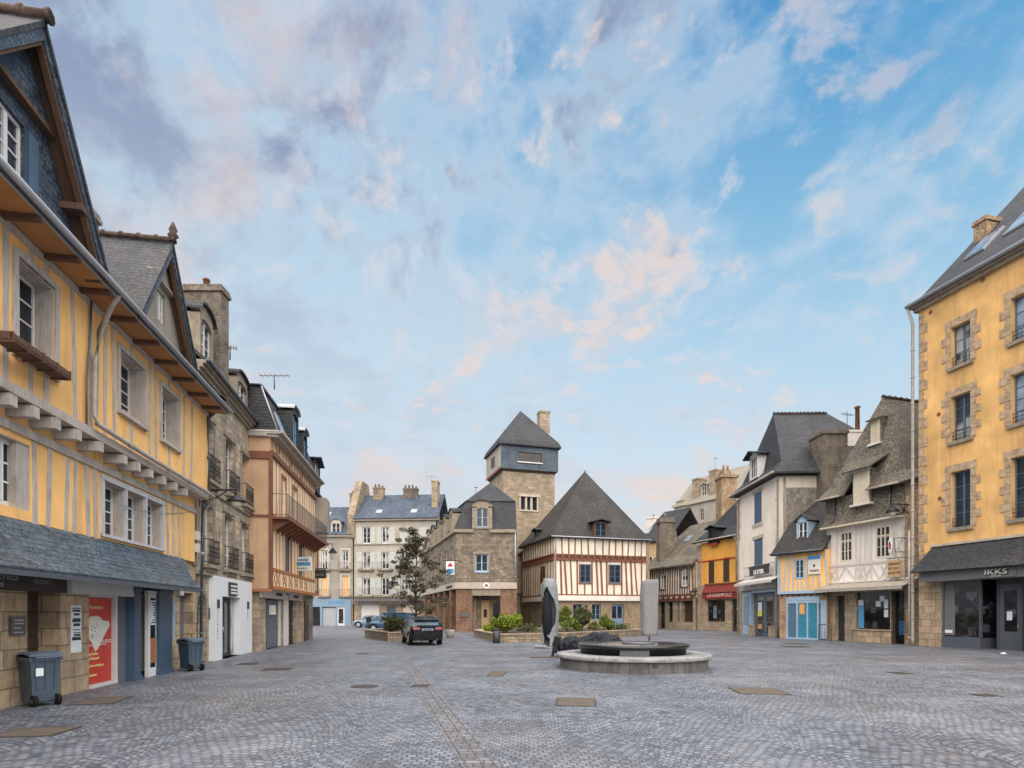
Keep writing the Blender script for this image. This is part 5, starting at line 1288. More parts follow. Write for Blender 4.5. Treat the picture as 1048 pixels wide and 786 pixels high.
# ---- 11. orange restaurant
F11 = Frame((19.0, 60.0), (21.05, 54.2)); L11 = F11.L; U = lambda px, d=0: F11.u(px, d)
H11 = empty('orange_house', F11, 'orange-rendered house with a tall slate roof and dark red restaurant front', 'house')
wo = [F11.R(725.5, 731, 574, 597), F11.R(740.5, 746.5, 571, 595.5)]
m = MB(F11); m.wall(U(718), L11, 4.5, 8.75, wo, 0, .2, .5); m.build('wall', 'plaster_orange', H11)
m = MB(F11); m.box(-.05, U(718)-.002, -.05, .4, 0, 8.6); m.build('corner_pier', 'ashlar_pier', H11)
m = MB(F11); m.box(.02, L11-.02, .7, 6, 0, 8.7); m.build('house_body', 'rubble_brown', H11)
for r in wo:
    w = MB(F11); w.box(r[0], (r[0]+r[1])/2-.01, -.03, .03, r[2], r[3]); w.box((r[0]+r[1])/2+.01, r[1], -.03, .03, r[2], r[3])
    for i in range(10): z = r[2]+.1+(r[3]-r[2]-.2)*i/10; w.box(r[0]+.06, (r[0]+r[1])/2-.06, -.045, -.03, z, z+.05); w.box((r[0]+r[1])/2+.06, r[1]-.06, -.045, -.03, z, z+.05)
    w.build('shutter', 'brown_shutter', H11)
go = [(U(724), U(742), .85, 3.0), (U(749), U(755.5), -.1, 3.0)]
m = MB(F11); m.wall(U(718), L11, 0, 4.5, go, 0, .4, .6); m.build('wall', 'ashlar_pier', H11)
window(F11, H11, go[0], 0, .12, 2, 1, 'brown_shutter', fw=.1, gm='glass_shop'); door(F11, H11, (go[1][0], go[1][1], 0, 3), 0, .2, 'brown_shutter', 'glass_shop')
m = MB(F11); r = go[0]; m.box(r[0]+.75, r[0]+1.25, .12, .14, 1.2, 2.4) ; m.build('window_notice', 'glass_sky', H11)
a, b = U(719, -.3), U(756, -.3)
m = MB(F11); m.box(a, b, -.35, -.003, 3.1, 3.75); m.slab([(a, -.42, 3.75), (b, -.42, 3.75), (b, -.01, 4.45), (a, -.01, 4.45)], .06); f = m.build('shop_fascia', 'red_fascia', H11)
m = MB(F11); m.box(a, b, -.1, -.004, 4.5, 4.62); m.box(a, b, -.46, -.36, 3.7, 3.78); m.build('fascia_moulding', 'timber_orange', f)
text(F11, f, 'LA KRAMPOUZ', (a+b)/2, 3.25, .46, -.365, 'red_paint', align='CENTER', bold=.03, sx=1.12); text(F11, f, 'LA KRAMPOUZ', (a+b)/2+.03, 3.27, .46, -.38, 'poster_cream', align='CENTER', bold=-.004, sx=1.12)
zE = 9.0; zA = 15.3
m = MB(F11); A0 = (-.3, -.5, zE-.15); A1 = (L11+.1, -.5, zE-.15); M0 = (.55, .8, zE+1.1); M1 = (L11+.1, .8, zE+1.1); AP = (L11-.1, 3.4, zA)
m.slab([A0, A1, M1, M0], .12); m.slab([M0, M1, AP], .12); m.slab([(.55, .8, zE+1.1), AP, (.55, 7, zE+1.1)], .1)
b_ = len(m.v); m.hexa([(L11-.1, .8, zE), (L11+.1, .8, zE), (L11+.1, 6, zE), (L11-.1, 6, zE), (L11-.1, 3.2, zA-.1), (L11+.1, 3.2, zA-.1), (L11+.1, 6, zA-.1), (L11-.1, 6, zA-.1)])
m.build('roof', 'slate_dark', H11)
r = F11.R(726, 733, 541, 555, -.3); dormer(F11, H11, (r[0], r[1], 8.6, 9.9), -.35, 1.6, 'slate_dark', 'slate_dark', False, gab=.25, over=.3, rows=1, fm='wood_dark')
m = MB(F11); m.box(r[0]-.15, r[1]+.15, -.4, -.3, 8.35, 8.5); m.box(-.05, L11, -.07, 0, 6.85, 6.95); m.build('red_moulding', 'red_paint', H11)
m = MB(F11); m.tube([(-.3, -.55, zE-.1), (L11+.1, -.55, zE-.1)], .07, 6); m.build('gutter', 'pipe_cream', H11)
pipe(F11, H11, [(L11-.25, -.5, zE-.15), (L11-.3, -.14, zE-.6), (L11-.3, -.14, 4.7)], .06, 'pipe_cream')
k0 = P3(738.5, 540, 64); k1 = P3(757, 480, 64)
m = MB(W0); m.box(k0.x, k1.x-.3, 64, 65.8, 9, k1.z-.9); m.box(k0.x-.15, k1.x-.1, 63.85, 65.95, k1.z-.9, k1.z-.6); m.box(k0.x+.2, k1.x-.9, 64.1, 65.6, k1.z-.6, k1.z-.1); ch = m.build('chimney', 'rubble_orange', H11)
for dx in (.5, .95): m = MB(W0); m.lathe(k0.x+dx, 64.8, [(.14, k1.z-.15), (.12, k1.z+.6)], 8); m.build('chimney_pot', 'terracotta', ch)
# ---- 12. white house with blue shop
F12 = Frame((18.63, 48.2), (18.43, 40.5)); L12 = F12.L; U = lambda px, d=0: F12.u(px, d)
H12 = empty('white_house', F12, 'tall white house with blue shutters, a blue cafe front and a steep slate roof', 'house')
wo = [F12.R(771.5, 779.5, 506.5, 537), F12.R(771.5, 780.5, 553, 585)]
m = MB(F12); m.wall(0, L12, 4.4, 11.2, wo, 0, .25, .5); m.build('wall', 'plaster_pink', H12)
for r in wo:
    w = MB(F12); c = (r[0]+r[1])/2; w.box(r[0], c-.01, .04, .1, r[2], r[3]); w.box(c+.01, r[1], .04, .1, r[2], r[3])
    for i in range(14): z = r[2]+.1+(r[3]-r[2]-.25)*i/14; w.box(r[0]+.08, c-.08, .02, .04, z, z+.06); w.box(c+.08, r[1]-.08, .02, .04, z, z+.06)
    w.build('shutter', 'blue_shutter', H12)
m = MB(F12)
for r in wo: m.box(r[0]-.2, r[1]+.2, -.06, .02, r[2]-.25, r[2]); m.box(r[0]-.2, r[1]+.2, -.04, .02, r[3], r[3]+.25)
for i in range(14):
    w_ = .45 if i % 2 else .28; m.box(L12-w_, L12-.0, -.03, .01, 4.4+i*.47, 4.4+i*.47+.44)
    if 4.4+i*.47 > 7.5: m.box(0, w_, -.03, .01, 4.4+i*.47, 4.4+i*.47+.44)
m.build('quoins', 'stone_light', H12)
Fs = Frame(F12.w(L12, 0, 0).xy, F12.w(L12, 9.5, 0).xy)
m = MB(Fs); m.box(-.0, 9.5, .0, .35, 0, 11.2); m.build('side_wall', 'rubble_grey', H12)
m = MB(Fs); m.box(.5, 9.5, -.015, -.001, 10.35, 11.15); m.box(.02, .3, -.03, -.002, 0, 11.1); m.build('lit_band', 'plaster_offwhite', H12)  # upper band: light on the wall put into a paler colour
m = MB(F12); m.box(.02, L12-.4, .6, 9.4, 0, 11.1); m.build('house_body', 'plaster_offwhite', H12)
so = [(U(763), U(768.5), -.1, 3.3), (U(770), U(793), -.1, 3.3)]
m = MB(F12); m.wall(0, L12, 0, 4.4, so, 0, .3, .5); m.build('wall', 'ashlar_pier', H12)
m = MB(F12); m.box(so[0][0]-.3, so[0][1]+.3, -.12, .1, 0, 3.3); m.box(so[0][1]+.3, so[1][1]+.2, -.1, .1, 3.2, 3.4); m.build('shop_front', 'light_blue', H12)
m = MB(F12); m.box(so[0][0]-.05, so[0][1]+.05, -.15, -.12, .8, 3.0); m.build('side_panel', 'pale_blue', H12)
a, b = so[1][0]+.4, so[1][1]
door(F12, H12, (a, b-.3, 0, 3.15), 0, .12, 'blue_shutter', 'glass_shop', (.14, .86, .06, .95), cols=2)
m = MB(F12); m.box(a+.5, a+1.2, .08, .115, 1.9, 2.5); m.build('window_picture', 'paper', H12); m = MB(F12); m.box(a+.45, a+1.2, .08, .115, 1.45, 1.9); m.build('window_picture', 'yellow_print', H12)
m = MB(F12); m.box(a+.5, a+1.2, .08, .115, .5, .85); m.build('window_picture', 'orange_print', H12)
m = MB(F12); m.box(U(759), U(796), -.18, -.003, 3.45, 3.95); f = m.build('shop_fascia', 'zinc', H12)
text(F12, f, 'BAR TABAC', (U(759)+U(796))/2, 3.55, .42, -.19, 'paper', align='CENTER', bold=.01, sx=1.25)
m = MB(F12); a, b = U(757.5, -.5), U(796, -.5); m.slab([(a, -.95, 3.95), (b, -.95, 3.95), (b, -.01, 4.35), (a, -.01, 4.35)], .05); m.box(a, b, -.98, -.94, 3.78, 3.98); m.build('awning', 'awning_white', H12)
# balcony-like blue rail carrying letters
r = F12.R(763, 795, 586, 593, -.3); a, b = r[0], r[1]
m = MB(F12); m.tube([(a, -.35, 4.5), (b, -.35, 4.5)], .03, 6); m.tube([(a, -.35, 5.2), (b, -.35, 5.2)], .03, 6)
for i in range(15): u_ = a+(b-a)*i/14; m.tube([(u_, -.35, 4.45), (u_, -.35, 5.2)], .014, 5)
m.tube([(a, 0, 5.2), (a, -.35, 5.2), (a, -.35, 4.45)], .03, 6); m.tube([(b, 0, 5.2), (b, -.35, 5.2), (b, -.35, 4.45)], .03, 6)
rl = m.build('shop_railing', 'light_blue', H12)
m = MB(F12); m.box(a+1.0, b-1.0, -.42, -.37, 4.98, 5.2); m.box(a+1.1, b-1.1, -.41, -.375, 4.5, 4.98); sg = m.build('sign_board', 'dark_paint', rl)
text(F12, sg, 'LE STEIR', (a+b)/2, 4.58, .42, -.425, 'paper', align='CENTER', bold=.02, sx=1.2)
zE = 11.25; zR = 16.7; rx0 = 1.5; 
m = MB(F12); e_ = .55
ridge0 = (L12/2+.2, 1.15, zR); ridge1 = (L12/2+.2, 5.1, zR)
fl = [(-e_, -e_, zE), (L12+e_, -e_, zE), (L12+e_, 9.5, zE), (-e_, 9.5, zE)]; f2 = [(-e_, -e_, zE+.12), (L12+e_, -e_, zE+.12), (L12+e_, 9.5, zE+.12), (-e_, 9.5, zE+.12)]
m.hexa(fl+f2)
g = [(.15, .25, zE+.95), (L12-.15, .25, zE+.95), (L12-.15, 9.3, zE+.95), (.15, 9.3, zE+.95)]
for i in range(4): m.face([f2[i], f2[(i+1) % 4], g[(i+1) % 4], g[i]])
m.face([g[0], g[1], ridge0]); m.face([g[1], g[2], ridge1, ridge0]); m.face([g[2], g[3], ridge1]); m.face([g[3], g[0], ridge0, ridge1])
m.build('roof', 'slate_dark', H12)
m = MB(F12); m.tube([ridge0, ridge1], .1, 8)
for i in range(14): t = i/14; p = tuple(ridge0[j]+(ridge1[j]-ridge0[j])*t for j in range(3)); m.tube([p, (p[0], p[1]+.07, p[2])], .14, 8)
m.build('ridge_tiles', 'ridge_clay', H12)
m = MB(F12); m.tube([(-e_, -e_-.05, zE+.08), (L12+e_, -e_-.05, zE+.08)], .08, 6); m.build('gutter', 'pipe_cream', H12)
r = F12.R(766.5, 779, 469, 489, -.1); dormer(F12, H12, (r[0]+.5, r[1]-.6, 12.0, 13.5), -.2, 2.2, 'white_panel', 'slate_dark', False, gab=.35, over=.4, rows=2, cols=3)
pipe(F12, H12, [(.15, -.5, zE), (.12, -.12, zE-.8), (.12, -.12, .1)], .06, 'pipe_cream')
pipe(F12, H12, [(L12-.1, -.15, zE-.3), (L12-.1, -.15, .1)], .05, 'pipe_cream')
# ---- 13. small yellow house with teal doors
F13 = Frame(G(798, 653.2), G(846.5, 655.3)); L13 = F13.L; U = lambda px, d=0: F13.u(px, d)
H13 = empty('small_yellow_house', F13, 'small yellow timbered house with teal doors and a single roof dormer', 'house')
zf = 3.0; ze = 5.3
wo = [F13.R(814, 823.5, 572.5, 593, -.1)]
m = MB(F13); m.wall(0, L13, zf, ze+.35, wo, -.1, .2, .4); m.build('wall', 'plaster_yellow', H13)
window(F13, H13, wo[0], -.1, -.03, 2, 3, 'light_blue', fw=.1)
m = MB(F13); ups = [U(p, -.1) for p in (798.7, 804, 808, 812, 826, 832, 838.5, 845.8)]
m.posts(ups, zf+.1, ze+.3, .12, -.1, .03, wo, .05); m.posts([U(817, -.1), U(821, -.1)], zf+.1, wo[0][2]-.1, .1, -.1, .03, (), .04); m.build('timber_frame', 'timber_palegrey', H13)
m = MB(F13); m.box(-.02, L13, -.2, .0, zf-.06, zf+.12); m.box(-.05, .08, -.16, -.05, zf, ze+.3); m.build('jetty_beam', 'light_blue', H13)
for i in range(8): u_ = .15+i*L13/8; boxes(F13, H13, 'joist_end', 'wood_dark', [(u_, u_+.12, -.14, .0, zf-.2, zf-.07)])
dr_ = (U(805), U(846), -.1, 2.5)
m = MB(F13); m.wall(0, L13, 0, zf-.06, [dr_], 0, .3, .4); m.build('wall', 'rubble_orange', H13)
m = MB(F13); a, b = dr_[0], U(838, 0)
m.box(a, b+.08, -.03, .1, 2.32, 2.5); m.box(a, a+.1, -.03, .1, 0, 2.32); m.box(a, b+.08, -.06, .1, 0, .1)
w_ = (b-a-.1)/3
for i in range(1, 4): m.box(a+.1+w_*i-.1, a+.1+w_*i, -.03, .1, .1, 2.32)
m.box(a, b+.08, -.05, -.02, 2.5, 2.75)
fr = m.build('door_frame', 'light_blue', H13)
for i in range(3):
    m = MB(F13); m.box(a+.1+w_*i, a+w_*(i+1), .03, .08, .1, 2.32); m.build('door_panel', 'blue_shutter' if i == 0 else 'teal', fr)
m = MB(F13); m.box(a+.1+w_*1.15, a+.1+w_*1.62, .015, .029, 1.62, 2.28); m.build('notice', 'orange_print', fr)
m = MB(F13); m.box(b+.1, dr_[1], .02, .08, .05, 2.5); m.build('side_door', 'light_blue', H13)
m = MB(F13); m.box(.02, L13-.02, .42, 3.2, 0, ze+.3); m.build('house_body', 'rubble_brown', H13)
zo = lambda d: ze+.28+1.15*(d+.5)
# roof rises to the white house's side wall
YW = 40.25
def dw(u_): return (YW-(F13.o.y+F13.e.y*u_))/F13.n.y
pts = [(-.35, -.5), (L13+.05, -.5), (L13+.05, 4.2), (2.0, min(4.2, dw(2.0))), (-.35, max(.3, dw(-.35)))]
m = MB(F13); m.slab([(p[0], p[1], zo(p[1])) for p in pts], .12); m.build('roof', 'slate_brown', H13)
m = MB(F13); m.tube([(-.35, -.55, ze+.3), (L13+.05, -.55, ze+.3)], .06, 6); m.build('gutter', 'zinc_dark', H13)
r = F13.R(815, 824, 534, 553, .2); dormer(F13, H13, (r[0], r[1], 6.45, 7.6), .35, 2.4, 'light_blue', 'slate_brown', False, gab=.4, over=.15, rows=2, cols=2, fm='white_paint', side=.1)
r = F13.R(827.5, 840, 569.5, 588, -.15)
o = empty('wall_sign', F13, 'pale square sign with a blue heading, beside the small yellow house window', 'sign', None, r[0], -.15, r[2])
m = MB(F13); m.box(r[0], r[1], -.19, -.14, r[2], r[3]); pn = m.build('panel', 'poster_cream', o)
m = MB(F13); m.box(r[0], r[1], -.2, -.191, r[3]-.22, r[3]); m.build('blue_band', 'ink_blue', pn)
m = MB(F13); m.lathe((r[0]+r[1])/2, -.2, [(.0, 0), (.0, 0)], 3) if False else m.box((r[0]+r[1])/2-.07, (r[0]+r[1])/2+.07, -.2, -.191, r[2]+.45, r[2]+.62); m.build('emblem', 'ink', pn)
text(F13, pn, 'TICKETS', (r[0]+r[1])/2, r[2]+.16, .17, -.2, 'red_fascia', align='CENTER', bold=.004)
# ---- 14. white timber house with awning
F14 = Frame(G(846.5, 655), G(940, 660)); L14 = F14.L; U = lambda px, d=0: F14.u(px, d)
H14 = empty('half_timbered_house', F14, 'white half-timbered house with a steep lichen-stained slate roof and cream awning', 'house')
zt_, zs_ = 3.45, 7.0
ue = U(926)
wo = [F14.R(860, 873, 543, 576), F14.R(896, 912, 535.5, 573)]
wo = [(r[0], r[1], 4.75, 6.6) for r in wo]
m = MB(F14); m.wall(0, ue, zt_, zs_+.1, wo, 0, .2, .4); m.build('wall', 'plaster_white', H14)
for r in wo: window(F14, H14, r, 0, -.01, 3, 3, 'cream_paint', fw=.11, mid=.1, transom=.72)
m = MB(F14)
ps = [.06, U(857), U(876.5), U(881), U(886), U(892), U(915), ue-.06]
m.posts(ps, zt_+.1, zs_-.1, .13, 0, .03, wo)
m.box(0, ue, -.045, .02, 4.5, 4.64); m.box(0, ue, -.06, .02, zt_, zt_+.14); m.box(0, ue, -.05, .02, zs_-.2, zs_-.05)
xs = [.1]+[U(p) for p in (857, 866, 876.5, 886, 892, 901, 909, 915)]+[ue-.1]
for i in range(len(xs)-1):
    if i % 3 != 2: m.beam((xs[i], 3.55), (xs[i+1], 4.5), .09, 0, .028)
    if i % 3 != 1: m.beam((xs[i], 4.5), (xs[i+1], 3.55), .09, 0, .034)
m.beam((U(915), 4.6), (ue-.1, 5.9), .09, 0, .03); m.beam((ue-.1, 4.6), (U(915), 6.6), .09, 0, .034)
m.build('timber_frame', 'timber_white', H14)
m = MB(F14); m.box(ue, L14+.3, -.02, .5, 0, 8.75); m.build('corner_pier', 'rubble_orange', H14)
m = MB(F14); m.box(.02, L14+.2, .52, 8, 0, 8.6); m.build('house_body', 'rubble_grey', H14)
# slate-hung band with flared foot
m = MB(F14)
def strip(u0, u1, prof, th=.1):
    for i in range(len(prof)-1):
        (d0, z0), (d1, z1) = prof[i], prof[i+1]; m.slab([(u0, d0, z0), (u1, d0, z0), (u1, d1, z1), (u0, d1, z1)], th)
strip(-.1, ue+.05, [(-.5, 6.98), (-.22, 7.2), (-.06, 7.5), (.0, 8.75)])
m.box(-.08, ue+.02, .02, .5, 7.1, 8.75); m.build('slate_hanging', 'slate_lichen', H14)
m = MB(F14); m.box(-.1, ue+.05, -.5, .02, 6.88, 6.96)
m.build('soffit_board', 'cream_paint', H14)
for px in (856, 913): m = MB(F14); u_ = U(px); m.tube([(u_, -.04, 8.7), (u_, -.12, 7.5), (u_-.05, -.34, 7.2)], .05, 6); m.build('downpipe', 'zinc_dark', H14)
zE = 8.72
apx = F14.hit(903.6, 406, (0, 1.7, 0), (1, 1.7, 0), (0, 1.7, 1)); zA = apx[2]; uA = apx[0]
m = MB(F14)
A0, A1 = (-.45, -.5, zE), (ue+.1, -.5, zE); A2 = (L14+.55, -.35, zE+.1)
B0, B1 = (.1, .1, zE+.75), (ue-.05, .1, zE+.75)
AP = (uA, 1.7, zA); RB = (uA, 9, zA)
uA_, uB_ = U(869), U(893.5)
lerp_ = lambda a, b, t: tuple(a[i]+(b[i]-a[i])*t for i in range(3))
tA, tB = (uA_-A0[0])/(A1[0]-A0[0]), (uB_-A0[0])/(A1[0]-A0[0])
m.slab([A0, lerp_(A0, A1, tA), (uA_, B0[1], B0[2]), B0], .1); m.slab([lerp_(A0, A1, tB), A1, B1, (uB_, B0[1], B0[2])], .1); m.slab([B0, B1, AP], .1)
m.face([B0, AP, RB, (.1, 9, zE+.75)]); m.slab([(ue-.05, .1, zE+.75), (L14+.3, .15, zE+.3), (L14+.3, 9, zE+.3), (ue-.05, 9, zE+.75)], .1)
m.face([B1, (ue-.05, 9, zE+.75), RB, AP]); m.face([A0, B0, (.1, 9, zE+.75), (-.45, 9, zE)])
m.slab([A1, A2, (L14+.3, .15, zE+.5), (ue-.05, .1, zE+.75)], .1)
m.build('roof', 'slate_lichen', H14)
m = MB(F14); m.tube([AP, RB], .09, 8)
for i in range(16): m.tube([(uA, 1.7+i*.45, zA), (uA, 1.76+i*.45, zA)], .13, 8)
m.build('ridge_tiles', 'ridge_clay', H14)
m = MB(F14); a, b = U(894), ue+.1; m.tube([(a, -.58, zE-.02), (b, -.58, zE-.02)], .06, 6); m.tube([(-.4, -.58, zE-.02), (U(866), -.58, zE-.02)], .06, 6); m.build('gutter', 'pipe_cream', H14)
def shutdormer(r, d0, d1, hood, name):
    u0, u1, z0, z1 = r; m = MB(F14); m.box(u0, u1, d0, d1, z0, z1)
    o = m.build('dormer', 'cream_paint', H14); o['label'] = name
    m = MB(F14); w_ = (u1-u0-.12)/2
    for i in range(2):
        for k_ in range(5): a = u0+.06+i*w_+k_*w_/5; m.box(a+.01, a+w_/5-.01, d0-.025, d0, z0+.12, z1-.06)
    m.build('shutter', 'cream_paint', o)
    m = MB(F14); m.box(u0-.15, u1+.15, d0-.12, d0+.2, z0-.12, z0-.002); m.box(u0-.1, u1+.1, d0-.08, d0+.15, z1, z1+.08); m.build('sill', 'awning_white', o)
    if hood:
        m = MB(F14); h0, h1, dz = hood
        m.slab([(u0-h0, d0-.2-h0*.6, z1+.04), (u1+h0*.9, d0-.2-h0*.6, z1+.04), (u1+h1, d1, z1+dz), (u0-h1, d1, z1+dz)], .08); m.box(u0-.12, u0-.002, d0+.06, d1, z0, z1+.05); m.box(u1+.002, u1+.12, d0+.06, d1, z0, z1+.05); m.build('dormer_roof', 'slate_lichen', o)
    return o
r = F14.R(873.5, 889.5, 484, 517, -.2); shutdormer((r[0], r[1], 8.05, 9.95), -.22, 1.0, (.42, .85, 1.15), 'large shuttered dormer')
r = F14.R(889.5, 900, 430, 455, .7); shutdormer((r[0]+.05, r[1]-.05, r[2], r[3]-.1), .75, 1.6, (.12, .15, .3), 'small shuttered dormer')
# shop
so = [(U(855), U(864.5), -.1, 2.75), (U(876), U(911), .75, 2.9), (U(912), U(929), -.1, 2.9)]
m = MB(F14); m.wall(0, L14+.02, 0, 3.42, so, 0, .35, .5); m.build('wall', 'ashlar_pier', H14)
m = MB(F14); m.box(so[0][0], so[0][1], .25, .3, 0, 2.75); m.build('door', 'dark_paint', H14)
m = MB(F14); m.box(so[1][0], so[1][1], .15, .2, .75, 2.9); sw_ = m.build('shop_window', 'glass_shop', H14)
m = MB(F14); m.box(so[1][0]+.05, so[1][0]+.42, .12, .149, .8, 2.15); m.build('blue_poster', 'sky_glassblue', sw_)
m = MB(F14); m.box(so[1][0]+.06, so[1][0]+.41, .11, .119, 2.15, 2.45); m.build('poster_heading', 'paper', sw_)
for i, (px, z, w_, h_) in enumerate(((897, 2.05, .3, .32), (901, 2.35, .3, .3), (905, 1.95, .25, .5), (905, 1.45, .25, .42))):
    m = MB(F14); a = U(px); m.box(a-w_/2, a+w_/2, .125, .145, z, z+h_); m.build('notice', 'paper', sw_)
m = MB(F14); m.box(so[1][0]-.15, so[1][1]+.15, -.15, .02, .68, .76); m.box(so[1][0]-.1, so[1][1]+.1, -.08, .0, 0, .68); m.build('stall_riser', 'ashlar_tan', H14)
m = MB(F14); g0, g1 = so[2][0], so[2][1]; n = 9
for i in range(n+1): u_ = g0+(g1-g0)*i/n; m.tube([(u_, .06, 0), (u_, .06, 2.85)], .014, 4)
for k_ in range(12):
    z = .1+k_*.24
    for i in range(n): a, b = g0+(g1-g0)*i/n, g0+(g1-g0)*(i+1)/n; m.tube([(a, .05, z if i % 2 else z+.2), (b, .05, z+.2 if i % 2 else z)], .01, 4)
m.build('folding_gate', 'iron', H14)
m = MB(F14); m.box(g0, g1, .3, .35, 0, 2.9); m.build('door', 'glass_shop', H14)
m = MB(F14); m.box(g0+.3, g1-.25, .2, .29, .5, 1.25); m.build('window_picture', 'ink_blue', H14)
a, b = U(841, -.6), U(925, -1)
m = MB(F14); m.slab([(a, -1.15, 3.12), (b, -1.15, 3.12), (b, -.01, 3.5), (a, -.01, 3.5)], .05); m.box(a, b, -1.18, -1.13, 2.95, 3.14)
m.prism([(b-.04, 3.0), (b, 3.0), (b, 3.5), (b-.04, 3.5)], -.2, -.02); m.build('awning', 'awning_cream', H14)
m = MB(F14)
for i in range(15): u_ = a+.1+(b-a-.3)*i/14; m.box(u_, u_+.26, -.14, -.02, 3.50, 3.60)
m.box(a, b, -.2, -.02, 3.60, 3.66) if False else None
m.build('awning_cassette', 'plaster_white', H14)
# hanging signs
def hang(F, u, z, out, name, label, w_, h_, mat, cat='sign', fig=None):
    o = empty(name, F, label, cat, None, u, 0, z)
    m = MB(F); m.tube([(u, 0, z+h_+.08), (u, -out, z+h_+.08)], .022, 6); m.tube([(u, 0, z+h_-.25), (u, -out*.5, z+h_+.06)], .014, 5); m.build('bracket', 'iron', o)
    m = MB(F); m.box(u-.025, u+.025, -out+.02, -out+w_, z, z+h_); p = m.build('panel', mat, o)
    return o, p
# board faces the camera: hung parallel to the facade
o = empty('hanging_sign', F14, 'brown square board hanging from an iron bar above the right end of the cream awning', 'sign', None, U(915), -.4, 4)
r = F14.R(909, 921.5, 574, 591, -.35); m = MB(F14); m.box(r[0], r[1], -.38, -.33, r[2], r[3]); pn = m.build('panel', 'wood_light', o)
for i in range(3): text(F14, pn, ('CREPERIE', 'DU DUC', 'GALETTES')[i], (r[0]+r[1])/2, r[3]-.25-i*.24, .17, -.39, 'timber_brown', align='CENTER')
m = MB(F14); m.tube([(r[0]-.1, -.355, r[3]+.12), (ue+.2, -.355, r[3]+.12), (ue+.2, 0, r[3]+.12)], .022, 6); m.tube([(r[0]+.1, -.355, r[3]), (r[0]+.1, -.355, r[3]+.12)], .015, 5); m.tube([(r[1]-.1, -.355, r[3]), (r[1]-.1, -.355, r[3]+.12)], .015, 5); m.build('bracket', 'iron', o)
o = empty('hanging_figure_sign', F14, 'small red and white cut-out figure sign on an iron frame beside the white house window', 'sign', None, U(915), -.4, 5)
r = F14.R(909, 914, 550, 566, -.35); c = (r[0]+r[1])/2
m = MB(F14); m.prism([(c-.1, r[2]), (c+.08, r[2]+.1), (c+.14, r[3]-.3), (c, r[3]), (c-.13, r[3]-.25)], -.38, -.34); pn = m.build('figure', 'paper', o)
m = MB(F14); m.prism([(c-.06, r[2]+.15), (c+.03, r[2]+.2), (c+.05, r[3]-.4), (c-.03, r[3]-.2), (c-.1, r[3]-.35)], -.39, -.381); m.build('red_figure', 'red_paint', pn)
m = MB(F14); m.tube([(ue, 0, r[3]-.1), (ue, -.36, r[3]-.1), (c+.2, -.36, r[3]-.1), (c+.3, -.36, r[2]), (ue, -.36, r[2]), (ue, 0, r[2])], .022, 6); m.build('bracket', 'iron', o)
o = empty('wall_lantern', F14, 'dark lantern on a short iron arm on the orange stone pier beside the yellow building', 'street lamp', None, ue, 0, 7)
u_ = ue-.05; zl = F14.q(926, 524, -.8)[1]
m = MB(F14); m.tube([(ue+.25, 0, zl+.5), (u_, -.8, zl+.55), (u_, -.8, zl+.4)], .03, 6); m.tube([(ue+.25, 0, zl), (u_+.1, -.45, zl+.5)], .02, 6); m.build('bracket', 'iron', o)
m = MB(F14); m.lathe(u_, -.8, [(.03, zl+.42), (.1, zl+.38), (.34, zl+.18), (.34, zl+.14)], 12); m.build('lamp_shade', 'iron', o)
m = MB(F14); m.lathe(u_, -.8, [(.2, zl+.14), (.14, zl-.04), (.05, zl-.08)], 12); m.build('lamp_glass', 'lamp_glass', o)
# chimneys between the white house and this one
c0, c1 = P3(842, 500, 39.6), P3(867, 440, 39.6)
m = MB(W0); m.box(c0.x, c1.x, 39.6, 41.4, 6, c1.z-.25); m.box(c0.x-.08, c1.x+.08, 39.5, 41.5, c1.z-.25, c1.z-.05); ch = m.build('chimney', 'rubble_chimney', H12)
m = MB(W0); c2, c3 = P3(868.5, 500, 41.5), P3(883, 439, 41.5); m.box(c2.x, c3.x, 41.55, 42.6, 6, c3.z-.2); m.box(c2.x-.05, c3.x+.05, 41.5, 42.7, c3.z-.2, c3.z-.05); ch2 = m.build('chimney', 'plaster_white', H12)
m = MB(W0); p = P3(877.5, 416, 42); m.lathe(p.x, 42.0, [(.16, c3.z-.1), (.14, p.z-.15), (.2, p.z-.12), (.2, p.z)], 10); m.build('chimney_pot', 'terracotta', ch2)
# ---- 15. big amber building with the slate canopy
F15 = Frame(G(940.5, 660.5), (G(940.5, 660.5)[0]+.24*16, G(940.5, 660.5)[1]-.97*16)); L15 = F15.L; U = lambda px, d=0: F15.u(px, d)
H15 = empty('amber_building', F15, 'tall amber-rendered building with stone-framed windows and a dark shop under a slate canopy', 'building')
zE = F15.q(934, 314, -.3)[1]
cols_ = [(U(973.5), U(993.5)), (U(1035), U(1035)+.98), (U(1035)+3.4, U(1035)+4.4), (U(1035)+6.8, U(1035)+7.8)]
rz = []
for t_, b_ in ((336, 377), (407, 453), (484, 541)):
    zt = F15.q(973.5, t_)[1]; zb = F15.q(973.5, b_)[1]; rz.append((zb, zt))
wo = [(a, b, z0, z1) for (z0, z1) in rz for (a, b) in cols_]
zc = 4.75
m = MB(F15); m.wall(0, L15, zc, zE-.1, wo, 0, .3, .5); m.build('wall', 'plaster_amber', H15)
m = MB(F15); m.box(.02, L15-.02, .55, 15, 4.3, zE-.1); m.box(.02, L15-.02, 1.6, 15, 0, 4.29); m.build('house_body', 'rubble_grey', H15)
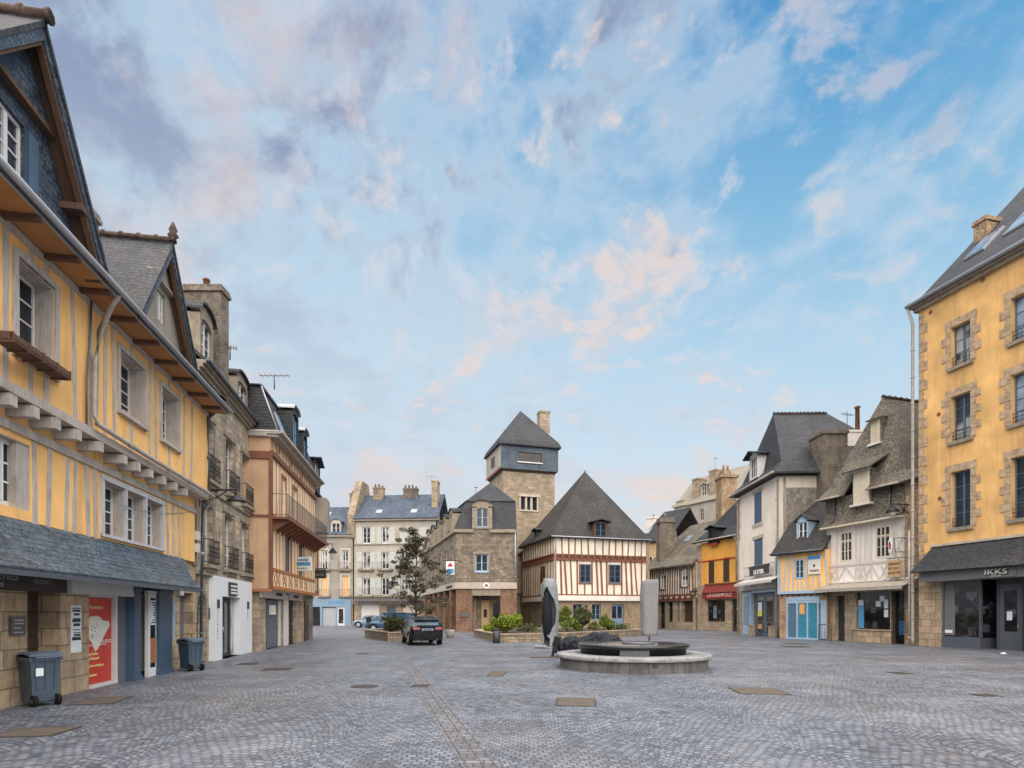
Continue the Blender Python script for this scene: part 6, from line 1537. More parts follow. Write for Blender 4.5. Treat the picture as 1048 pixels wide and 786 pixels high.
for i, r in enumerate(wo):
    g_ = 'glass_curtain' if i in (0, 4) else 'glass_sky' if i in (1, 5) else 'glass'
    window(F15, H15, r, 0, .22, 2, 3 if r[3]-r[2] < 2 else 4, 'blue_shutter' if r[0] < cols_[0][1] and r[2] < 10 or 1 else 'white_paint', fw=.07, gm=g_)
    m = MB(F15); n = max(4, int((r[3]-r[2]+.5)/.42))
    h_ = (r[3]-r[2]+.02)/n
    for s in (0, 1):
        for k_ in range(n):
            w_ = .48 if k_ % 2 else .26; z = r[2]+h_*k_
            a = r[0]-w_ if s == 0 else r[1]+.003; m.box(a, a+w_-.003, -.035, .02, z+.008, z+h_-.008)
    for k_ in range(3): w3 = (r[1]-r[0]+.6)/3; m.box(r[0]-.3+w3*k_+.006, r[0]-.3+w3*(k_+1)-.006, -.04, .02, r[3]+.003, r[3]+.36)
    m.build('window_surround', 'quoin', H15)
    m = MB(F15); m.box(r[0]-.15, r[1]+.15, -.12, .2, r[2]-.16, r[2]-.004); m.build('sill', 'stone_trim', H15)
    m = MB(F15)
    for z in (.12, .3, .48): m.tube([(r[0], .04, r[2]+z), (r[1], .04, r[2]+z)], .014, 5)
    for k_ in range(6): u_ = r[0]+(r[1]-r[0])*(k_+.5)/6; m.tube([(u_, .04, r[2]+.12), (u_+.0, .04, r[2]+.48)], .01, 4, False)
    m.build('window_guard', 'iron', H15)
m = MB(F15)
for i in range(26):
    w_ = .48 if i % 2 else .3; z = zc+.1+i*.49
    if z < zE-.7: m.box(.0, w_, -.03, .02, z, z+.46)
m.build('quoins', 'quoin', H15)
m = MB(F15)
for px, py in ((952, 319), (1006, 287)): pass
for px, py in ((952.5, 319.5), (1006, 286.5), (961, 424), (962, 510)):
    u_, z = F15.q(px, py); m = MB(F15); m.prism([(u_+.1*math.cos(i*math.pi/4), z+.1*math.sin(i*math.pi/4)) for i in range(8)], -.03, 0); m.build('anchor_plate', 'timber_orange', H15)
m = MB(F15); m.box(-.15, L15, -.2, .1, zE-.3, zE-.12); m.box(-.25, L15, -.35, .1, zE-.12, zE); m.build('cornice', 'stone_trim', H15)
m = MB(F15); m.tube([(-.35, -.45, zE+.06), (L15, -.45, zE+.06)], .1, 8); m.build('gutter', 'zinc', H15)
m = MB(F15); a0 = (-.3, -.4, zE+.05); m.slab([a0, (L15, -.4, zE+.05), (L15, .6, zE+.85), (-.25, .6, zE+.85)], .14); m.slab([(-.25, .6, zE+.85), (L15, .6, zE+.85), (L15, 8.2, zE+8.4), (-.2, 8.2, zE+8.4)], .14)
m.slab([(-.2, 8.2, zE+8.4), (L15, 8.2, zE+8.4), (L15, 15.6, zE), (-.2, 15.6, zE)], .14)
m.build('roof', 'slate_dark', H15)
m = MB(F15); Fg = Frame(F15.w(0.05, 0, 0).xy, F15.w(.05, 15, 0).xy)
m = MB(Fg); m.prism([(.1, zE-.2), (14.9, zE-.2), (8.2, zE+8.2), (7.9, zE+8.2)], .0, -.2) if False else m.prism([(.1, zE-.2), (14.9, zE-.2), (8.1, zE+8.1)], -.3, -.05); m.build('gable_wall', 'rubble_grey', H15)
for px, t0, t1, w_ in ((990.5, .16, .34, 1.0), (1030, .18, .36, 1.05)):
    pA, pB = (.6, zE+.85), (8.2, zE+8.4)
    d_ = pA[0]+(pB[0]-pA[0])*(t0+t1)/2; c = F15.u(px, d_)
    on_slope(F15, H15, c+0.35, c+.35+w_, t0, t1, pA, pB, th=.1)
hc = F15.hit(992, 240, (0, 4.6, 0), (1, 4.6, 0), (0, 4.6, 1))
chimney(F15, H15, .1, .75, 3.5, 4.7, zE+3, F15.q(994, 238, 4.2)[1], 'rubble_orange', 0)
# slate canopy
zcu = F15.q(1000, 555, -.05)[1]; zcl = F15.q(1000, 581, -.95)[1]
u0c = U(953.5, -.05)
m = MB(F15); m.slab([(u0c-.35, -1.05, zcl), (L15, -1.05, zcl), (L15, -.02, zcu), (u0c, -.02, zcu)], .07); m.slab([(u0c-.35, -1.05, zcl), (u0c, -.02, zcu), (u0c-.34, .1, zcl)], .05); cn = m.build('slate_canopy', 'slate_weathered', H15)
m = MB(F15); m.box(U(953), L15, -.09, 0, zcu+.02, zcu+.14); m.build('string_course', 'stone_light', H15)
m = MB(F15); m.box(.0, U(964.5), -.01, .5, 0, zc); m.build('pier', 'ashlar_tan', H15)
s0 = U(964.5); zf0 = zcl-.5
m = MB(F15); m.box(u0c-.1, L15, -.72, .5, zf0, zcl-.03); f = m.build('shop_sign', 'grey_fascia', H15)
m = MB(F15); a = F15.u(1000, -.74); b = F15.u(1040, -.74); m.box(a, b, -.75, -.722, zf0+.04, zcl-.06); fb = m.build('sign_panel', 'grey_fascia', f)
text(F15, fb, 'IKKS', (a+b)/2+.03, zf0+.15, .33, -.76, 'ink', align='CENTER', bold=.02, sx=1.5); text(F15, fb, 'IKKS', (a+b)/2, zf0+.17, .33, -.775, 'poster_cream', align='CENTER', bold=.004, sx=1.5)
text(F15, fb, 'J U N I O R', (a+b)/2, zf0+.06, .09, -.765, 'poster_cream', align='CENTER')
# recessed shop: window bay, lobby, door
w1_ = F15.u(1004, 0); dA = F15.u(1021, .4); dB = F15.u(1046.5, .4)
m = MB(F15); m.box(s0, s0+.1, -.02, .1, 0, zf0); m.box(s0, w1_, -.06, .1, 0, .45); m.box(s0, w1_, -.02, .08, .45, .53); m.box(w1_-.07, w1_, -.02, .1, .5, zf0); m.box(s0+.1, w1_-.07, -.02, .06, zf0-.1, zf0)
m.box(w1_-.07, w1_+.0, .1, 1.3, 0, .5); m.build('shop_front', 'grey_shop', H15)
m = MB(F15); m.box(s0+.1, w1_-.07, .04, .06, .53, zf0-.1); m.box(w1_-.05, w1_-.03, .1, 1.3, .5, zf0); m.build('shop_window', 'glass_shop', H15)
m = MB(F15); m.box(s0+.1, s0+.62, .02, .038, .6, zf0-.15); m.build('window_film', 'grey_fascia', H15)
m = MB(F15); m.box(s0+.12, s0+.5, .01, .019, .7, .85); m.build('window_sticker', 'paper', H15)
door(F15, H15, (dA, dB, 0, zf0-.25), .4, .02, 'grey_shop', 'glass_shop', (.22, .82, .28, .93))
m = MB(F15); m.box(w1_, dA, 1.15, 1.25, 0, zf0); m.box(dA-.06, dA-.002, .4, 1.15, 0, zf0); m.box(max(dB+.02, F15.u(1048, -.02)), L15, -.02, .5, 0, zf0); m.box(dB+.003, dB+.3, .4, .5, 0, zf0); m.box(dA, dB, .41, .5, zf0-.24, zf0); m.build('lobby_wall', 'dark_paint', H15)
c = (dA+dB)/2; m = MB(F15); m.box(c-.15, c+.08, .425, .435, 1.35, 1.75); m.build('door_notice', 'paper', H15)
pipe(F15, H15, [(-.3, -.42, zE), (-.22, -.16, zE-.8), (-.22, -.16, .3), (-.22, -.16, .05)], .075, 'pipe_cream')
pipe(F15, H15, [(-.38, -.2, 6.0), (-.38, -.2, .1)], .06, 'pipe_cream')
# aerials
p = P3(238, 362, 23); aerial(p.x-.1, 23, 11.6, p.z-11.3, 'television_aerial', 'television aerial just right of the tall stone chimney on the left', .5)
p = P3(276, 386, 25.5); aerial(p.x, 26.0, 11.6, EYE+(HY-383)/FOC*26-11.6, 'television_aerial', 'television aerial on the dark mansard end of the red-timbered house', 1.3, 0)
p = P3(441, 489, 80); aerial(p.x, 81, 18.5, p.z-18.5+.6, 'television_aerial', 'thin aerial above the right chimney of the far white house', 1.6)
p = P3(732, 466, 88); aerial(p.x, 88, 20.5, p.z-20.5, 'television_aerial', 'tall thin aerial rising from the far stone building on the right', .7)
p = P3(867, 424, 41); aerial(p.x, 41, 13.6, p.z-13.6+.2, 'television_aerial', 'television aerial by the stone chimney between the two steep roofs on the right', 1.1)
# ================================================================ THINGS ON THE SQUARE
# ---- fountain
fc = Vector((3.75, 18.25)); FF = at(fc.x, fc.y)
o = empty('fountain', FF, 'low round grey stone fountain with a pale rim and a black granite bowl', 'fountain')
m = MB(FF); m.lathe(0, 0, [(2.248, 0), (2.248, .30), (2.123, .30), (1.0, .30)], 72, False); m.build('basin_wall', 'fountain_stone', o)
m = MB(FF); m.lathe(0, 0, [(2.268, .303), (2.345, .31), (2.355, .33), (2.355, .40), (2.335, .425), (2.297, .43), (1.75, .44), (1.72, .38), (1.0, .38)], 72, True); m.build('rim', 'fountain_rim', o)
m = MB(FF); m.lathe(0, 0, [(1.60, .382), (1.62, .60), (1.70, .615), (1.71, .70), (1.68, .725), (1.56, .725), (1.54, .69), (.2, .69)], 72, True); bw_ = m.build('bowl', 'granite_black', o)
m = MB(FF)
for i in range(6):
    a0 = -math.pi/2-.42+i*.085; a1 = a0+.083
    P = lambda a, r: (r*math.cos(a), r*math.sin(a))
    q0, q1, q2, q3 = P(a0, 1.612), P(a1, 1.612), P(a1, 1.632), P(a0, 1.632)
    m.hexa([(q0[0],q0[1],.44),(q1[0],q1[1],.44),(q2[0],q2[1],.44),(q3[0],q3[1],.44),(q0[0]*1.01,q0[1]*1.01,.606),(q1[0]*1.01,q1[1]*1.01,.606),(q2[0]*1.01,q2[1]*1.01,.606),(q3[0]*1.01,q3[1]*1.01,.606)])
m.build('granite_inset', 'granite_mid', bw_)
m = MB(FF); m.lathe(0, 0, [(1.53, .692), (1.53, .705), (.1, .705)], 64, False); m.build('water', 'water', o)
m = MB(FF); m.lathe(.25, .3, [(.5, .70), (.52, .735), (.1, .74)], 32, True); m.build('water_jet_plate', 'granite_mid', o)
m = MB(FF); m.box(.1, .22, -2.262, -2.24, .17, .29); m.build('plate', 'iron_cover', o)
# ---- folded parasols
def rr(n, seed, lo, hi):
    r_ = random.Random(seed); return [r_.uniform(lo, hi) for _ in range(n)]
def cover(name, x, y, z0, z1, w, dpt, mat, seed, par, skew=0.0, leaf_=False):
    F = at(x, y); m = MB(F); n = 28; rows = 26; g = rr(n, seed, -1, 1); g2 = rr(n, seed+1, -1, 1)
    b = len(m.v)
    for i in range(rows+1):
        t = i/rows; z = z0+(z1-z0)*t
        s = .84+.18*min(1, t*1.6)**.6 if t < .97 else .9
        if t > .985: s = .93
        if leaf_: s = .12+.9*math.sin(math.pi*min(1, t*.9+.1))**.8
        for k_ in range(n):
            a = 2*math.pi*k_/n
            fold = 1+.035*math.sin(5*a+2.5*t*(1-t)*4+seed)+.045*math.sin(11*a-1.5*t+seed*2)*(1.1-t)+.012*g[k_]*math.sin(7*t+g2[k_]*3)+.012*math.sin(11*t+a*2)
            e_ = abs(math.cos(a))**.42*math.copysign(1, math.cos(a)), abs(math.sin(a))**.5*math.copysign(1, math.sin(a))
            zz_ = z+(.05*math.sin(3*a+seed)+.03*math.sin(8*a) if i == 0 else 0)+(.07*math.cos(a+.6) if i >= rows-1 else 0)
            m.pt((e_[0]*w/2*s*fold+skew*(t-.5), e_[1]*dpt/2*s*fold, zz_))
    for i in range(rows):
        for k_ in range(n):
            k2 = (k_+1) % n; m.f.append([b+i*n+k_, b+i*n+k2, b+(i+1)*n+k2, b+(i+1)*n+k_]); m.sm.append(i < rows-1)
    m.f.append([b+rows*n+k_ for k_ in range(n)]); m.sm.append(False); m.f.append([b+k_ for k_ in reversed(range(n))]); m.sm.append(False)
    return m.build(name, mat, par)
pr = P3(664.5, 600, 30)
F = at(pr.x, 30); o = empty('folded_parasol', F, 'closed terrace parasol in a smooth grey cover, standing behind the right side of the fountain', 'parasol', 'folded terrace parasols')
cover('cover', pr.x, 30, .55, 3.34, .84, .7, 'cover_grey', 3, o)
m = MB(F); m.tube([(0, 0, .2), (0, 0, .7)], .045, 8); m.build('pole', 'steel_dark', o)
m = MB(F); m.lathe(0, 0, [(.72, 0), (.74, .08), (.70, .17), (.2, .2), (.1, .26)], 28); m.build('base', 'concrete', o)
# left one, its cover split open on the dark canopy
pl_ = P3(562, 600, 28); F = at(pl_.x, 28); o = empty('folded_parasol', F, 'closed terrace parasol whose silver cover hangs open over black fabric, left of the fountain', 'parasol', 'folded terrace parasols')
m = MB(F); n = 30; rows = 28; b0 = len(m.v)
for i in range(rows+1):
    t = i/rows; z = .18+(3.28-.18)*t
    op = 2.7*max(0, math.sin(math.pi*min(1, max(0, (1-t-.10))/.78)))**1.15 if t < .88 else 0     # opening angle
    if t < .13: op = 0.9
    ca = -math.pi/2-.42
    for k_ in range(n+1):
        a = ca+op/2+(2*math.pi-op)*k_/n
        rad = .37*(.78+.24*math.sin(math.pi*min(1, .25+t*.62)))*(1+.07*math.sin(6*a+3*t)+.05*math.sin(13*a+5*t)); 
        if t > .95: rad *= .8
        m.pt((rad*math.cos(a)+.04*math.sin(3*t), rad*math.sin(a)*.85, z+.06*math.sin(2*a+1)))
for i in range(rows):
    for k_ in range(n):
        m.f.append([b0+i*(n+1)+k_, b0+i*(n+1)+k_+1, b0+(i+1)*(n+1)+k_+1, b0+(i+1)*(n+1)+k_]); m.sm.append(True)
m.f.append([b0+rows*(n+1)+k_ for k_ in range(n)]); m.sm.append(True)
m.build('cover', 'cover_silver', o)
cover('canopy', pl_.x-.1, 27.9, .45, 2.75, .5, .62, 'fabric_black', 8, o, 0, True)
m = MB(F); m.tube([(0, 0, .02), (0, 0, .6)], .045, 8); m.build('pole', 'steel_dark', o)
m = MB(F); m.box(-.75, .35, -.06, .06, .02, .09); m.box(-.06, .06, -.6, .6, .02, .085); m.box(-.72, -.2, -.4, .05, .09, .13); m.box(-.7, -.18, -.38, .08, .14, .18); m.build('base', 'steel', o)
# ---- tarpaulin over stacked furniture
F = at(P3(603, 650, 22.6).x, 22.6); o = empty('covered_furniture', F, 'stacked terrace tables and chairs wrapped in creased black tarpaulin behind the fountain', 'covered furniture')
import mathutils
nz = mathutils.noise
m = MB(F); nx, na = 64, 20; b0 = len(m.v)
for i in range(nx+1):
    x = -1.42+2.85*i/nx; e_ = min(1, (i/nx)*7+.35, (1-i/nx)*5+.25)
    h = (.80+.1*math.sin(x*2.1+.5)+.06*math.sin(x*6.3)-.14*max(0, x-.9))*(.6+.4*e_)
    for k_ in range(na+1):
        a = math.pi*k_/na; c_, s_ = math.cos(a), math.sin(a)
        y = -.5*e_*abs(c_)**.45*math.copysign(1, c_); z = .16+(h-.16)*abs(s_)**.5
        v = Vector((x, y, z)); d_ = nz.noise(v*3.2)*.10+nz.noise(v*8.1)*.05+abs(nz.noise(v*5.5+Vector((3, 1, 7))))*-.09
        m.pt((x+nz.noise(v*4+Vector((9, 0, 0)))*.05, y+d_*math.copysign(1, -c_)*.8, z+d_*s_-.03*abs(nz.noise(v*13))))
for i in range(nx):
    for k_ in range(na): m.f.append([b0+i*(na+1)+k_, b0+(i+1)*(na+1)+k_, b0+(i+1)*(na+1)+k_+1, b0+i*(na+1)+k_+1]); m.sm.append(i % 3 > 0)
m.f.append([b0+k_ for k_ in range(na+1)]); m.sm.append(False); m.f.append([b0+nx*(na+1)+k_ for k_ in reversed(range(na+1))]); m.sm.append(False)
m.f.append([b0+i*(na+1) for i in reversed(range(nx+1))]+[b0+i*(na+1)+na for i in range(nx+1)]) ; m.sm.append(False)
m.build('tarpaulin', 'tarp_black', o)
m = MB(F); m.prism([(-1.5, .02), (-1.42, .02), (-1.1, .75), (-1.38, .8)], -.5, -.44); m.build('tarpaulin_corner', 'tarp_black', o)
for x, y in ((-1.25, -.4), (-1.2, .35), (-.1, -.42), (1.15, -.35), (1.1, .35), (-.1, .38)):
    m = MB(F); m.tube([(x, y, 0), (x, y, .3)], .022, 6); m.build('leg', 'steel_dark', o)
s_ = P3(545, 674, 21.9); F = at(s_.x, 21.9, .05); m = MB(F); m.box(-.1, 1.05, -.09, .09, 0, .035)
tag(m.build('timber_plank', 'timber_brown', None, tuple(F.w(.4, 0, 0))), 'thin dark plank lying flat on the cobbles just left of the fountain', 'plank')
# ---- wheelie bins
def wheelie(x, y, ang, label, s=1.0, sticker=True):
    """front faces -d; axle and handle at +d"""
    F = at(x, y, ang); o = empty('wheelie_bin', F, label, 'bin', 'wheelie bins outside the yellow timbered house')
    w, d, h = .48*s, .52*s, .90*s; m = MB(F)
    def ring(z, t):
        a = .80+.20*t; return [(-w/2*a, -d/2*a, z), (w/2*a, -d/2*a, z), (w/2*a, d/2*(a*.5+.5), z), (-w/2*a, d/2*(a*.5+.5), z)]
    m.hexa(ring(.06, 0)+ring(h, 1))
    rb = MB(F); rb.box(-w/2-.025, w/2+.025, -d/2-.03, d/2+.02, h-.07, h)
    for k_ in (-1, 0, 1): rb.hexa([(k_*.13-.012, d/2-.03, .3), (k_*.13+.012, d/2-.03, .3), (k_*.13+.012, d/2+.0, .3), (k_*.13-.012, d/2+.0, .3), (k_*.15-.012, d/2-.01, h-.07), (k_*.15+.012, d/2-.01, h-.07), (k_*.15+.012, d/2+.02, h-.07), (k_*.15-.012, d/2+.02, h-.07)])
    bd = m.build('body', 'bin_plastic', o); rb.build('rim', 'bin_plastic', o)
    m = MB(F); n = 7
    for i in range(n):       # lid, gently domed, overhanging the front
        a, b = -d/2-.05+(d+.09)*i/n, -d/2-.05+(d+.09)*(i+1)/n; zf = lambda v: h+.012+.055*math.sin(math.pi*min(1, max(0, (v+d/2+.05)/(d+.09)))*.9)
        m.hexa([(-w/2-.03, a, zf(a)-.012), (w/2+.03, a, zf(a)-.012), (w/2+.03, b, zf(b)-.012), (-w/2-.03, b, zf(b)-.012), (-w/2-.01, a, zf(a)+.03), (w/2+.01, a, zf(a)+.03), (w/2+.01, b, zf(b)+.03), (-w/2-.01, b, zf(b)+.03)])
    m.build('lid', 'bin_plastic_light', o)
    m = MB(F); m.tube([(-w/2+.04, d/2+.0, h-.03), (-w/2+.04, d/2+.10, h-.0), (w/2-.04, d/2+.10, h-.0), (w/2-.04, d/2, h-.03)], .016, 6); m.build('handle', 'bin_plastic_light', o)
    m = MB(F); m.tube([(-w/2+.03, d/2-.0, .105), (w/2-.03, d/2-.0, .105)], .012, 6); m.build('axle', 'steel_dark', o)
    for sg in (-1, 1):
        m = MB(F); x0 = sg*(w/2-.085); m.tube([(x0, d/2-.0, .10), (x0+sg*.06, d/2-.0, .10)], .10, 18); wh = m.build('wheel', 'rubber', o)
        m = MB(F); m.tube([(x0+sg*.05, d/2-.01, .10), (x0+sg*.062, d/2-.01, .10)], .045, 10); m.build('hub', 'bin_plastic', wh)
    if sticker:
        m = MB(F); m.box(w*.10, w*.34, d/2+.01, d/2+.026, h*.62, h*.78); m.build('sticker', 'paper', bd)
    return o
wheelie(-8.56, 10.62, R(240), 'large grey-blue wheelie bin nearest the camera, with a white sticker, by the brown plank door', .97)
wheelie(P3(190.5, 600, 16.9).x+.08, 17.0, R(242), 'smaller grey-blue wheelie bin further along, before the arched doorway', .95, False)
# fix the second: it is turned the same way
# ---- litter bin
F = at(P3(508, 650, 32.7).x, 32.7); o = empty('litter_bin', F, 'slim black litter bin standing in front of the right stone planter', 'litter bin')
m = MB(F); m.lathe(0, 0, [(.2, 0), (.2, .04), (.215, .06), (.22, .74)], 20); m.build('body', 'dark_paint', o)
m = MB(F); m.lathe(0, 0, [(.23, .74), (.235, .78), (.22, .80), (.17, .81), (.16, .78)], 20); m.build('rim', 'iron', o)
# ---- planters
def ringwall(F, poly, h, t, mat, o):
    c = (sum(p[0] for p in poly)/len(poly), sum(p[1] for p in poly)/len(poly)); n = len(poly)
    ins = []
    for p in poly:
        v = Vector((c[0]-p[0], c[1]-p[1])); v = v.normalized()*t*1.35; ins.append((p[0]+v.x, p[1]+v.y))
    m = MB(F)
    for i in range(n):
        j = (i+1) % n; m.plan([poly[i], poly[j], ins[j], ins[i]], 0, h-.07)
    m.build('planter_wall', mat, o)
    m = MB(F)
    for i in range(n):
        j = (i+1) % n
        ex = lambda p, q_, f: (p[0]+(p[0]-q_[0])*f, p[1]+(p[1]-q_[1])*f)
        m.plan([ex(poly[i], ins[i], .12), ex(poly[j], ins[j], .12), ex(ins[j], poly[j], .08), ex(ins[i], poly[i], .08)], h-.068, h)
    m.build('coping', 'ashlar_pier', o)
    m = MB(F); m.plan(ins, .02, h-.1); m.build('soil', 'soil', o)
pR = [G(485, 651.3), G(508, 657.6), G(560, 656.8), G(661, 650.4), (8.2, 50), (-1.2, 47.5)]
o = empty('stone_planter', W0, 'long low stone planter with leafy shrubs in front of the pointed-roof house', 'planter', None, 2, 40, 0)
ROOTM[o.name] = (Matrix.Translation(Vector((2, 40, 0)))).inverted(); o.rotation_euler = (0, 0, 0)
ringwall(W0, pR, .5, .32, 'ashlar_planter', o)
pL = [G(373.5, 652.2), G(397, 656.5), G(414, 656.0), (-5.6, 40), (-7.6, 47), (-9.6, 47)]
oL = empty('stone_planter', W0, 'small low stone planter with a dark bush and slender tree, left of the black car', 'planter', None, -8, 38, 0)
ROOTM[oL.name] = (Matrix.Translation(Vector((-8, 38, 0)))).inverted()
ringwall(W0, pL, .55, .32, 'ashlar_planter', oL)
# ---- foliage
def leafcloud(m, c, rad, n, size, rng_, flat=1.0, shell=.0):
    for _ in range(n):
        while True:
            p = Vector((rng_.uniform(-1, 1), rng_.uniform(-1, 1), rng_.uniform(-1, 1)))
            if shell < p.length < 1: break
        q_ = Vector((c[0]+p.x*rad[0], c[1]+p.y*rad[1], c[2]+p.z*rad[2]))
        s = size*rng_.uniform(.6, 1.3); a = Vector((rng_.gauss(0, 1), rng_.gauss(0, 1), rng_.gauss(0, 1)*flat)).normalized()
        bb = a.cross(Vector((rng_.gauss(0, 1), rng_.gauss(0, 1), rng_.gauss(0, 1)))).normalized()
        b0 = len(m.v); m.v += [q_-a*s*.55, q_+bb*s*.26, q_+a*s*.55, q_-bb*s*.26]
        m.f.append([b0, b0+1, b0+2, b0+3]); m.sm.append(False)
def shrub(x, y, w, h, n, mat, label, seed, size=.13, group='shrubs in the stone planters', z0=.35, lobes=7, spread=.5):
    rg = random.Random(seed); F = at(x, y); o = empty('shrub', F, label, 'shrub', group)
    m = MB(F); lv = MB(F)
    for i in range(lobes):
        a = rg.uniform(0, 6.28); r_ = rg.uniform(0, spread)*w; t = rg.uniform(.35, 1)
        c = Vector((x+r_*math.cos(a), y+r_*math.sin(a), z0+(h-z0)*t*(1-.35*(r_/w)/max(spread, .01))*.82))
        rd = w*rg.uniform(.2, .32)
        m.tube([(0, 0, z0-.1), ((c.x-x)*.4, (c.y-y)*.4, z0+(c.z-z0)*.5), (c.x-x, c.y-y, c.z)], .022, 5, True, .008)
        leafcloud(lv, c, (rd, rd, rd*.75), n//lobes, size, rg, shell=.25)
        for k_ in range(3):
            b_ = rg.uniform(0, 6.28); c2 = c+Vector((math.cos(b_), math.sin(b_), rg.uniform(-.2, .8)))*rd
            leafcloud(lv, c2, (rd*.4, rd*.4, rd*.35), n//lobes//8, size, rg)
    m.build('stems', 'bark', o); lv.build('foliage', mat, o); return o
shrub(P3(517, 600, 38).x, 38.0, 1.9, 2.0, 3600, 'leaf_bright', 'large bright yellow-green shrub behind the slim black litter bin', 1, .15, lobes=10)
shrub(P3(501, 600, 38.4).x, 38.6, .9, .95, 700, 'leaf_bright', 'low bright green tuft at the left end of the long planter', 11, .13)
shrub(P3(580, 600, 41).x, 41, 1.6, 2.1, 2000, 'leaf_green', 'green shrub just right of the silver-covered parasol', 2, .15)
shrub(P3(596, 600, 41).x, 41.6, 1.7, 2.2, 2300, 'leaf_dark', 'tall dark shrub in the middle of the row of shrubs', 3, .15)
shrub(P3(617, 600, 42).x, 41.8, 1.35, 1.55, 1900, 'leaf_green', 'rounded light green shrub in front of the pale blue door', 4, .14)
shrub(P3(637, 600, 44).x, 44, 1.3, .85, 600, 'leaf_dark', 'low dark mound of leaves at the right end of the long planter', 5, .12)
shrub(P3(540, 600, 41).x, 41, 1.6, .85, 800, 'leaf_dark', 'low dark ground bush between the bright shrub and the silver parasol', 6, .12)
shrub(P3(400, 600, 38).x, 38.5, 1.7, 1.65, 3000, 'leaf_dark', 'dark rounded bush in the left planter in front of the blue van', 7, .14, lobes=9)
# tree
TX, TY = P3(424, 600, 36.5).x, 37.0
F = at(TX, TY); rg = random.Random(12); o = empty('small_tree', F, 'slender open tree with dark olive-brown leaves rising behind the black car', 'tree')
tr = MB(F); tr.tube([(0, 0, .3), (.05, 0, 1.6), (-.04, .05, 3.2), (.06, 0, 5.0), (.0, 0, 6.6)], .085, 8, True, .02); tk = tr.build('trunk', 'bark', o)
br_ = MB(F); lv = MB(F)
def tri_b(p0, p1, r0): br_.tube([tuple(p0), tuple((p0+p1)/2+Vector((0, 0, .12))), tuple(p1)], r0, 5, True, .008)
prof_ = [(1.9, 1.3), (2.6, 1.9), (3.6, 2.15), (4.5, 1.75), (5.4, 1.15), (6.5, .4)]
def reach_(z):
    for (z0, r0), (z1, r1) in zip(prof_, prof_[1:]):
        if z <= z1: return r0+(r1-r0)*(z-z0)/(z1-z0)
    return .3
for i in range(34):
    zt_ = rg.uniform(2.1, 6.5); a = i*2.4+rg.uniform(-.5, .5); reach = reach_(zt_)*rg.uniform(.45, 1.12)
    p0 = Vector((.02, 0, max(1.5, zt_-reach*.75))); p1 = Vector((math.cos(a)*reach, math.sin(a)*reach, zt_+rg.uniform(-.1, .35)))
    tri_b(p0, p1, .03)
    for k_ in range(rg.choice((2, 3, 4))):
        f = rg.uniform(.55, 1.12); c = p0+(p1-p0)*f+Vector((rg.uniform(-.4, .4), rg.uniform(-.3, .3), rg.uniform(-.25, .3)))
        cw = Vector((TX, TY, 0))+c
        s3 = rg.uniform(.14, .36); leafcloud(lv, cw, (s3*1.2, s3*1.2, s3*.62), int(16+150*s3), .17, rg, flat=.8)
for k_ in range(4):
    leafcloud(lv, Vector((TX+rg.uniform(-.2, .2), TY, 6.4+k_*.15)), (.25, .25, .12), 26, .16, rg)
br_.build('branches', 'bark', o); lv.build('foliage', 'leaf_olive', o)
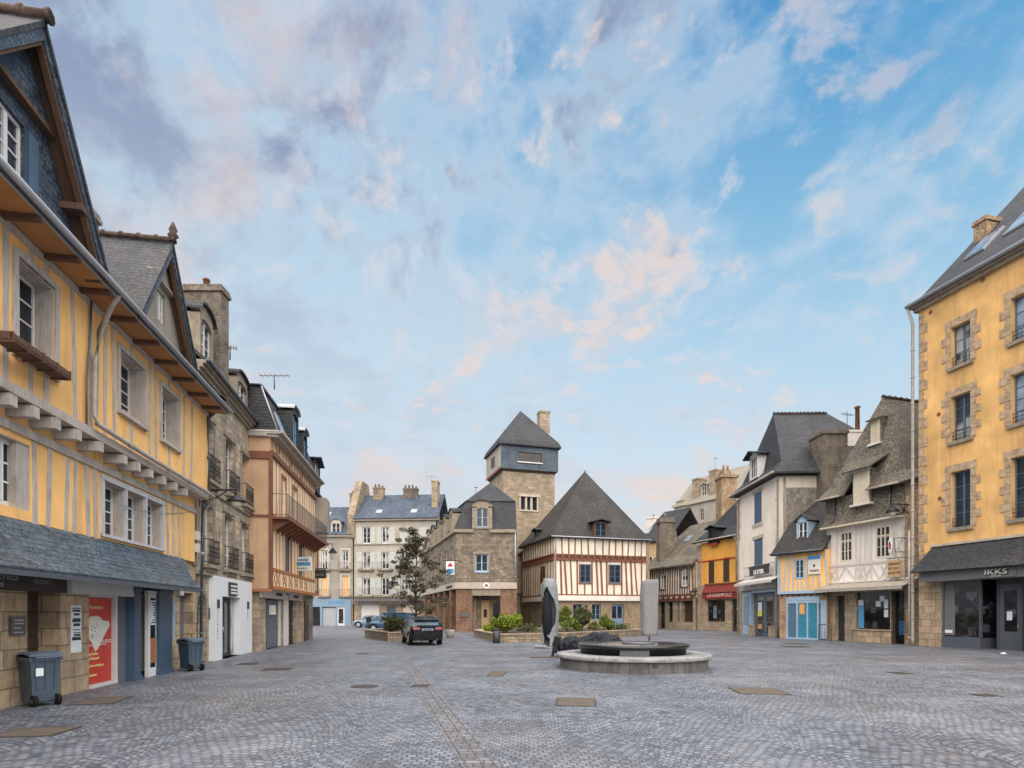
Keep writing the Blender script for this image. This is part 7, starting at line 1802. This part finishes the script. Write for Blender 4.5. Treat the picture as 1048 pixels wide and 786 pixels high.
# ---- cars
def car(name, label, x, y, ang, L, Wd, H, paint_, kind='suv', detail=True):
    """u = forward, d = to the left side"""
    F = at(x, y, ang); o = empty(name, F, label, 'car' if kind == 'suv' else 'van')
    if kind == 'suv':
        st = [(-.50, .80, .42, .62, .95), (-.485, .93, .30, .58, 1.02), (-.40, 1.0, .24, .60, 1.05), (-.1, 1.0, .22, .60, 1.03), (.15, 1.0, .22, .60, 1.0), (.30, .99, .24, .58, .97), (.42, .95, .26, .55, .90), (.49, .84, .32, .5, .76), (.50, .7, .4, .5, .66)]
        roof = [(-.475, .62, 1.07), (-.43, .76, 1.40), (-.35, .77, 1.50), (-.1, .78, 1.56), (.08, .76, 1.54), (.16, .73, 1.45), (.30, .78, .99)]
    else:
        st = [(-.50, .92, .40, .62, 1.05), (-.48, .98, .30, .60, 1.1), (-.1, 1.0, .24, .60, 1.1), (.2, 1.0, .24, .60, 1.08), (.38, .98, .26, .58, 1.02), (.47, .9, .3, .55, .9), (.50, .75, .38, .5, .72)]
        roof = [(-.47, .82, 1.12), (-.45, .84, 1.70), (-.3, .84, 1.80), (0, .84, 1.82), (.14, .8, 1.76), (.36, .82, 1.04)]
    hs = H/(1.56 if kind == 'suv' else 1.82); w2 = Wd/2
    m = MB(F); b0 = len(m.v); sec = 9
    for (t, w, zb, zm, zt) in st:
        pts = [(.55, zb), (.93, zb+.02), (1.0, zm-.1), (1.0, zm+.1), (.97, zt-.06), (.90, zt)]
        for sgn in (1, -1):
            pp = pts if sgn == 1 else list(reversed(pts))
            for (a, z) in pp: m.pt((t*L, sgn*a*w*w2, z*hs))
    K = 12
    for i in range(len(st)-1):
        for k_ in range(K):
            k2 = (k_+1) % K; m.f.append([b0+i*K+k_, b0+i*K+k2, b0+(i+1)*K+k2, b0+(i+1)*K+k_]); m.sm.append(True)
    m.f.append([b0+k_ for k_ in range(K)]); m.f.append([b0+(len(st)-1)*K+k_ for k_ in reversed(range(K))]); m.sm += [False, False]
    body = m.build('body', paint_, o)
    # cabin: glass loft with painted roof and pillars
    zb0 = 1.0 if kind == 'suv' else 1.06
    m = MB(F); b0 = len(m.v)
    for (t, w, z) in roof:
        wb = .90
        for (u_, d_, zz_) in ((t*L, wb*w2, zb0*hs), (t*L, w*w2, (z-.03)*hs), (t*L, -w*w2, (z-.03)*hs), (t*L, -wb*w2, zb0*hs)): m.pt((u_, d_, zz_))
    for i in range(len(roof)-1):
        for k_ in range(3): m.f.append([b0+i*4+k_, b0+i*4+k_+1, b0+(i+1)*4+k_+1, b0+(i+1)*4+k_]); m.sm.append(False)
    m.f.append([b0, b0+1, b0+2, b0+3]); m.f.append([b0+(len(roof)-1)*4+k_ for k_ in (3, 2, 1, 0)]); m.sm += [False, False]
    m.build('windows', 'glass_car', o)
    m = MB(F); r2 = roof[1:-1]
    for i in range(len(r2)-1):
        (t, w, z), (t2, w_, z2) = r2[i], r2[i+1]; e_ = .035
        m.hexa([(t*L, -(w*w2+e_), (z-.07)*hs), (t2*L, -(w_*w2+e_), (z2-.07)*hs), (t2*L, w_*w2+e_, (z2-.07)*hs), (t*L, w*w2+e_, (z-.07)*hs),
                (t*L, -w*w2*.9, (z+.01)*hs), (t2*L, -w_*w2*.9, (z2+.01)*hs), (t2*L, w_*w2*.9, (z2+.01)*hs), (t*L, w*w2*.9, (z+.01)*hs)], True)
    if kind == 'suv': t, w, z = roof[1]; m.hexa([((t-.035)*L, -w*w2*.92, (z-.04)*hs), (t*L, -w*w2, (z-.06)*hs), (t*L, w*w2, (z-.06)*hs), ((t-.035)*L, w*w2*.92, (z-.04)*hs), ((t-.035)*L, -w*w2*.9, (z-.015)*hs), (t*L, -w*w2*.9, (z+.01)*hs), (t*L, w*w2*.9, (z+.01)*hs), ((t-.035)*L, w*w2*.9, (z-.015)*hs)])
    m.build('roof', paint_, o)
    pl = [(-.455, -.40, .12), (-.20, -.19, .05), (.02, .03, .05), (.235, .13, .07)] if kind == 'suv' else [(-.46, -.455, .06), (-.2, -.2, .06), (.05, .05, .06), (.3, .15, .07)]
    m = MB(F)
    for tb, tt, w in pl:
        zt = [r_[2] for r_ in roof if True]
        import bisect
        ts = [r_[0] for r_ in roof]; i = max(0, min(len(ts)-2, bisect.bisect(ts, tt)-1)); f = (tt-ts[i])/(ts[i+1]-ts[i]); f = min(1, max(0, f))
        wr = (roof[i][1]+(roof[i+1][1]-roof[i][1])*f)*w2; zr = (roof[i][2]+(roof[i+1][2]-roof[i][2])*f-.05)*hs
        for sg in (-1, 1):
            m.hexa([(tb*L-w, sg*.90*w2, zb0*hs), (tb*L+w, sg*.90*w2, zb0*hs), (tb*L+w, sg*(.90*w2+.02), zb0*hs), (tb*L-w, sg*(.90*w2+.02), zb0*hs), (tt*L-w, sg*(wr-.02), zr), (tt*L+w, sg*(wr-.02), zr), (tt*L+w, sg*(wr+.022), zr), (tt*L-w, sg*(wr+.022), zr)])
    m.build('pillars', paint_, o)
    for tx in (-.30, .31):
        for sg in (-1, 1):
            m = MB(F); y1 = sg*(w2+.005); y0 = sg*(w2-.2); m.tube([(tx*L, y0, .34), (tx*L, y1, .34)], .34, 22); wh = m.build('wheel', 'rubber', o)
            m = MB(F); m.tube([(tx*L, y1, .34), (tx*L, y1+sg*.012, .34)], .21, 14); m.build('rim', 'steel', wh)
            m = MB(F); n = 14
            for i in range(n):
                a0, a1 = math.pi*i/n, math.pi*(i+1)/n
                P = lambda a, r_: (tx*L+r_*math.cos(a), .34+r_*math.sin(a))
                (x0, z0), (x1, z1), (x2, z2), (x3, z3) = P(a0, .36), P(a1, .36), P(a1, .42), P(a0, .42)
                yy0, yy1 = sg*(w2-.1), sg*(w2+.012)
                m.hexa([(x0, yy0, z0), (x1, yy0, z1), (x1, yy1, z1), (x0, yy1, z0), (x3, yy0, z3), (x2, yy0, z2), (x2, yy1, z2), (x3, yy1, z3)])
            m.build('wheel_arch', 'rubber', o)
    R_ = -.5*L
    for sg in (-1, 1):
        m = MB(F); m.hexa([(R_-.03, sg*.40, .86*hs), (R_-.03, sg*.74, .86*hs), (R_+.30, sg*w2*.985, .88*hs), (R_+.30, sg*w2*.8, .88*hs), (R_-.0, sg*.40, .98*hs), (R_-.0, sg*.74, .99*hs), (R_+.28, sg*w2*.96, 1.0*hs), (R_+.28, sg*w2*.8, 1.0*hs)]); m.build('tail_light', 'tail_light', o)
        m = MB(F); m.box(.5*L-.25, .5*L-.02, sg*.5, sg*.78, .62*hs, .74*hs); m.build('headlight', 'glass_sky', o)
        m = MB(F); m.box(.14*L, .14*L+.16, sg*(w2+.0), sg*(w2+.17), .98*hs, 1.12*hs); m.build('wing_mirror', paint_, o)
    m = MB(F); m.box(R_-.05, R_+.1, -w2*.86, w2*.86, .30, .56); m.build('bumper', 'rubber', o)
    m = MB(F); m.box(R_-.06, R_+.08, -.3, .3, .80*hs, .93*hs); lp = m.build('number_plate', 'car_light', o)
    Fb_ = at(*F.w(R_-.075, 0, 0).xy, ang-math.pi/2)
    if detail:
        text(Fb_, lp, 'EK 314 GD', 0, .825*hs, .1, 0, 'ink', align='CENTER', sx=.85)
        m = MB(F)
        for sg in (-1, 1): m.tube([(-.33*L, sg*.68*w2, 1.545*hs), (.1*L, sg*.70*w2, 1.585*hs)], .018, 6)
        m.build('roof_rails', 'steel', o)
        m = MB(F); m.tube([(R_-.03, .5, .3), (R_+.15, .5, .3)], .035, 8); m.tube([(R_-.03, -.5, .3), (R_+.15, -.5, .3)], .035, 8); m.build('exhaust', 'steel', o)
        m = MB(F); m.hexa([((roof[0][0])*L-.03, -.62*w2, 1.06*hs), (roof[0][0]*L-.03, .62*w2, 1.06*hs), (roof[0][0]*L+.03, .62*w2, 1.06*hs), (roof[0][0]*L+.03, -.62*w2, 1.06*hs), (roof[0][0]*L-.01, -.6*w2, 1.09*hs), (roof[0][0]*L-.01, .6*w2, 1.09*hs), (roof[0][0]*L+.04, .6*w2, 1.09*hs), (roof[0][0]*L+.04, -.6*w2, 1.09*hs)]); m.build('rear_window_trim', 'rubber', o)
    return o
hd = math.atan2(.955, -.30)
rc_ = P3(437.5, 650, 30.2); cx_, cy_ = rc_.x+math.cos(hd)*2.15, rc_.y+math.sin(hd)*2.15
car('parked_car', 'black estate-like car parked with its tail to the square, beside the left planter', cx_, cy_, hd, 4.3, 1.74, 1.50, 'car_black')
car('parked_van', 'dark blue people carrier parked side-on behind the left planter', P3(401, 630, 54).x, 54, R(172), 4.6, 1.8, 1.78, 'car_blue', 'van', False)
car('parked_car', 'small pale blue car partly hidden far down the street before the white house', P3(378, 635, 70).x, 70, R(186), 3.8, 1.65, 1.45, 'car_light', 'suv', False)
# street post and round planter
p = P3(377.5, 640, 47); F = at(p.x, 47); o = empty('street_post', F, 'thin dark post with a flat black plate at the left corner of the small planter', 'post')
m = MB(F); m.tube([(0, 0, 0), (0, 0, 1.35)], .035, 8); m.build('pole', 'iron', o); m = MB(F); m.box(-.22, .22, -.05, -.036, .95, 1.38); m.build('plate', 'iron', o)
p = P3(460.5, 650, 39.5); F = at(p.x, 39.5); o = empty('round_planter', F, 'round pale concrete tub standing right of the black car', 'planter')
m = MB(F); m.lathe(0, 0, [(.22, 0), (.30, .3), (.33, .5), (.33, .56), (.28, .56), (.27, .5)], 24); m.build('tub', 'concrete', o)
m = MB(F); m.lathe(0, 0, [(.26, .48), (.1, .52)], 16); m.build('soil', 'soil', o)
# railings and plinths by the blue cafe
def rail(name, label, x, y, ang, L, h, group='low railings before the shops', bars=3):
    F = at(x, y, ang); o = empty(name, F, label, 'railing', group)
    m = MB(F); m.tube([(0, 0, 0), (0, 0, h-.08), (.08, 0, h), (L-.08, 0, h), (L, 0, h-.08), (L, 0, 0)], .028, 8); m.build('frame', 'steel_dark', o)
    for i in range(bars): u_ = L*(i+1)/(bars+1); m = MB(F); m.tube([(u_, 0, .12), (u_, 0, h-.02)], .014, 6); m.build('bar', 'steel_dark', o)
    m = MB(F); m.tube([(0, 0, .12), (L, 0, .12)], .016, 6); m.build('lower_rail', 'steel_dark', o); return o
a = G(773.5, 651.8); b_ = G(796.5, 653.0)
rail('railing', 'low steel railing in front of the blue cafe door', a[0], a[1], math.atan2(b_[1]-a[1], b_[0]-a[0]), math.dist(a, b_), 1.05)
a = G(838, 655.6); b_ = G(845.5, 656.0)
rail('railing', 'short steel railing in front of the pale side door of the small yellow house', a[0], a[1], math.atan2(b_[1]-a[1], b_[0]-a[0]), .9, 1.0)
for px, lb in ((769.5, 'square stone plinth at the left side of the blue cafe door'), (790.5, 'square stone plinth at the right side of the blue cafe door')):
    D_ = depth(650.6 if px < 780 else 652.4); x = (px-CX)/FOC*D_; F = at(x, D_, 1.5); m = MB(F); m.box(-.25, .25, -.2, .2, 0, .72); m.box(-.28, .28, -.23, .23, .72, .8)
    tag(m.build('stone_plinth', 'ashlar_pier', None, (x, D_, 0)), lb, 'plinth', 'stone plinths beside the cafe door')
# standing figure-like bollard sign and person in the arcade? a dark figure stands by the arcade's left end
# small litter on the ground by the corner shop door
p = G(1027, 669); F = at(p[0], p[1], .4); m = MB(F); m.hexa([(-.14, -.05, 0), (.12, -.06, 0), (.15, .05, 0), (-.1, .07, 0), (-.1, -.03, .05), (.07, -.04, .03), (.1, .03, .06), (-.06, .04, .04)])
tag(m.build('crumpled_paper', 'paper', None, (p[0], p[1], 0)), 'crumpled white paper on the ground before the dark shop door on the right', 'litter')
# ---- drain covers set in the paving
def coverplate(px0, px1, y0, y1, mat, label, round_=False, name='drain_cover', frame='iron_cover', cat='drain cover', skew=0):
    yc = (y0+y1)/2; D0, D1 = depth(y1), depth(y0); Dm = depth(yc)
    x0, x1 = (px0-CX)/FOC*Dm, (px1-CX)/FOC*Dm; cx2, w = (x0+x1)/2, x1-x0; dp = D1-D0
    F = at(cx2, Dm, skew); m = MB(F)
    if round_: m.lathe(0, 0, [(w/2, .0), (w/2, .009), (w/2-.05, .012), (.05, .012)], 28, False)
    else: m.box(-w/2, w/2, -dp/2, dp/2, 0, .012)
    o = m.build(name, mat, None, tuple(F.w(0, 0, 0))); tag(o, label, cat, 'covers and gratings in the cobbles')
    if not round_:
        m = MB(F); e = .03
        for a, b, c, d in ((-w/2-e, -w/2, -dp/2-e, dp/2+e), (w/2, w/2+e, -dp/2-e, dp/2+e), (-w/2, w/2, -dp/2-e, -dp/2), (-w/2, w/2, dp/2, dp/2+e)): m.box(a, b, c, d, 0, .01)
        f_ = m.build('frame', frame, None, tuple(F.w(0, 0, 0))); f_.parent = o; f_.location = (0, 0, 0)
    return o
coverplate(6, 64, 745, 754, 'cover_stone', 'brown rectangular cover nearest the bottom left corner', skew=.12)
coverplate(85, 122, 713.5, 721, 'cover_stone', 'brown rectangular cover in the cobbles before the red door', skew=.25)
coverplate(272, 296, 683.8, 686.2, 'iron_cover', 'flat dark cover in the cobbles before the red-timbered house', skew=.2)
coverplate(246, 262, 678.5, 680.3, 'iron_cover', 'small dark cover close to the white shop front', skew=.2)
coverplate(359, 387, 700.5, 704.6, 'iron_cover', 'round dark manhole cover left of the drainage channel', True)
coverplate(365, 378, 668.4, 670, 'iron_cover', 'small distant dark cover in line with the left planter', True)
coverplate(423, 438, 701, 703.2, 'iron_cover', 'small dark cover set in the drainage channel', skew=-.1)
coverplate(502, 516, 687.5, 692, 'cover_stone', 'small brown cover left of the fountain', skew=-.1)
coverplate(571, 608, 714.5, 722.5, 'cover_stone', 'large brown rectangular cover below the fountain', skew=-.12)
coverplate(753, 799, 704, 710.5, 'cover_stone', 'large brown rectangular cover right of the fountain', skew=-.1)
coverplate(805, 823, 658.4, 659.4, 'iron_cover', 'thin grating just in front of the teal doors', skew=-.1)
coverplate(804, 825, 661.3, 662.6, 'iron_cover', 'thin grating a step further out from the teal doors', skew=-.1)
coverplate(915, 928, 688, 690, 'iron_cover', 'small dark cover before the white timbered house on the right')
coverplate(1000, 1018, 710.5, 712.8, 'iron_cover', 'small dark cover near the right edge of the picture')
# lantern by the brown timbered house
pq = P3(709.5, 606, 59.6); F = at(pq.x, 59.6); o = empty('wall_lantern', F, 'dark lantern on an iron arm between the brown timbered house and the orange restaurant', 'street lamp')
m = MB(F); m.tube([(.9, .6, pq.z+.35), (0, 0, pq.z+.35), (0, 0, pq.z+.2)], .04, 6); m.tube([(.9, .6, pq.z-.2), (.3, .2, pq.z+.3)], .025, 6); m.build('bracket', 'iron', o)
m = MB(F); m.lathe(0, 0, [(.03, pq.z+.25), (.4, pq.z+.05), (.4, pq.z-.02)], 12); m.build('lamp_shade', 'iron', o)
m = MB(F); m.lathe(0, 0, [(.24, pq.z-.02), (.16, pq.z-.22), (.05, pq.z-.26)], 12); m.build('lamp_glass', 'lamp_glass', o)
# telephone wires
def wire(a, b, sag, label, n=14):
    m = MB(W0); pts = []
    for i in range(n+1):
        t = i/n; p = a.lerp(b, t); p.z -= sag*4*t*(1-t); pts.append(tuple(p))
    m.tube(pts, .009, 4); tag(m.build('wire', 'steel', None, tuple(a)), label, 'cable')
wire(F2.w(F2.u(258), -.1, 5.95), F3.w(3.0, -.05, 5.3), .15, 'dark cable sagging along the side of the red-timbered house under its balcony')
wire(F1.w(F1.u(110, -.2), -.2, 4.2)+Vector((0, 0, 0)), F2.w(F2.u(222), -.1, 5.7), .35, 'thin slack cable between the yellow timbered house and the grey townhouse')
# ================================================================ GROUND
m = MB(W0); m.face([(-400, -60, 0), (400, -60, 0), (400, 900, 0), (-400, 900, 0)])
tag(m.build('ground', 'cobbles'), kind='structure')
# straight drainage channel of flat setts crossing the square
def strip_(pa, pb, w, name, mat, z=.004):
    a, b = Vector(G(*pa)), Vector(G(*pb)); t = (b-a).normalized(); n = Vector((-t.y, t.x)); a = a-t*2
    m = MB(W0); P = [a+n*w/2, b+n*w/2, b-n*w/2, a-n*w/2]
    m.face([(p.x, p.y, z) for p in reversed(P)]); return tag(m.build(name, mat), kind='structure')
strip_((494, 786), (409, 668), .42, 'gutter_paving', 'gutter_paving')
strip_((478.5, 786), (406, 668), .014, 'gutter_joint', 'joint', .008); strip_((496, 786), (410, 668), .014, 'gutter_joint', 'joint', .008); strip_((509, 786), (412.5, 668), .014, 'gutter_joint', 'joint', .008)
# ================================================================ CAMERA, LIGHT, SKY
cam = bpy.data.cameras.new('camera'); co = bpy.data.objects.new('camera', cam); COL.objects.link(co)
co.location = (0, 0, EYE); co.rotation_euler = (R(90), 0, 0)
cam.sensor_width = 36; cam.lens = 600/1048*36; cam.shift_y = (628-393)/1048; cam.clip_end = 3000; cam.clip_start = .1
scene.camera = co
SUN_EL, SUN_AZ = 62.0, 172.0       # azimuth clockwise from +Y
sd = bpy.data.lights.new('sun', 'SUN'); sd.energy = 3.3; sd.angle = R(110); sd.color = (1, .905, .80)
so_ = bpy.data.objects.new('sun', sd); COL.objects.link(so_)
az, el = R(SUN_AZ), R(SUN_EL)
dirv = Vector((math.sin(az)*math.cos(el), math.cos(az)*math.cos(el), math.sin(el)))
so_.rotation_euler = dirv.to_track_quat('Z', 'Y').to_euler(); so_.location = (0, -20, 40)
wd = bpy.data.worlds.new('World'); scene.world = wd; wd.use_nodes = True; t = wd.node_tree; t.nodes.clear(); b = NB(t)
bg = b.n('ShaderNodeBackground'); out = b.n('ShaderNodeOutputWorld'); t.links.new(bg.outputs[0], out.inputs[0])
sky = b.n('ShaderNodeTexSky'); sky.sky_type = 'NISHITA'; sky.sun_disc = False; sky.sun_elevation = R(SUN_EL); sky.sun_rotation = R(SUN_AZ)
sky.air_density = 1.0; sky.dust_density = .6; sky.ozone_density = 1.6
tc = b.n('ShaderNodeTexCoord'); dv = b.n('ShaderNodeVectorMath', {0: tc.outputs['Generated']}, operation='NORMALIZE').outputs[0]
sp = b.n('ShaderNodeSeparateXYZ', {0: dv}); X, Y, Z = sp.outputs
Zc = b.math('MAXIMUM', Z, 0.0); zz = b.math('ADD', Zc, .34)
pl = b.n('ShaderNodeCombineXYZ', {0: b.math('DIVIDE', X, zz), 1: b.math('DIVIDE', Y, zz), 2: 0.0}).outputs[0]
SK = 4.3
def C3(r, g, bb, s=1.0):
    c = S(r, g, bb); return (c[0]*SK*s, c[1]*SK*s, c[2]*SK*s, 1)
# clear sky: Nishita, paled by haze towards the horizon
ramp = b.n('ShaderNodeValToRGB', {0: Zc}); cr = ramp.color_ramp
cr.elements[0].position = 0; cr.elements[0].color = S(214, 224, 234); cr.elements[1].position = .78; cr.elements[1].color = S(38, 122, 190)
for p, c in ((.10, (218, 230, 238)), (.24, (208, 228, 242)), (.38, (182, 216, 238)), (.52, (134, 190, 226)), (.66, (86, 160, 212))):
    e = cr.elements.new(p); e.color = S(*c)
rc = b.n('ShaderNodeVectorMath', {0: ramp.outputs[0], 'Scale': SK}, operation='SCALE').outputs[0]
base = b.mix(.9, b.n('ShaderNodeVectorMath', {0: sky.outputs[0], 'Scale': .45}, operation='SCALE').outputs[0], rc)
base = b.mix(b.math('MULTIPLY', b.rng(Zc, .75, .35, .25, 1), b.n('ShaderNodeMapRange', {'Value': b.math('DIVIDE', X, b.math('ADD', b.math('ABSOLUTE', Y), .05)), 'From Min': .5, 'From Max': -.25, 'To Min': 0, 'To Max': .6}).outputs[0]), base, C3(204, 224, 238))
# cloud layer in plan coordinates
wv = b.noise(pl, .9, 3, .5, out='Color'); wv = b.n('ShaderNodeVectorMath', {0: wv, 'Scale': .55}, operation='SCALE').outputs[0]
pw = b.n('ShaderNodeVectorMath', {0: pl, 1: wv}, operation='ADD').outputs[0]
n1 = b.noise(pw, 3.0, 9, .6); n2 = b.noise(b.n('ShaderNodeMapping', {'Vector': pw, 'Location': (3.1, 1.7, 0)}).outputs[0], 9.0, 7, .6)
n = b.math('ADD', b.math('MULTIPLY', n1, .42), b.math('MULTIPLY', n2, .58))
azi = b.math('DIVIDE', X, b.math('ADD', b.math('ABSOLUTE', Y), .05))
left = b.n('ShaderNodeMapRange', {'Value': azi, 'From Min': -.7, 'From Max': .55, 'To Min': .20, 'To Max': -.03}, clamp=True).outputs[0]        # more cover towards the left
low = b.rng(Zc, .0, .4, .11, .0)
cov = b.math('ADD', b.math('ADD', n, left), low)
mask = b.n('ShaderNodeMapRange', {'Value': cov, 'From Min': .43, 'From Max': .66}, interpolation_type='SMOOTHSTEP').outputs[0]
thick = b.n('ShaderNodeMapRange', {'Value': cov, 'From Min': .56, 'From Max': .74}, interpolation_type='SMOOTHSTEP').outputs[0]
thick = b.math('MULTIPLY', thick, b.rng(Zc, .36, .6, .2, 1))
ccol = b.mix(thick, C3(196, 214, 229), C3(142, 150, 178))
hi = b.rng(Zc, .05, .45, 1, 0)
ccol = b.mix(b.math('MULTIPLY', hi, .75), ccol, C3(205, 215, 226))
n3 = b.noise(b.n('ShaderNodeMapping', {'Vector': pw, 'Location': (7, 2, 0)}).outputs[0], 3.4, 5, .55)
pink = b.n('ShaderNodeMapRange', {'Value': n3, 'From Min': .53, 'From Max': .70}, interpolation_type='SMOOTHSTEP').outputs[0]
ccol = b.mix(b.math('MULTIPLY', pink, .6), ccol, C3(238, 208, 196))
warm = b.math('MULTIPLY', b.rng(Zc, .30, .06, 0, .8), b.rng(azi, -.3, .3, .35, 1.0))
ccol = b.mix(b.n('ShaderNodeClamp', {0: warm}).outputs[0], ccol, C3(246, 224, 208))
# small broken puffs drifting in front of the veil
n4 = b.noise(b.n('ShaderNodeMapping', {'Vector': pw, 'Location': (1.3, 5.1, 0)}).outputs[0], 13.0, 5, .6)
puff = b.n('ShaderNodeMapRange', {'Value': b.math('ADD', b.math('MULTIPLY', n4, .75), b.math('MULTIPLY', n3, .25)), 'From Min': .515, 'From Max': .63}, interpolation_type='SMOOTHSTEP').outputs[0]
puff = b.math('MULTIPLY', puff, b.n('ShaderNodeMapRange', {'Value': b.math('ABSOLUTE', b.math('SUBTRACT', azi, .1)), 'From Min': .75, 'From Max': .1, 'To Min': .2, 'To Max': .66}).outputs[0])
col = b.mix(b.math('MULTIPLY', mask, .8), base, ccol)
col = b.mix(puff, col, b.mix(b.rng(n1, .42, .6), C3(210, 216, 228), C3(238, 216, 206)))
t.links.new(col, bg.inputs[0]); bg.inputs[1].default_value = .1
scene.view_settings.view_transform = 'Standard'; scene.view_settings.look = 'None'; scene.view_settings.exposure = 1.27; scene.view_settings.gamma = 1
scene.render.engine = 'CYCLES'; scene.cycles.max_bounces = 6; scene.render.resolution_x = 1024; scene.render.resolution_y = 768
